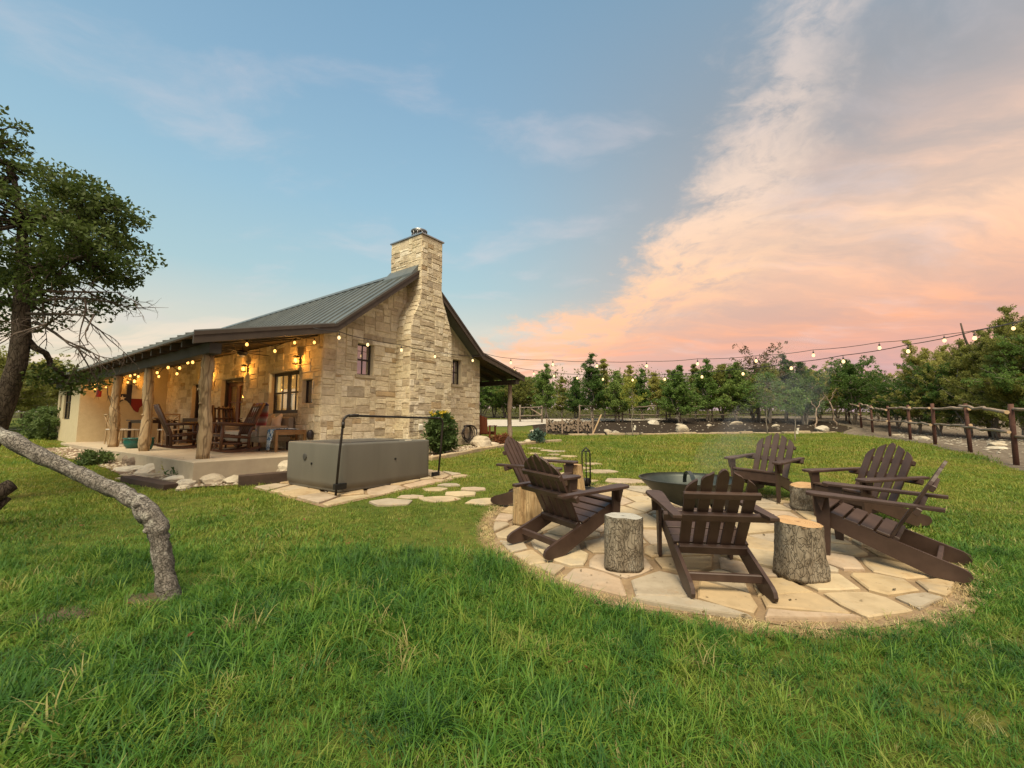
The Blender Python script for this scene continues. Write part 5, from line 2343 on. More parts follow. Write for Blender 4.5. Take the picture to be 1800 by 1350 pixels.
def side_rocker():
    """reddish bench chair on the far side porch"""
    root = empty('porch_chair', mat=Matrix.Translation(hw(6.55, .25, .562)) @ Matrix.Rotation(HROT + math.radians(15), 4, 'Z'))
    for i in range(5):
        mb = MB()
        y = (i - 2) * .105
        mb.bbox(-.33, -.305, y - .047, y + .047, .36, 1.02 - .04 * abs(i - 2), .005, Matrix.Rotation(math.radians(-8), 4, 'Y'))
        mb.build('back_slat', 'red_rocker', root)
    for i in range(4):
        mb = MB()
        x = -.2 + i * .125
        mb.bbox(x - .055, x + .055, -.27, .27, .36, .385, .005)
        mb.build('seat_slat', 'red_rocker', root)
    for s in (-1, 1):
        mb = MB()
        mb.bbox(-.34, .26, s * .31 - .05, s * .31 + .05, .58, .605, .005)
        mb.build('armrest', 'red_rocker', root)
        mb = MB()
        mb.bbox(.16, .24, s * .30 - .02, s * .30 + .02, 0, .58, .005)
        mb.build('leg', 'red_rocker', root)
        mb = MB()
        mb.bbox(-.34, -.26, s * .30 - .02, s * .30 + .02, 0, .58, .005)
        mb.build('leg', 'red_rocker', root)
    mb = MB()
    mb.bbox(.18, .21, -.28, .28, .26, .355, .005)
    mb.build('apron', 'red_rocker', root)
    tag(root, 'reddish-brown wooden chair on the side porch right of the gable', 'chair')


side_rocker()


# ------------------------------------------------------------------ foliage tools
def leaf_cloud(centers, radii, per, size, rs, flat=.6, up=0.0, stretch=1.6, outward=None):
    """small leaf quads scattered round clump centres -> verts, quads"""
    C = np.repeat(np.asarray(centers, float), per, axis=0)
    R = np.repeat(np.asarray(radii, float), per)
    n = len(C)
    d = rs.normal(size=(n, 3))
    d /= np.linalg.norm(d, axis=1)[:, None]
    rad = R * rs.rand(n) ** .45
    P = C + d * rad[:, None] * np.array([1, 1, flat])
    a = rs.normal(size=(n, 3)) + d * .8
    a[:, 2] += up
    a /= np.linalg.norm(a, axis=1)[:, None]
    b = np.cross(a, rs.normal(size=(n, 3)))
    b /= np.linalg.norm(b, axis=1)[:, None]
    s = size * rs.uniform(.6, 1.35, n)
    A = a * (s * stretch)[:, None]
    B = b * (s * .5)[:, None]
    V = np.stack([P - A * .15 - B * .25, P + A * .35 - B, P + A, P + A * .35 + B], 1).reshape(-1, 3)
    F = np.arange(n * 4).reshape(-1, 4)
    return V, F


def branch_tube(mb, p0, p1, r0, r1, rd, wob=.08, n=6, sides=6):
    p0, p1 = Vector(p0), Vector(p1)
    L_ = (p1 - p0).length
    path = []
    for i in range(n + 1):
        t = i / n
        w = wob * L_ * math.sin(math.pi * t)
        path.append(p0.lerp(p1, t) + Vector((rd.uniform(-w, w), rd.uniform(-w, w), rd.uniform(-w, w) * .7)))
    mb.tube(path, [r0 + (r1 - r0) * i / n for i in range(n + 1)], sides, True, .06, rd)
    return path


def vnoise(x, y, sc, seed):
    rs = np.random.RandomState(seed)
    g = rs.rand(64, 64)
    X, Y = x * sc, y * sc
    xi, yi = np.floor(X).astype(int), np.floor(Y).astype(int)
    fx, fy = X - xi, Y - yi
    fx, fy = fx * fx * (3 - 2 * fx), fy * fy * (3 - 2 * fy)
    h = lambda a, b: g[a % 64, b % 64]
    return (h(xi, yi) * (1 - fx) + h(xi + 1, yi) * fx) * (1 - fy) + (h(xi, yi + 1) * (1 - fx) + h(xi + 1, yi + 1) * fx) * fy


# ------------------------------------------------------------------ oak at the left edge
def oak():
    rd = random.Random(42)
    rs = np.random.RandomState(42)
    D = 6.0
    bx, by = -7.42, 6.05
    base = Vector((bx, by, tz(bx, by) - .05))
    root = empty('oak_tree', base)
    T = [Vector(p) for p in ((-7.75, 6.05, tz(-7.75, 6.05) - .05), (-7.52, 6.05, .75), (-7.32, 6.02, 1.15), (-7.17, 6.0, 1.63), (-7.06, 6.0, 2.12), (-7.04, 6.0, 2.53), (-7.10, 6.0, 2.95), (-7.12, 6.0, 3.5), (-7.2, 6.0, 4.2), (-7.4, 6.0, 4.9))]
    root.location = T[0]
    o0 = T[0]
    mb = MB()
    mb.tube([p - o0 for p in T], [.17, .14, .125, .115, .105, .10, .09, .075, .055, .03], 14, True, .07, rd)
    mb.build('trunk', 'oak_bark', root, True)
    # crown volumes
    vols = [((-7.05, 6.0, 4.25), (1.25, 1.25, .95), 105), ((-8.35, 6.1, 4.7), (1.5, 1.4, 1.15), 70), ((-6.05, 5.9, 3.75), (.62, .8, .42), 44), ((-7.7, 5.8, 5.55), (.42, .5, .32), 20),
            ((-6.45, 6.1, 4.45), (.6, .7, .35), 26), ((-7.2, 6.2, 3.2), (1.15, .9, .42), 34), ((-8.3, 6.3, 3.2), (1.1, 1.1, .6), 20), ((-6.75, 6.4, 1.95), (.35, .4, .18), 9)]
    cs, rr = [], []
    bb = MB()
    for c, r, n in vols:
        for _ in range(n):
            while True:
                q = rs.uniform(-1, 1, 3)
                if .12 < q @ q < 1:
                    break
            p = np.array(c) + q * np.array(r)
            cs.append(p)
            rr.append(rs.uniform(.13, .27))
    cs = np.array(cs)
    forks = [T[5], T[6], T[7], T[8], T[9]]
    limbs = []
    for c, r, n in vols:
        f = min(forks, key=lambda q: (q - Vector(c)).length + .4 * abs(q.z - c[2] + .5))
        path = branch_tube(bb, f - o0, Vector(c) - o0, .055, .022, rd, .10, 7, 8)
        limbs.append(path)
    for p in cs:
        q = Vector(p) - o0
        lm = min((pt for path in limbs for pt in path[2:]), key=lambda z: (z - q).length)
        branch_tube(bb, lm, q, .018, .005, rd, .10, 4, 5)
    bb.build('branches', 'oak_bark', root, True)
    V, F = leaf_cloud(cs - np.array(o0), rr, 92, .034, rs, .7)
    me = np_mesh('crown', V, F, 'oak_leaf')
    link('crown', me, root)
    # bare drooping twigs on the house side
    tw = MB()
    def twig(p, d, L_, r, depth):
        n = 5
        pts = [p]
        for i in range(n):
            d = (d + Vector((rd.uniform(-.28, .28), rd.uniform(-.28, .28), rd.uniform(-.25, .18)))).normalized()
            pts.append(pts[-1] + d * L_ / n)
        tw.tube(pts, [r * (1 - .7 * i / n) for i in range(n + 1)], 5, True)
        if depth:
            for k_ in range(rd.randint(3, 5)):
                i = rd.randint(1, n)
                nd = (d + Vector((rd.uniform(-.9, .9), rd.uniform(-.8, .8), rd.uniform(-.7, .5)))).normalized()
                twig(pts[i], nd, L_ * rd.uniform(.4, .62), r * .5, depth - 1)
    for s, d, L_ in (((-7.02, 6.0, 3.05), (1, -.1, -.10), 1.25), ((-7.0, 6.0, 2.85), (1, .1, -.22), 1.25), ((-7.04, 6.0, 2.6), (.9, -.2, -.16), 1.3), ((-6.9, 6.0, 3.2), (.9, .3, -.05), 1.1), ((-7.0, 6.1, 2.75), (.8, -.5, -.1), 1.2)):
        twig(Vector(s) - o0, Vector(d).normalized(), L_, .026, 3)
    tw.build('bare_twigs', 'twig_bark', root, True)
    tag(root, 'tall dark-leaved oak tree with bare lower twigs at the left edge', 'tree')


oak()


def leaning_trunk():
    rd = random.Random(7)
    P = [(-2.47, 3.2, -.06), (-2.48, 3.2, .01), (-2.53, 3.2, .22), (-2.58, 3.2, .42), (-2.61, 3.2, .53), (-2.67, 3.2, .62), (-2.78, 3.22, .70), (-2.93, 3.25, .76), (-3.14, 3.28, .84), (-3.36, 3.3, .92), (-3.68, 3.3, 1.06), (-3.96, 3.3, 1.2), (-4.24, 3.32, 1.34), (-4.7, 3.4, 1.62), (-5.2, 3.5, 2.05), (-5.7, 3.55, 2.6), (-6.0, 3.6, 3.2), (-6.15, 3.6, 3.8)]
    R = [.105, .070, .060, .058, .064, .066, .060, .054, .052, .052, .054, .052, .052, .052, .048, .042, .032, .015]
    P = [Vector(p) for p in P]
    fine, fr = [], []
    for (a, b, r0, r1) in zip(P, P[1:], R, R[1:]):
        for i in range(4):
            t = i / 4
            fine.append(a.lerp(b, t) - P[0] + Vector((rd.uniform(-.006, .006), rd.uniform(-.006, .006), rd.uniform(-.006, .006))))
            fr.append((r0 + (r1 - r0) * t) * rd.uniform(.93, 1.07))
    root = empty('leaning_tree', P[0])
    mb = MB()
    mb.tube(fine, fr, 18, True, .11, rd)
    tr = mb.build('trunk', 'lichen_bark', root, True)
    mb = MB()
    for i in (30, 22, 38, 44, 16):
        p = fine[i]
        d = Vector((rd.uniform(-.3, .3), rd.uniform(-.9, -.3), rd.uniform(-.2, .8))).normalized()
        mb.tube([p + d * fr[i] * .6, p + d * fr[i] * 1.1, p + d * fr[i] * 1.25], [fr[i] * .4, fr[i] * .3, fr[i] * .12], 8, True, .15, rd)
    mb.build('burl', 'lichen_bark', tr, True)
    rs = np.random.RandomState(17)
    br = MB()
    cs = []
    for i in range(46):
        t = rs.rand()
        p = Vector((-5.6, 3.55, 2.5)).lerp(Vector((-6.2, 3.6, 3.9)), t) - P[0]
        d = Vector((rs.uniform(-1, .7), rs.uniform(-1, 1), rs.uniform(-.2, .9))).normalized()
        q = p + d * rs.uniform(.25, .75)
        branch_tube(br, p, q, .012, .004, rd, .08, 4, 5)
        cs.append(tuple(q))
    br.build('branches', 'lichen_bark', root, True)
    V, F = leaf_cloud(cs, rs.uniform(.12, .26, len(cs)), 60, .034, rs, .8)
    link('crown', np_mesh('crown', V, F, 'oak_leaf'), root)
    tag(root, 'grey lichen-covered crooked trunk bending out of the foreground grass to the left', 'tree trunk')
    # dark second trunk at the very edge
    root = empty('fallen_log', (-5.05, 4.0, tz(-5.05, 4.0)))
    mb = MB()
    mb.tube([(.05, .3, -.04), (.20, .45, .16), (.38, .55, .36), (.52, .65, .50)], [.10, .10, .09, .07], 12, True, .08, rd)
    mb.build('wood', 'oak_bark', root, True)
    mb = MB()
    mb.tube([(.25, .55, -.03), (.36, .62, .20), (.44, .7, .34)], [.05, .045, .03], 8, True, .08, rd)
    mb.build('branch_stub', 'oak_bark', root, True)
    root.location = (-6.32, 4.35, tz(-5.9, 4.6))
    tag(root, 'dark propped log at the far left edge below the crooked trunk', 'log')


leaning_trunk()


# ------------------------------------------------------------------ background trees
def juniper_proto(seed, h, r, n_br, per, size, mat, shape='cone', stems=3, clear=.9, dens=1.0):
    """tree grown from branches, foliage in sprays along each branch, ragged outline"""
    rd = random.Random(seed)
    rs = np.random.RandomState(seed)
    tr = MB()
    tops = []
    for s in range(stems):
        a = rd.uniform(0, 6.28)
        lean = 0 if s == 0 else rd.uniform(.25, .55) * r
        ht = h * (.95 if s == 0 else rd.uniform(.6, .85))
        if shape != 'cone':
            ht *= .8
        P = branch_tube(tr, (rd.uniform(-.1, .1), rd.uniform(-.1, .1), -.15), (lean * math.cos(a), lean * math.sin(a), ht), .035 + .016 * h / 4, .010, rd, .035, 9, 7)
        tops.append(P)
    cs, rr = [], []
    for i in range(n_br):
        P = tops[0] if rd.random() < .5 else rd.choice(tops)
        t = rd.random() ** .9
        z = clear + (P[-1].z - clear) * t
        j = min(range(len(P)), key=lambda q: abs(P[q].z - z))
        p0 = P[j]
        tt = z / h
        if shape == 'cone':
            L_ = r * (1 - tt) ** .8 * rd.uniform(.45, 1.2) + .12
            el = rd.uniform(.15, .8) + tt * .5
        else:
            L_ = r * rd.uniform(.45, 1.1) * (1.05 - .5 * abs(2 * tt - .9))
            el = rd.uniform(-.05, .7) + tt * .35
        a = rd.uniform(0, 6.283)
        d = Vector((math.cos(a) * math.cos(el), math.sin(a) * math.cos(el), math.sin(el)))
        q = branch_tube(tr, p0, p0 + d * L_, .014, .004, rd, .06, 4, 4)
        m = max(2, int(L_ / .17 * dens))
        for k_ in range(m):
            u = .28 + .72 * (k_ + rd.random()) / m
            c = p0.lerp(p0 + d * L_, u)
            w = .16 * L_
            cs.append((c.x + rs.normal(0, w * .35), c.y + rs.normal(0, w * .35), c.z + rs.normal(0, w * .25)))
            rr.append(rd.uniform(.07, .19) * (1.15 - .4 * u))
    for P in tops:                      # leader sprays
        for k_ in range(7):
            c = P[-1] + Vector((rs.normal(0, .05), rs.normal(0, .05), -.07 * k_ + .12))
            cs.append(tuple(c))
            rr.append(.05 + .014 * k_)
    tme = tr.mesh('trunk', 'pale_bark', True)
    V, F = leaf_cloud(cs, rr, per, size, rs, .85, .6 if shape == 'cone' else .15, 2.0 if shape == 'cone' else 1.4)
    return tme, np_mesh('crown', V, F, mat)


PROTO = {
    'j0': juniper_proto(1, 4.5, 1.25, 120, 27, .050, 'juniper_leaf', 'cone', 3, .6),
    'j1': juniper_proto(2, 3.8, 1.45, 125, 27, .050, 'juniper_leaf', 'cone', 4, .5),
    'j2': juniper_proto(3, 4.5, 1.0, 105, 27, .050, 'juniper_olive', 'cone', 2, .7),
    'j3': juniper_proto(4, 3.7, 1.55, 115, 27, .050, 'juniper_olive', 'cone', 4, .8),
    'b0': juniper_proto(5, 4.2, 2.0, 95, 27, .058, 'juniper_olive', 'round', 4, .8, .9),
    'b1': juniper_proto(6, 4.5, 2.1, 95, 27, .058, 'juniper_leaf', 'round', 4, .8, .9),
    'n0': juniper_proto(7, 5.4, 2.0, 165, 46, .034, 'juniper_olive', 'cone', 4, .6, 1.2),
    'n1': juniper_proto(8, 4.6, 2.2, 165, 46, .034, 'juniper_olive', 'cone', 5, .5, 1.2),
    'n2': juniper_proto(10, 4.7, 2.3, 120, 46, .036, 'juniper_leaf', 'round', 5, .7, 1.1),
    's0': juniper_proto(9, 3.4, 1.9, 30, 18, .05, 'dry_leaf', 'round', 4, 1.5, .6),
}


def tree(kind, x, y, sc, rz, label, name='juniper_tree', group='trees behind the fences', sz=None):
    tme, cme = PROTO[kind]
    root = empty(name, (x, y, tz(x, y)), rz)
    root.scale = (sc, sc, sc * (sz or 1))
    link('trunk', tme, root)
    link('crown', cme, root)
    tag(root, label, 'tree', group)


ORD = ['first', 'second', 'third', 'fourth', 'fifth', 'sixth', 'seventh', 'eighth', 'ninth', 'tenth', 'eleventh', 'twelfth', 'thirteenth', 'fourteenth', 'fifteenth', 'sixteenth', 'seventeenth', 'eighteenth', 'nineteenth', 'twentieth', 'twenty-first', 'twenty-second', 'twenty-third', 'twenty-fourth', 'twenty-fifth', 'twenty-sixth', 'twenty-seventh', 'twenty-eighth', 'twenty-ninth', 'thirtieth']


def px_x(px, y):
    return (px - 900) / 745.0 * y


def back_trees():
    rd = random.Random(11)
    row = [(848, 33, 'b1', .95), (868, 36, 'b0', 1.0), (888, 33, 'b1', .92), (915, 32, 'b0', .95), (938, 34, 'b1', .9), (962, 29, 'j0', 1.0), (988, 31, 'j2', .82), (1012, 30, 'j1', .8), (1040, 27, 'j0', 1.05), (1062, 29, 'j2', .98),
           (1084, 27, 'j1', .98), (1108, 30, 'j2', .92), (1130, 28, 'j0', .88), (1152, 29, 'j3', 1.0), (1178, 28, 'j2', .82), (1196, 26, 'j1', 1.0), (1222, 30, 'j2', .95), (1246, 27, 'j0', .98), (1272, 28, 'j3', 1.12), (1296, 27, 'j1', 1.15),
           (1322, 29, 'b1', 1.0), (1352, 26, 'j3', 1.25), (1382, 28, 'j0', 1.12), (1412, 25.5, 'j1', 1.2), (1440, 29, 'b0', 1.0), (1470, 31, 'b1', .95)]
    row.sort()
    for i, (px, y, kd, sc) in enumerate(row):
        y2 = y - .6
        tree(kd, px_x(px, y2), y2, min(1.12, sc * rd.uniform(.95, 1.16)), rd.uniform(0, 6.28), '%s tree from the side porch post along the back tree line' % ORD[i], 'juniper_tree' if kd[0] == 'j' else 'broad_tree', 'trees behind the back fence', .84)
    # thin upper branches of a half-bare tree rising behind
    tree('s0', px_x(1330, 27), 27, 1.35, 1.0, 'sparse half-bare tree rising above the junipers at right of centre', 'sparse_tree', 'trees behind the back fence', 1.05)
    near = [(1500, 25, 'b1', .95, 'round dark tree behind the corner of the fence'), (1545, 27, 'b0', .80, 'low olive tree in the gap right of the fence corner'), (1608, 21, 'n0', .86, 'tall pointed cedar first in the right-hand thicket'),
            (1650, 20, 'n2', .82, 'broad leafy tree second in the right-hand thicket'), (1697, 19, 'n1', .92, 'broad olive cedar in the middle of the right-hand thicket'), (1742, 18, 'n1', .98, 'olive cedar behind the rails nearest the right edge'),
            (1790, 16.5, 'n0', .98, 'tall cedar cut by the right edge of the photo'), (1850, 15.5, 'n2', 1.0, 'leafy tree mostly beyond the right edge'), (1665, 26, 'n1', 1.0, 'cedar behind the gap of the right-hand thicket'), (1725, 24, 'n0', .92, 'pointed cedar deep in the right-hand thicket'), (1575, 23, 'n2', .72, 'low leafy bush at the left end of the right-hand thicket')]
    for i, (px, y, kd, sc, lab) in enumerate(near):
        tree(kd, px_x(px, y), y, sc, i * 1.3, lab, 'cedar_tree', 'cedar thicket beyond the right fence')
    # dead snag in the thicket
    x, y = px_x(1738, 18.6), 18.6
    sn = MB()
    r2 = random.Random(4)
    branch_tube(sn, (0, 0, 0), (-.9, 0, 5.05), .10, .03, r2, .02, 8, 8)
    o = sn.build('dead_snag', 'twig_bark', None, True)
    o.location = (x, y, tz(x, y))
    tag(o, 'bare dead trunk leaning out of the right-hand thicket', 'dead tree')
    left = [(-14, 22, 'b0', 1.0, 'tree'), (15, 21, 'b0', 1.05, ''), (48, 23, 'b0', .98, ''), (75, 25, 'b0', 1.0, ''), (150, 31, 'b1', .92, ''), (-60, 18, 'n1', 1.0, '')]
    labs = ['leafy tree second from the left edge behind the oak trunk', 'leafy tree right behind the oak trunk', 'leafy tree left of the stucco wall', 'leafy tree touching the stucco corner', 'tree top showing just above the porch roof', 'leafy tree at the far left edge']
    for i, ((px, y, kd, sc, _), lab) in enumerate(zip(left, labs)):
        tree(kd, px_x(px, y), y, sc, i * 1.7, lab, 'broad_tree', 'trees beyond the left end of the house')


back_trees()


def far_wood():
    rs = np.random.RandomState(90)
    n = 1900
    X = rs.uniform(-50, 62, n)
    Y = rs.uniform(35, 50, n)
    hgt = 2.3 + 2.0 * vnoise(X + 80, Y * .3 + 20, .22, 6) + .5 * vnoise(X + 80, Y, .8, 8)
    Z = tza(X, Y) + hgt * rs.rand(n)
    C = np.stack([X, Y, Z], 1)
    V, F = leaf_cloud(C, rs.uniform(.5, 1.0, n), 44, .12, rs, .8, .3, 1.5)
    o = link('far_wood', np_mesh('far_wood', V, F, 'juniper_olive'))
    tag(o, 'distant scrub wood closing the gaps between the tree trunks', None, None, 'stuff')


far_wood()


def sapling(x, y, h, r, mat, n, label, tagc=False, seed=1, clear=.5):
    rd = random.Random(seed)
    rs = np.random.RandomState(seed)
    root = empty('sapling_tree', (x, y, tz(x, y)))
    mb = MB()
    branch_tube(mb, (0, 0, -.05), (.05, 0, h * .85), .022, .008, rd, .02, 8, 6)
    cs, rr = [], []
    for i in range(n):
        t = rs.rand()
        z = h * (clear + (1 - clear) * t)
        w = r * math.sin(math.pi * (.12 + .8 * t)) * rs.rand() ** .5
        a = rs.rand() * 6.28
        p = (w * math.cos(a), w * math.sin(a), z)
        cs.append(p)
        rr.append(.09 + .07 * rs.rand())
        if i % 2 == 0:
            branch_tube(mb, (.03, 0, z - .15), p, .008, .003, rd, .05, 3, 4)
    mb.build('trunk', 'pale_bark', root, True)
    V, F = leaf_cloud(cs, rr, 26, .05, rs, .8)
    link('crown', np_mesh('crown', V, F, mat), root)
    if tagc:
        for dz in (.34, .44):
            t = MB()
            t.bbox(-.05 + dz * .3, .03 + dz * .3, -.005, .005, dz - .06, dz + .06, .002)
            t.build('plant_tag', 'tag_white', root)
    tag(root, label, 'young tree', 'saplings planted along the lawn edge')


sapling(5.47, 19.36, 2.7, .62, 'yellow_leaf', 46, 'slender yellow-green sapling with white tag on the lawn edge', True, 3, .50)
sapling(12.5, 20.9, 3.0, 1.05, 'young_leaf', 90, 'bright green young tree with pale stem in the mulch bed', False, 5, .44)
sapling(10.54, 15.9, 1.95, .62, 'young_leaf', 40, 'small young tree with white tags standing on the lawn behind the chairs', True, 6, .55)


# ------------------------------------------------------------------ fences
def rail_mesh(a, b, r, rd, mb):
    branch_tube(mb, a, b, r, r * .8, rd, .018, 8, 8)


def right_fence():
    rd = random.Random(19)
    P = [(10.0, 7.2), (11.4, 9.7), (12.96, 12.1), (14.26, 14.4), (15.86, 17.0), (17.1, 19.3), (18.1, 21.4), (19.2, 23.4), (20.0, 25.2)]
    o0 = Vector((P[0][0], P[0][1], tz(*P[0])))
    root = empty('rail_fence', o0)
    hh = 1.38
    for i, (x, y) in enumerate(P):
        z = tz(x, y)
        mb = MB()
        lean = rd.uniform(-.03, .03)
        p = Vector((x, y, z)) - o0
        mb.tube([p + Vector((0, 0, -.2)), p + Vector((lean * .5, 0, hh * .5)), p + Vector((lean, 0, hh))], [.052, .050, .047], 9, True, .05, rd)
        mb.build('post', 'fence_red', root, True)
    for i in range(len(P) - 1):
        a, b = P[i], P[i + 1]
        for k_, z in enumerate((1.30, .72)):
            d = Vector((b[0] - a[0], b[1] - a[1], 0)).normalized()
            off = Vector((-d.y, d.x, 0)) * (.10 if i % 2 else -.02)
            za = tz(*a) + z + rd.uniform(-.13, .05)
            zb = tz(*b) + z + rd.uniform(-.13, .05)
            A = Vector((a[0], a[1], za)) + off - d * .12 - o0
            B = Vector((b[0], b[1], zb)) + off + d * .12 - o0
            mb = MB()
            r = rd.uniform(.036, .050)
            rail_mesh(A, B, r, rd, mb)
            ro = mb.build('rail', 'fence_log', root, True)
            for q, s in ((A, -1), (B, 1)):
                c = MB()
                dd = (B - A).normalized()
                rr = r if s < 0 else r * .85
                c.tube([q + dd * s * .001, q + dd * s * .006], [rr * .96, rr * .92], 10)
                c.build('cut_end', 'cut_wood', ro)
    tag(root, 'rustic cedar rail fence with red-brown posts along the right side', 'fence')


right_fence()


def back_fence():
    rd = random.Random(23)
    specs = [('back_rail_fence', [(20.9, 26.6), (18.2, 26.4), (15.4, 26.5), (12.4, 26.3), (9.6, 26.4), (6.8, 26.2), (4.2, 26.4)], 'weathered cedar rail fence running behind the mulch bed under the junipers'),
             ('gate_fence', [(1.8, 25.6), (.5, 26.0)], 'short two-rail fence panel beside the gravel drive')]
    for name, P, lab in specs:
        o0 = Vector((P[0][0], P[0][1], tz(*P[0])))
        root = empty(name, o0)
        hp = 1.05
        for x, y in P:
            p = Vector((x, y, tz(x, y))) - o0
            mb = MB()
            mb.tube([p + Vector((0, 0, -.2)), p + Vector((rd.uniform(-.03, .03), 0, hp))], [.055, .045], 8, True, .06, rd)
            mb.build('post', 'old_rail', root, True)
        for a, b in zip(P, P[1:]):
            for z in (hp - .12, hp - .60):
                mb = MB()
                A = Vector((a[0], a[1] - .08, tz(*a) + z + rd.uniform(-.08, .08))) - o0
                B = Vector((b[0], b[1] - .08, tz(*b) + z + rd.uniform(-.08, .08))) - o0
                rail_mesh(A, B, .036, rd, mb)
                mb.build('rail', 'old_rail', root, True)
        if name == 'gate_fence':
            mb = MB()
            a, b = Vector((P[0][0], P[0][1] - .05, tz(*P[0]) + .45)) - o0, Vector((P[1][0] + .5, P[1][1] - .2, tz(*P[1]) + .9)) - o0
            rail_mesh(a, b, .04, rd, mb)
            mb.build('brace', 'fence_log', root, True)
        tag(root, lab, 'fence')
    # crooked dead branches that stand at the fence corner
    for i, (x, y, hgt) in enumerate(((15.9, 22.4, 1.9), (18.6, 24.4, 2.3))):
        root = empty('crooked_branch', (x, y, tz(x, y)))
        mb = MB()
        pth = branch_tube(mb, (0, 0, -.1), (.25 - .5 * i, .1, hgt * .6), .042, .034, rd, .08, 7, 8)
        branch_tube(mb, pth[-1], pth[-1] + Vector((.45, 0, hgt * .34)), .03, .012, rd, .10, 5, 7)
        branch_tube(mb, pth[-1], pth[-1] + Vector((-.4, .1, hgt * .30)), .028, .012, rd, .10, 5, 7)
        mb.build('limb', 'fence_log', root, True)
        tag(root, ['forked grey branch standing by the mulch bed at the fence corner', 'tall forked grey branch behind the corner of the right fence'][i], 'branch')
    # wire fence at the left behind the house
    P = [(-26, 19.0), (-22.5, 18.6), (-19, 18.2), (-16.5, 17.8)]
    o0 = Vector((P[0][0], P[0][1], tz(*P[0])))
    root = empty('wire_fence', o0)
    for x, y in P:
        p = Vector((x, y, tz(x, y))) - o0
        mb = MB()
        mb.tube([p + Vector((0, 0, -.2)), p + Vector((0, 0, 1.2))], .05, 8, True, .05, rd)
        mb.build('post', 'fence_log', root, True)
    for z in (.35, .75, 1.1):
        mb = MB()
        mb.tube([Vector((x, y - .06, tz(x, y) + z)) - o0 for x, y in P], .012, 5)
        mb.build('wire', 'steel', root)
    tag(root, 'low wire fence behind the stucco end of the house', 'fence')


back_fence()


# ------------------------------------------------------------------ firewood rack
def woodpile():
    rd = random.Random(31)
    a, b = Vector((1.75, 21.6, 0)), Vector((4.05, 21.0, 0))
    d = (b - a).normalized()
    n = Vector((-d.y, d.x, 0))
    rz = math.atan2(d.y, d.x)
    z0 = tz(2.9, 21.3)
    root = empty('firewood_rack', (a.x, a.y, z0), rz)
    L_ = (b - a).length
    for x in (.05, L_ * .35, L_ * .68, L_ - .05):
        mb = MB()
        mb.bbox(x - .03, x + .03, -.26, -.20, -.05, .72, .004)
        mb.build('upright', 'fence_log', root)
    mb = MB()
    mb.bbox(0, L_, -.18, -.10, .0, .08, .004)
    mb.bbox(0, L_, .14, .22, .0, .08, .004)
    mb.build('base_rail', 'beam_wood', root)
    tag(root, 'low wooden rack holding the firewood pile by the gravel drive', 'firewood rack')
    # split logs
    meshes = []
    for k_ in range(8):
        mb = MB()
        r = rd.uniform(.055, .085)
        if k_ % 2:
            pts = [(r * math.cos(q), r * math.sin(q)) for q in (0, .8, 1.6, 2.4, 3.1)]
        else:
            pts = [(r * math.cos(q * 6.283 / 8) * rd.uniform(.85, 1.1), r * math.sin(q * 6.283 / 8) * rd.uniform(.85, 1.1)) for q in range(8)]
        mb.stack([[(x, y, z) for x, z in pts] for y in (-.24, .24)])
        mb.mi = 0
        me = mb.mesh('firewood_log', ['stump_bark', 'log_end'])
        mi = [0] * len(me.polygons)
        mi[0] = 1
        mi[1] = 1
        me.polygons.foreach_set('material_index', mi)
        meshes.append(me)
    m0 = Matrix.Translation((a.x, a.y, z0)) @ Matrix.Rotation(rz, 4, 'Z')
    row = 0
    z = .15
    cnt = 0
    while z < .74:
        x = .1 + (.06 if row % 2 else 0) - .25 * (1 if row > 1 else 0) * 0
        while x < L_ - .1:
            hmax = .74 - .14 * abs(math.sin(x * 2.1 + .4))
            if z < hmax:
                me = meshes[rd.randint(0, 7)]
                o = link('firewood_log', me)
                o.matrix_world = m0 @ Matrix.Translation((x, rd.uniform(-.04, .04), z)) @ Matrix.Rotation(rd.uniform(0, 6.28), 4, 'Y') @ Matrix.Rotation(rd.uniform(-.06, .06), 4, 'Z')
                tag(o, 'split firewood log stacked in the low rack by the gravel drive', 'firewood', 'split logs in the firewood rack')
                cnt += 1
            x += rd.uniform(.125, .16)
        z += .118
        row += 1
    mb = MB()
    mb.bbox(-.03, .03, -.05, .05, 0, 1.05, .004, Matrix.Rotation(math.radians(24), 4, 'Y'))
    o = mb.build('leaning_plank', 'cut_wood', None)
    p = a + d * (L_ - .05) - n * .42
    o.location = (p.x, p.y, tz(p.x, p.y) - .01)
    o.rotation_euler = (0, 0, rz)
    tag(o, 'pale board leaning against the right end of the firewood rack', 'plank')


woodpile()


# ------------------------------------------------------------------ rocks, timbers, edging
def rock_mesh(seed, sx, sy, sz, mat='rock'):
    rd = random.Random(seed)
    bm = bmesh.new()
    bmesh.ops.create_icosphere(bm, subdivisions=3, radius=1.0)
    cuts = [(Vector((rd.gauss(0, 1), rd.gauss(0, 1), rd.gauss(0, .8))).normalized(), rd.uniform(.62, .9)) for _ in range(9)]
    ph = [rd.uniform(0, 6) for _ in range(3)]
    for v in bm.verts:
        c = v.co.copy()
        for n, dd in cuts:
            k_ = c.dot(n)
            if k_ > dd:
                c -= n * (k_ - dd) * .92
        c *= 1 + .05 * math.sin(5 * c.x + ph[0]) * math.sin(6 * c.y + ph[1]) + .03 * math.sin(13 * c.z + ph[2])
        v.co = Vector((c.x * sx, c.y * sy, c.z * sz))
    me = bpy.data.meshes.new('rock')
    bm.to_mesh(me)
    bm.free()
    me.materials.append(MATS[mat])
    return me


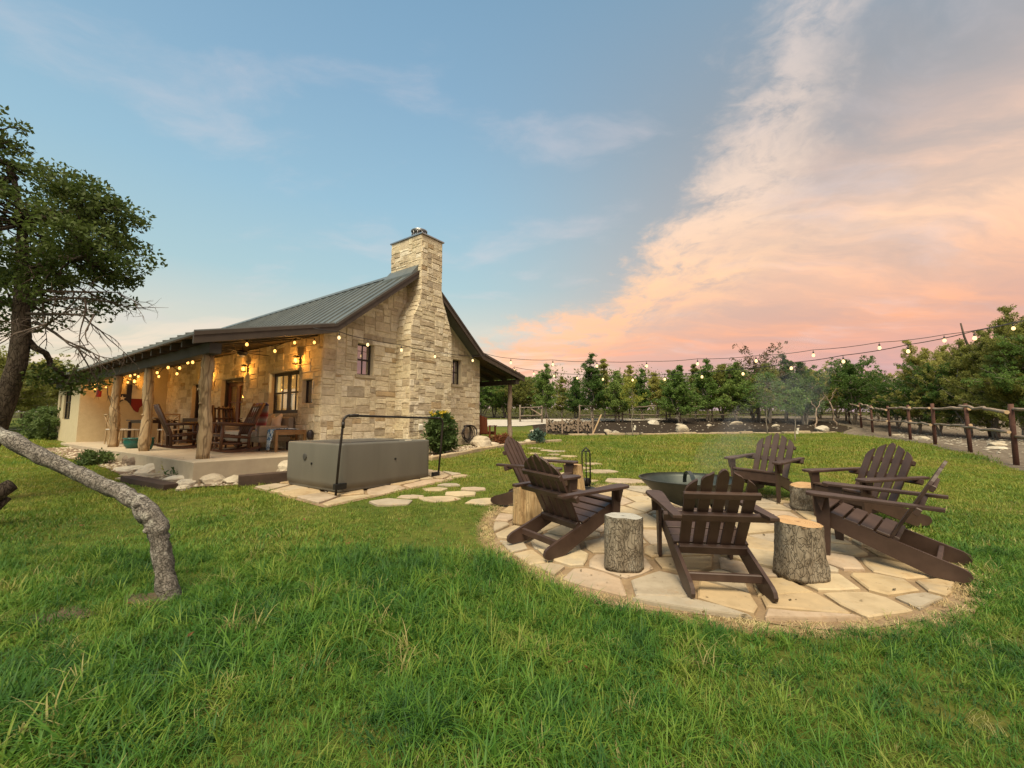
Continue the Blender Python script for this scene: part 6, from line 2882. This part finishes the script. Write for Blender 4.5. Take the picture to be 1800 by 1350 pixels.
def rock(x, y, sx, sy, sz, seed, label, mat='rock', rz=None, dz=.25, group=None):
    o = link('limestone_rock', rock_mesh(seed, sx, sy, sz, mat))
    o.location = (x, y, tz(x, y) + sz * dz)
    o.rotation_euler = (0, 0, rz if rz is not None else seed * 1.3)
    tag(o, label, 'rock', group)


G1 = 'rocks in the porch garden bed'
for i, (x, y, sx, sy, sz, m, lab) in enumerate([
    (-9.6, 10.25, .20, .17, .14, 'rock', 'pale rock at the far left end of the porch bed'),
    (-8.75, 9.95, .34, .22, .20, 'rock_dark', 'dark brown rock below the stucco corner'),
    (-8.25, 9.65, .36, .26, .18, 'rock_dark', 'second dark rock right of the stucco corner'),
    (-7.75, 9.55, .34, .24, .20, 'rock', 'blocky cream rock against the left part of the slab'),
    (-7.9, 9.0, .42, .30, .07, 'rock', 'flat pale slab rock at the grass edge of the porch bed'),
    (-7.3, 8.75, .34, .2, .15, 'rock', 'low grey rock in the middle of the porch bed'),
    (-6.85, 8.75, .46, .24, .17, 'rock', 'wide grey rock in the porch bed before the pots'),
    (-7.0, 8.15, .42, .24, .06, 'rock', 'flat stone lying beside the dark timber end'),
    (-5.70, 8.15, .30, .22, .14, 'rock', 'sloping rock at the corner of the porch slab'),
    (-5.95, 7.72, .28, .13, .09, 'rock', 'narrow pale rock lying in the porch bed front'),
    (-5.60, 7.42, .22, .14, .09, 'rock', 'low cream rock at the front corner of the porch bed'),
    (-5.26, 7.55, .23, .16, .14, 'rock', 'cream edging rock nearest the slab corner'),
    (-4.90, 7.58, .20, .14, .11, 'rock', 'cream edging rock, middle of the three before the timber'),
    (-4.58, 7.62, .16, .12, .10, 'rock', 'small cream edging rock touching the timber'),
    (-4.25, 8.35, .40, .24, .24, 'rock', 'rough pale boulder half hidden behind the tub'),
    (-5.35, 7.02, .16, .1, .06, 'rock', 'small rock in the grass before the porch bed')]):
    rock(x, y, sx, sy, sz, 100 + i, lab, m, None, .35, G1)
for i, (x, y, sx, sy, sz, lab) in enumerate([
    (-1.0, 13.55, .42, .30, .26, 'grey rock below the coiled hose'), (-.65, 13.7, .30, .16, .10, 'long pale rock tip pointing out below the hose'), (.55, 14.6, .22, .16, .12, 'grey rock in the gable bed by the red plant'),
    (8.65, 21.6, .34, .26, .30, 'white boulder at the front of the mulch bed'), (4.7, 21.0, .34, .22, .17, 'pale rock beside the firewood rack'), (5.05, 20.85, .22, .18, .13, 'smaller pale rock beside the firewood rack'),
    (16.0, 22.0, .65, .30, .22, 'long white boulder in the mulch bed near the fence corner'), (14.6, 23.6, .22, .18, .12, 'white rock in the mulch left of the long boulder'),
    (13.2, 25.0, .4, .2, .14, 'flat white rock high in the mulch bed'), (9.6, 24.4, .3, .2, .10, 'flat pale rock in the middle of the mulch bed'), (8.2, 24.7, .34, .24, .2, 'pale rock under the junipers'),
    (11.1, 24.0, .2, .15, .1, 'small white rock in the mulch behind the saplings'), (1.0, 20.9, .2, .14, .14, 'pale rock left of the firewood rack'), (-2.0, 22.9, .3, .2, .16, 'white rock beyond the side porch chair')]):
    rock(x, y, sx, sy, sz, 200 + i, lab, 'rock', None, .35, 'rocks in the beds')
rdk = random.Random(55)
_far = []
for i in range(15):
    t = rdk.random()
    _far.append((12.6 + 6 * t + rdk.uniform(0, 5.5), 9.5 + 10 * t + rdk.uniform(-.5, 2.5), rdk.uniform(.12, .26)))
_far.sort(key=lambda q: -q[0] / q[1])
NTH = ['first', 'second', 'third', 'fourth', 'fifth', 'sixth', 'seventh', 'eighth', 'ninth', 'tenth', 'eleventh', 'twelfth', 'thirteenth', 'fourteenth', 'fifteenth']
for i, (x, y, q) in enumerate(_far):
    rock(x, y, q * 1.3, q, q * .4, 300 + i, 'pale rock on the stony ground beyond the right fence, %s from the right edge' % NTH[i], 'rock', None, .2, 'rocks beyond the right fence')


def pebbles(name, poly, n, seed, smin, smax, mat='rock', label=None, dz=0.02):
    rs = np.random.RandomState(seed)
    P = np.array(poly)
    lo, hi = P.min(0), P.max(0)
    pts = []
    while len(pts) < n:
        q = rs.uniform(lo, hi, (n * 2, 2))
        q = q[in_poly(q[:, 0], q[:, 1], poly)]
        pts.extend(q.tolist())
    pts = np.array(pts[:n])
    base = np.array([(1, 0, 0), (0, 1, 0), (-1, 0, 0), (0, -1, 0), (0, 0, .8), (.6, .6, .35), (-.6, .6, .35), (-.6, -.6, .35), (.6, -.6, .35)])
    tri = np.array([(0, 5, 8), (5, 1, 6), (6, 2, 7), (7, 3, 8), (4, 5, 6), (4, 6, 7), (4, 7, 8), (4, 8, 5), (0, 1, 5), (1, 2, 6), (2, 3, 7), (3, 0, 8)])
    V, F = [], []
    for i, (x, y) in enumerate(pts):
        s = rs.uniform(smin, smax)
        a = rs.rand() * 6.28
        b = base * np.array([s * rs.uniform(.8, 1.5), s * rs.uniform(.6, 1.1), s * rs.uniform(.5, .9)]) * rs.uniform(.85, 1.15, (9, 1))
        ca, sa = math.cos(a), math.sin(a)
        b = np.stack([b[:, 0] * ca - b[:, 1] * sa + x, b[:, 0] * sa + b[:, 1] * ca + y, b[:, 2] + tz(x, y) + dz], 1)
        V.append(b)
        F.append(tri + 9 * i)
    me = np_mesh(name, np.concatenate(V), np.concatenate(F), mat)
    o = link(name, me)
    tag(o, label, None, None, 'stuff')


pebbles('bed_pebbles', BED_L, 900, 1, .015, .05, 'rock', 'brown and tan pebbles in the porch bed')
pebbles('bed_pebbles', BED_R, 600, 2, .015, .05, 'rock', 'pebbles in the bed along the gable wall')
pebbles('mulch_chips', MULCH, 420, 3, .02, .07, 'stone_chip', 'pale stone chips strewn over the mulch bed')
pebbles('stony_ground_chips', [(12.0, 9.5), (17, 19), (24, 26), (30, 22), (20, 8)], 1300, 4, .015, .06, 'stone_chip', 'pale stones strewn beyond the right fence')


def timber(p, q, w, h, label):
    P, Q = Vector((p[0], p[1], 0)), Vector((q[0], q[1], 0))
    d = (Q - P)
    o = MB()
    L_ = d.length
    o.bbox(0, L_, -w / 2, w / 2, -.06, h, .012)
    t = o.build('landscape_timber', 'railroad_tie', None)
    t.location = (P.x, P.y, tz(P.x, P.y))
    sl = math.atan2(tz(Q.x, Q.y) - tz(P.x, P.y), L_)
    t.rotation_euler = (0, -sl, math.atan2(d.y, d.x))
    tag(t, label, 'timber', 'dark timbers edging the porch bed')


timber((-6.95, 7.78), (-5.55, 7.02), .2, .10, 'dark railroad tie running away to the left edge of the porch bed')
timber((-4.62, 7.28), (-3.75, 7.88), .2, .19, 'dark railroad tie ending at the left side of the tub')


def edging():
    rd = random.Random(3)
    pts = [(-2.0, 10.4), (-1.51, 11.36), (-.85, 12.5), (-.18, 13.64), (.7, 14.6), (1.76, 15.59)]
    root = empty('limestone_edging', (pts[0][0], pts[0][1], tz(*pts[0])))
    o0 = root.location
    for a, b in zip(pts, pts[1:]):
        A, B = Vector((*a, tz(*a))), Vector((*b, tz(*b)))
        n = 2
        for i in range(n):
            p, q = A.lerp(B, i / n), A.lerp(B, (i + .97) / n)
            d = (q - p)
            m = Matrix.Translation(p - o0) @ d.to_track_quat('X', 'Z').to_matrix().to_4x4()
            mb = MB()
            mb.tone = rd.random()
            mb.bbox(0, d.length, -.09, .09, -.08, .085 + rd.uniform(0, .02), .012, m)
            mb.build('edge_block', 'flagstone', root)
    tag(root, 'low limestone block edging along the bed below the gable', 'edging')
    root = empty('lawn_edging', (LAWN_EDGE[0][0], LAWN_EDGE[0][1], tz(*LAWN_EDGE[0])))
    o0 = root.location
    for a, b in zip(LAWN_EDGE[1:], LAWN_EDGE[2:]):
        A, B = Vector((*a, tz(*a))), Vector((*b, tz(*b)))
        n = max(3, int((B - A).length / .7))
        for i in range(n):
            p, q = A.lerp(B, i / n), A.lerp(B, (i + rd.uniform(.8, .96)) / n)
            p.y += rd.uniform(-.06, .06)
            d = q - p
            m = Matrix.Translation(p - o0) @ d.to_track_quat('X', 'Z').to_matrix().to_4x4()
            mb = MB()
            mb.tone = rd.uniform(.2, .7)
            mb.bbox(0, d.length, -.10, .10, -.06, .06 + rd.uniform(0, .06), .02, m)
            mb.build('edge_stone', 'flagstone', root)
    tag(root, 'line of pale edging stones between the lawn and the mulch bed', 'edging')


edging()


# ------------------------------------------------------------------ shrubs and small plants
def shrub(name, x, y, h, r, n, per, size, mat, label, flowers=0, seed=1, z0=.12):
    rs = np.random.RandomState(seed)
    rd = random.Random(seed)
    root = empty(name, (x, y, tz(x, y)))
    st = MB()
    cs, rr = [], []
    for i in range(n):
        t = rs.rand()
        z = h * (z0 + (.95 - z0) * t)
        w = r * (math.sin(math.pi * (.18 + .66 * t))) * rs.rand() ** .45
        a = rs.rand() * 6.28
        cs.append((w * math.cos(a), w * math.sin(a), z))
        rr.append(.08 + .07 * rs.rand())
        if i % 5 == 0:
            branch_tube(st, (rd.uniform(-.06, .06), rd.uniform(-.06, .06), -.03), cs[-1], .010, .004, rd, .04, 4, 4)
    st.build('stems', 'twig_bark', root, True)
    V, F = leaf_cloud(cs, rr, per, size, rs, .9, .5, 2.0)
    link('foliage', np_mesh('foliage', V, F, mat), root)
    if flowers:
        c2 = []
        for i in range(flowers):
            a = rs.rand() * 6.28
            w = r * .75 * rs.rand() ** .5
            c2.append((w * math.cos(a), w * math.sin(a), h * rs.uniform(.88, 1.04)))
        V, F = leaf_cloud(c2, [.05] * flowers, 16, .026, rs, .7)
        link('flowers', np_mesh('flowers', V, F, 'flower_yellow'), root)
    tag(root, label, 'shrub')


shrub('flowering_shrub', -1.93, 11.55, 1.12, .42, 150, 40, .045, 'shrub_leaf', 'round green shrub topped with yellow flowers before the chimney', 20, 3)
shrub('red_plant', -.35, 14.2, .30, .32, 40, 30, .035, 'red_plant', 'low rusty-red plant in the bed at the gable corner', 0, 4, .05)
shrub('agave_plant', .85, 14.85, .40, .22, 34, 26, .06, 'agave_leaf', 'blue-green plant at the right end of the gable bed', 0, 5, .02)
shrub('bed_plant', -6.05, 8.15, .24, .30, 40, 30, .035, 'shrub_leaf', 'low green plant by the rocks at the slab corner', 0, 6, .05)
shrub('bed_plant', -9.5, 9.75, .26, .34, 40, 30, .035, 'shrub_leaf', 'low green plant below the stucco wall', 0, 7, .05)
shrub('bed_plant', -6.6, 8.5, .2, .25, 26, 26, .03, 'juniper_olive', 'tiny sprawling plant between the porch bed rocks', 0, 8, .05)
shrub('hedge_shrub', -18.2, 16.8, 1.3, .9, 130, 36, .05, 'shrub_leaf', 'bushy shrub left of the stucco wall foot', 0, 9, .05)

sheet('bare_soil', [(-2.75, 3.12), (-2.45, 3.05), (-2.42, 3.2), (-2.6, 3.3), (-2.85, 3.25)], 'dirt', .012, 'structure', .2)
sheet('bare_soil', [(-3.3, 2.85), (-2.95, 2.78), (-2.75, 2.95), (-3.0, 3.08), (-3.25, 3.02)], 'dirt', .012, 'structure', .2)


# ------------------------------------------------------------------ grass
def tuft_mesh(name, seed, blades, length, width, spread, segs=4, droop=.6):
    rs = np.random.RandomState(seed)
    V, F, off = [], [], 0
    al = []
    for b in range(blades):
        a = rs.rand() * 6.28
        r = spread * math.sqrt(rs.rand())
        p = np.array([r * math.cos(a), r * math.sin(a), -.01])
        h = length * rs.uniform(.45, 1.15)
        w = width * rs.uniform(.7, 1.3)
        az = rs.rand() * 6.28
        d = np.array([math.cos(az), math.sin(az), 0])
        side = np.array([-d[1], d[0], 0])
        lean = rs.uniform(.05, .5)
        dr = droop * rs.uniform(.3, 1.3)
        for i in range(segs + 1):
            t = i / segs
            c = p + d * h * (lean * t + dr * t * t * .55) + np.array([0, 0, h * (t - .35 * dr * t * t * t)])
            ww = w * (1 - t ** 1.6) + .0004
            V.append(c - side * ww)
            V.append(c + side * ww)
            al += [t, t]
        for i in range(segs):
            j = off + 2 * i
            F.append((j, j + 1, j + 3, j + 2))
        off += 2 * (segs + 1)
    me = np_mesh(name, np.array(V), np.array(F), 'grass_blade', True)
    return bpy.data.objects.new(name, me)


def exclusion(x, y):
    """True where grass grows"""
    ok = np.ones(x.shape, bool)
    r = np.hypot(x - CIRC[0], y - CIRC[1])
    ang = np.arctan2(y - CIRC[1], x - CIRC[0])
    ok &= r > CIRC[2] + .02 + .05 * np.sin(7 * ang + 1) * np.sin(3 * ang) + .03 * np.sin(17 * ang)
    c = TUB_B + HU * .93 + HV * .74
    du = (x - c.x) * HU.x + (y - c.y) * HU.y
    dv = (x - c.x) * HV.x + (y - c.y) * HV.y
    ok &= ~((du > -1.40) & (du < 1.58) & (dv > -1.20) & (dv < 1.03))
    hu = (x - HL.x) * HU.x + (y - HL.y) * HU.y
    hv = (x - HL.x) * HV.x + (y - HL.y) * HV.y
    ok &= ~((hu > -2.8) & (hu < 8.2) & (hv > -.9) & (hv < 16))
    for P in (BED_L, BED_R, MULCH, GRAVEL):
        ok &= ~in_poly(x, y, P)
    for px_, py_, rr in ((-1.73, 6.11, .38), (-1.52, 6.5, .24), (-1.23, 7.03, .26), (-1.07, 6.32, .32), (-1.05, 7.36, .24), (-.78, 6.65, .30), (-.62, 7.02, .24), (-.38, 6.18, .34), (.68, 13.13, .3), (.98, 12.53, .22), (1.30, 12.25, .3), (.60, 11.75, .28), (1.13, 11.48, .22),
                         (1.45, 11.1, .24), (.63, 11.02, .2), (.95, 10.75, .34), (1.07, 10.11, .36), (1.34, 9.65, .22), (1.85, 9.75, .28), (1.4, 9.2, .34), (1.85, 8.72, .36), (1.15, 8.5, .3), (2.05, 7.75, .42), (1.3, 7.75, .28)):
        ok &= ((x - px_) / (rr * .92)) ** 2 + ((y - py_) / (rr * .58)) ** 2 > 1
    for (px_, py_, a, b) in ((-2.6, 3.17, .12, .06), (-3.0, 2.93, .14, .07)):
        ok &= ((x - px_) / a) ** 2 + ((y - py_) / b) ** 2 > 1
    return ok


def grass_field(name, label, tufts, x0, x1, y0, y1, dens, smin, smax, seed, patch=True, edge=None):
    coll = bpy.data.collections.new(name + '_kinds')
    for t in tufts:
        coll.objects.link(t)
    rs = np.random.RandomState(seed)
    n = int((x1 - x0) * (y1 - y0) * dens)
    x = rs.uniform(x0, x1, n)
    y = rs.uniform(y0, y1, n)
    vis = np.abs(x) < (y + 1.2) * 1.30 + .4
    ok = exclusion(x, y) & vis
    if patch:
        den = .55 + .60 * vnoise(x + 40, y + 40, 1.6, 3) + .25 * vnoise(x + 40, y + 40, .5, 4)
        ok &= rs.rand(n) < den
    x, y = x[ok], y[ok]
    n = len(x)
    sc = rs.uniform(smin, smax, n) * (.62 + .80 * vnoise(x + 40, y + 40, 1.1, 5))
    r = np.hypot(x - CIRC[0], y - CIRC[1])
    if not name.startswith('dry'):
        sc *= np.clip(.45 + (r - CIRC[2]) / .25, .45, 1)
    z = tza(x, y)
    me = bpy.data.meshes.new(name)
    me.vertices.add(n)
    me.vertices.foreach_set('co', np.stack([x, y, z], 1).astype(np.float32).ravel())
    rot = np.zeros((n, 3), np.float32)
    rot[:, 2] = rs.rand(n) * 6.283
    rot[:, 0] = rs.normal(0, .12, n)
    rot[:, 1] = rs.normal(0, .12, n)
    me.attributes.new('rot', 'FLOAT_VECTOR', 'POINT').data.foreach_set('vector', rot.ravel())
    me.attributes.new('siz', 'FLOAT', 'POINT').data.foreach_set('value', sc.astype(np.float32))
    me.attributes.new('idx', 'INT', 'POINT').data.foreach_set('value', rs.randint(0, len(tufts), n).astype(np.int32))
    o = link(name, me)
    ng = bpy.data.node_groups.new(name + '_nodes', 'GeometryNodeTree')
    ng.interface.new_socket('Geometry', in_out='INPUT', socket_type='NodeSocketGeometry')
    ng.interface.new_socket('Geometry', in_out='OUTPUT', socket_type='NodeSocketGeometry')
    N = ng.nodes
    gi, go = N.new('NodeGroupInput'), N.new('NodeGroupOutput')
    m2p = N.new('GeometryNodeMeshToPoints')
    ci = N.new('GeometryNodeCollectionInfo')
    ci.inputs['Collection'].default_value = coll
    ci.inputs['Separate Children'].default_value = True
    ci.inputs['Reset Children'].default_value = True
    iop = N.new('GeometryNodeInstanceOnPoints')
    iop.inputs['Pick Instance'].default_value = True
    def attr(nm, tp):
        a = N.new('GeometryNodeInputNamedAttribute')
        a.data_type = tp
        a.inputs['Name'].default_value = nm
        return next(s for s in a.outputs if s.enabled and s.name == 'Attribute')
    lk = ng.links.new
    lk(gi.outputs[0], m2p.inputs[0])
    lk(m2p.outputs[0], iop.inputs['Points'])
    lk(ci.outputs[0], iop.inputs['Instance'])
    lk(attr('idx', 'INT'), iop.inputs['Instance Index'])
    e2r = N.new('FunctionNodeEulerToRotation')
    lk(attr('rot', 'FLOAT_VECTOR'), e2r.inputs[0])
    lk(e2r.outputs[0], iop.inputs['Rotation'])
    lk(attr('siz', 'FLOAT'), iop.inputs['Scale'])
    lk(iop.outputs[0], go.inputs[0])
    md = o.modifiers.new('blades', 'NODES')
    md.node_group = ng
    tag(o, label, 'grass', None, 'stuff')
    return n


near_t = [tuft_mesh('tuft_long', 1, 18, .16, .0026, .06, 4, 1.3), tuft_mesh('tuft_mid', 2, 26, .095, .0023, .08, 3, 1.0), tuft_mesh('tuft_low', 3, 30, .06, .0021, .09, 3, .8), tuft_mesh('tuft_mid', 4, 26, .085, .0024, .08, 3, 1.4), tuft_mesh('tuft_low', 14, 30, .07, .0021, .09, 3, 1.2), tuft_mesh('tuft_low', 15, 32, .055, .0020, .10, 3, 1.0), tuft_mesh('weed_rosette', 16, 9, .045, .008, .05, 3, 1.6)]
mid_t = [tuft_mesh('tuft_mid', 5, 24, .062, .0032, .12, 2, 1.0), tuft_mesh('tuft_low', 6, 26, .040, .0030, .13, 2, .8), tuft_mesh('tuft_low', 7, 26, .048, .0032, .12, 2, 1.1)]
far_t = [tuft_mesh('tuft_far', 8, 26, .055, .006, .24, 2, .6), tuft_mesh('tuft_far', 9, 26, .07, .006, .24, 2, .7)]
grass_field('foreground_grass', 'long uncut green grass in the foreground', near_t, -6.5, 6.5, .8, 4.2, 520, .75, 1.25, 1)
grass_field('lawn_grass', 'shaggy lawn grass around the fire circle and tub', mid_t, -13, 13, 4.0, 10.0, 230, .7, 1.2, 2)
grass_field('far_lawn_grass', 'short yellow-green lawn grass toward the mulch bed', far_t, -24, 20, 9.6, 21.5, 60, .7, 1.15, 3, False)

def straw_ring():
    """dry cut grass round the edge of the patio"""
    m, k, b = new_mat('straw')
    oi = k.add('ShaderNodeObjectInfo')
    k.put(b.inputs['Base Color'], k.ramp(oi.outputs['Random'], [(0, (.30, .21, .10)), (.4, (.44, .33, .16)), (.75, (.52, .42, .22)), (1, (.26, .28, .07))]))
    b.inputs['Roughness'].default_value = .9
    rs = np.random.RandomState(5)
    t = [tuft_mesh('straw_tuft', 31, 22, .05, .002, .06, 2, 1.8), tuft_mesh('straw_tuft', 32, 20, .065, .002, .06, 2, 1.6)]
    for o in t:
        o.data.materials[0] = m
    global exclusion
    keep = exclusion
    def ring(x, y):
        r = np.hypot(x - CIRC[0], y - CIRC[1])
        a = np.arctan2(y - CIRC[1], x - CIRC[0])
        w = .10 + .15 * np.sin(a - 5.6) + .06 * np.sin(a * 5)
        return (r > CIRC[2] - .10) & (r < CIRC[2] + np.maximum(w, .06))
    exclusion = ring
    n = grass_field('dry_grass_ring', 'dry straw-coloured grass round the edge of the fire patio', t, -.8, 4.8, 2.3, 7.8, 380, .7, 1.1, 9, False)
    exclusion = keep


straw_ring()

# ------------------------------------------------------------------ leaf litter on the patio and a thin plume of smoke
def litter():
    rs = np.random.RandomState(66)
    n = 130
    a = rs.rand(n) * 6.283
    r = CIRC[2] * np.sqrt(rs.rand(n)) * 1.02
    x, y = CIRC[0] + r * np.cos(a), CIRC[1] + r * np.sin(a)
    P = np.stack([x, y, tza(x, y) + .040], 1)
    t = rs.rand(n) * 6.283
    s = rs.uniform(.008, .024, n)
    A = np.stack([np.cos(t), np.sin(t), rs.uniform(-.1, .3, n)], 1) * s[:, None]
    B = np.stack([-np.sin(t), np.cos(t), rs.uniform(-.1, .3, n)], 1) * (s * .5)[:, None]
    V = np.stack([P - A, P - B, P + A, P + B], 1).reshape(-1, 3)
    o = link('leaf_litter', np_mesh('leaf_litter', V, np.arange(n * 4).reshape(-1, 4), 'dry_leaf'))
    tag(o, 'scattered dead leaves on the flagstone patio', None, None, 'stuff')


litter()


def smoke():
    m = bpy.data.materials.new('smoke')
    m.use_nodes = True
    k = NT(m.node_tree)
    k.n.remove(k.n['Principled BSDF'])
    pv = k.add('ShaderNodeVolumePrincipled')
    pv.inputs['Color'].default_value = (.82, .86, .88, 1)
    pv.inputs['Anisotropy'].default_value = .2
    pos = coords(k, False)
    n = k.noise(pos, .9, 4, .6, .8)
    k.put(pv.inputs['Density'], k.math('MULTIPLY', k.smooth(n, .40, .72), .16))
    k.l.new(pv.outputs[0], k.n['Material Output'].inputs['Volume'])
    m.cycles.volume_step_rate = 2.0
    MATS['smoke'] = m
    mb = MB()
    mb.tube([(2.15, 5.1, .62), (2.7, 5.6, .85), (3.5, 6.4, 1.05), (4.5, 7.4, 1.35), (5.5, 8.4, 1.9), (6.3, 9.2, 2.6), (6.8, 9.8, 3.2)], [.10, .28, .42, .55, .66, .6, .2], 14, True)
    o = mb.build('smoke', 'smoke', None, True)
    tag(o, 'thin pale smoke drifting from the fire bowl toward the back trees', None, None, 'stuff')


smoke()

def joint_weeds():
    """sparse weeds growing in the patio joints and dead leaves in the lawn"""
    S = np.array(PATIO_SEEDS)
    def on_joint(x, y):
        d = np.sort(np.hypot(x[:, None] - S[:, 0][None], y[:, None] - S[:, 1][None]), 1)
        return (d[:, 1] - d[:, 0] < .035) & (np.hypot(x - CIRC[0], y - CIRC[1]) < CIRC[2] - .05) & (vnoise(x + 9, y + 3, 1.3, 12) > .62)
    global exclusion
    keep = exclusion
    exclusion = on_joint
    grass_field('joint_weeds', 'small weeds sprouting in the joints of the patio', [tuft_mesh('weed', 41, 9, .05, .0022, .02, 2, 1.2), tuft_mesh('weed', 42, 7, .035, .0028, .02, 2, 1.4)], -.4, 4.4, 2.6, 7.4, 150, .6, 1.1, 12, False)
    exclusion = keep
    rs = np.random.RandomState(71)
    n = 90
    x, y = rs.uniform(-5, 5, n), rs.uniform(1.6, 9, n)
    ok = exclusion(x, y)
    x, y = x[ok], y[ok]
    n = len(x)
    P = np.stack([x, y, tza(x, y) + .045], 1)
    t = rs.rand(n) * 6.283
    s = rs.uniform(.015, .032, n)
    A = np.stack([np.cos(t), np.sin(t), rs.uniform(-.4, .5, n)], 1) * s[:, None]
    B = np.stack([-np.sin(t), np.cos(t), rs.uniform(-.4, .5, n)], 1) * (s * .55)[:, None]
    V = np.stack([P - A, P - B, P + A, P + B], 1).reshape(-1, 3)
    o = link('fallen_leaves', np_mesh('fallen_leaves', V, np.arange(n * 4).reshape(-1, 4), 'red_plant'))
    tag(o, 'scattered brown fallen leaves in the lawn', None, None, 'stuff')


joint_weeds()
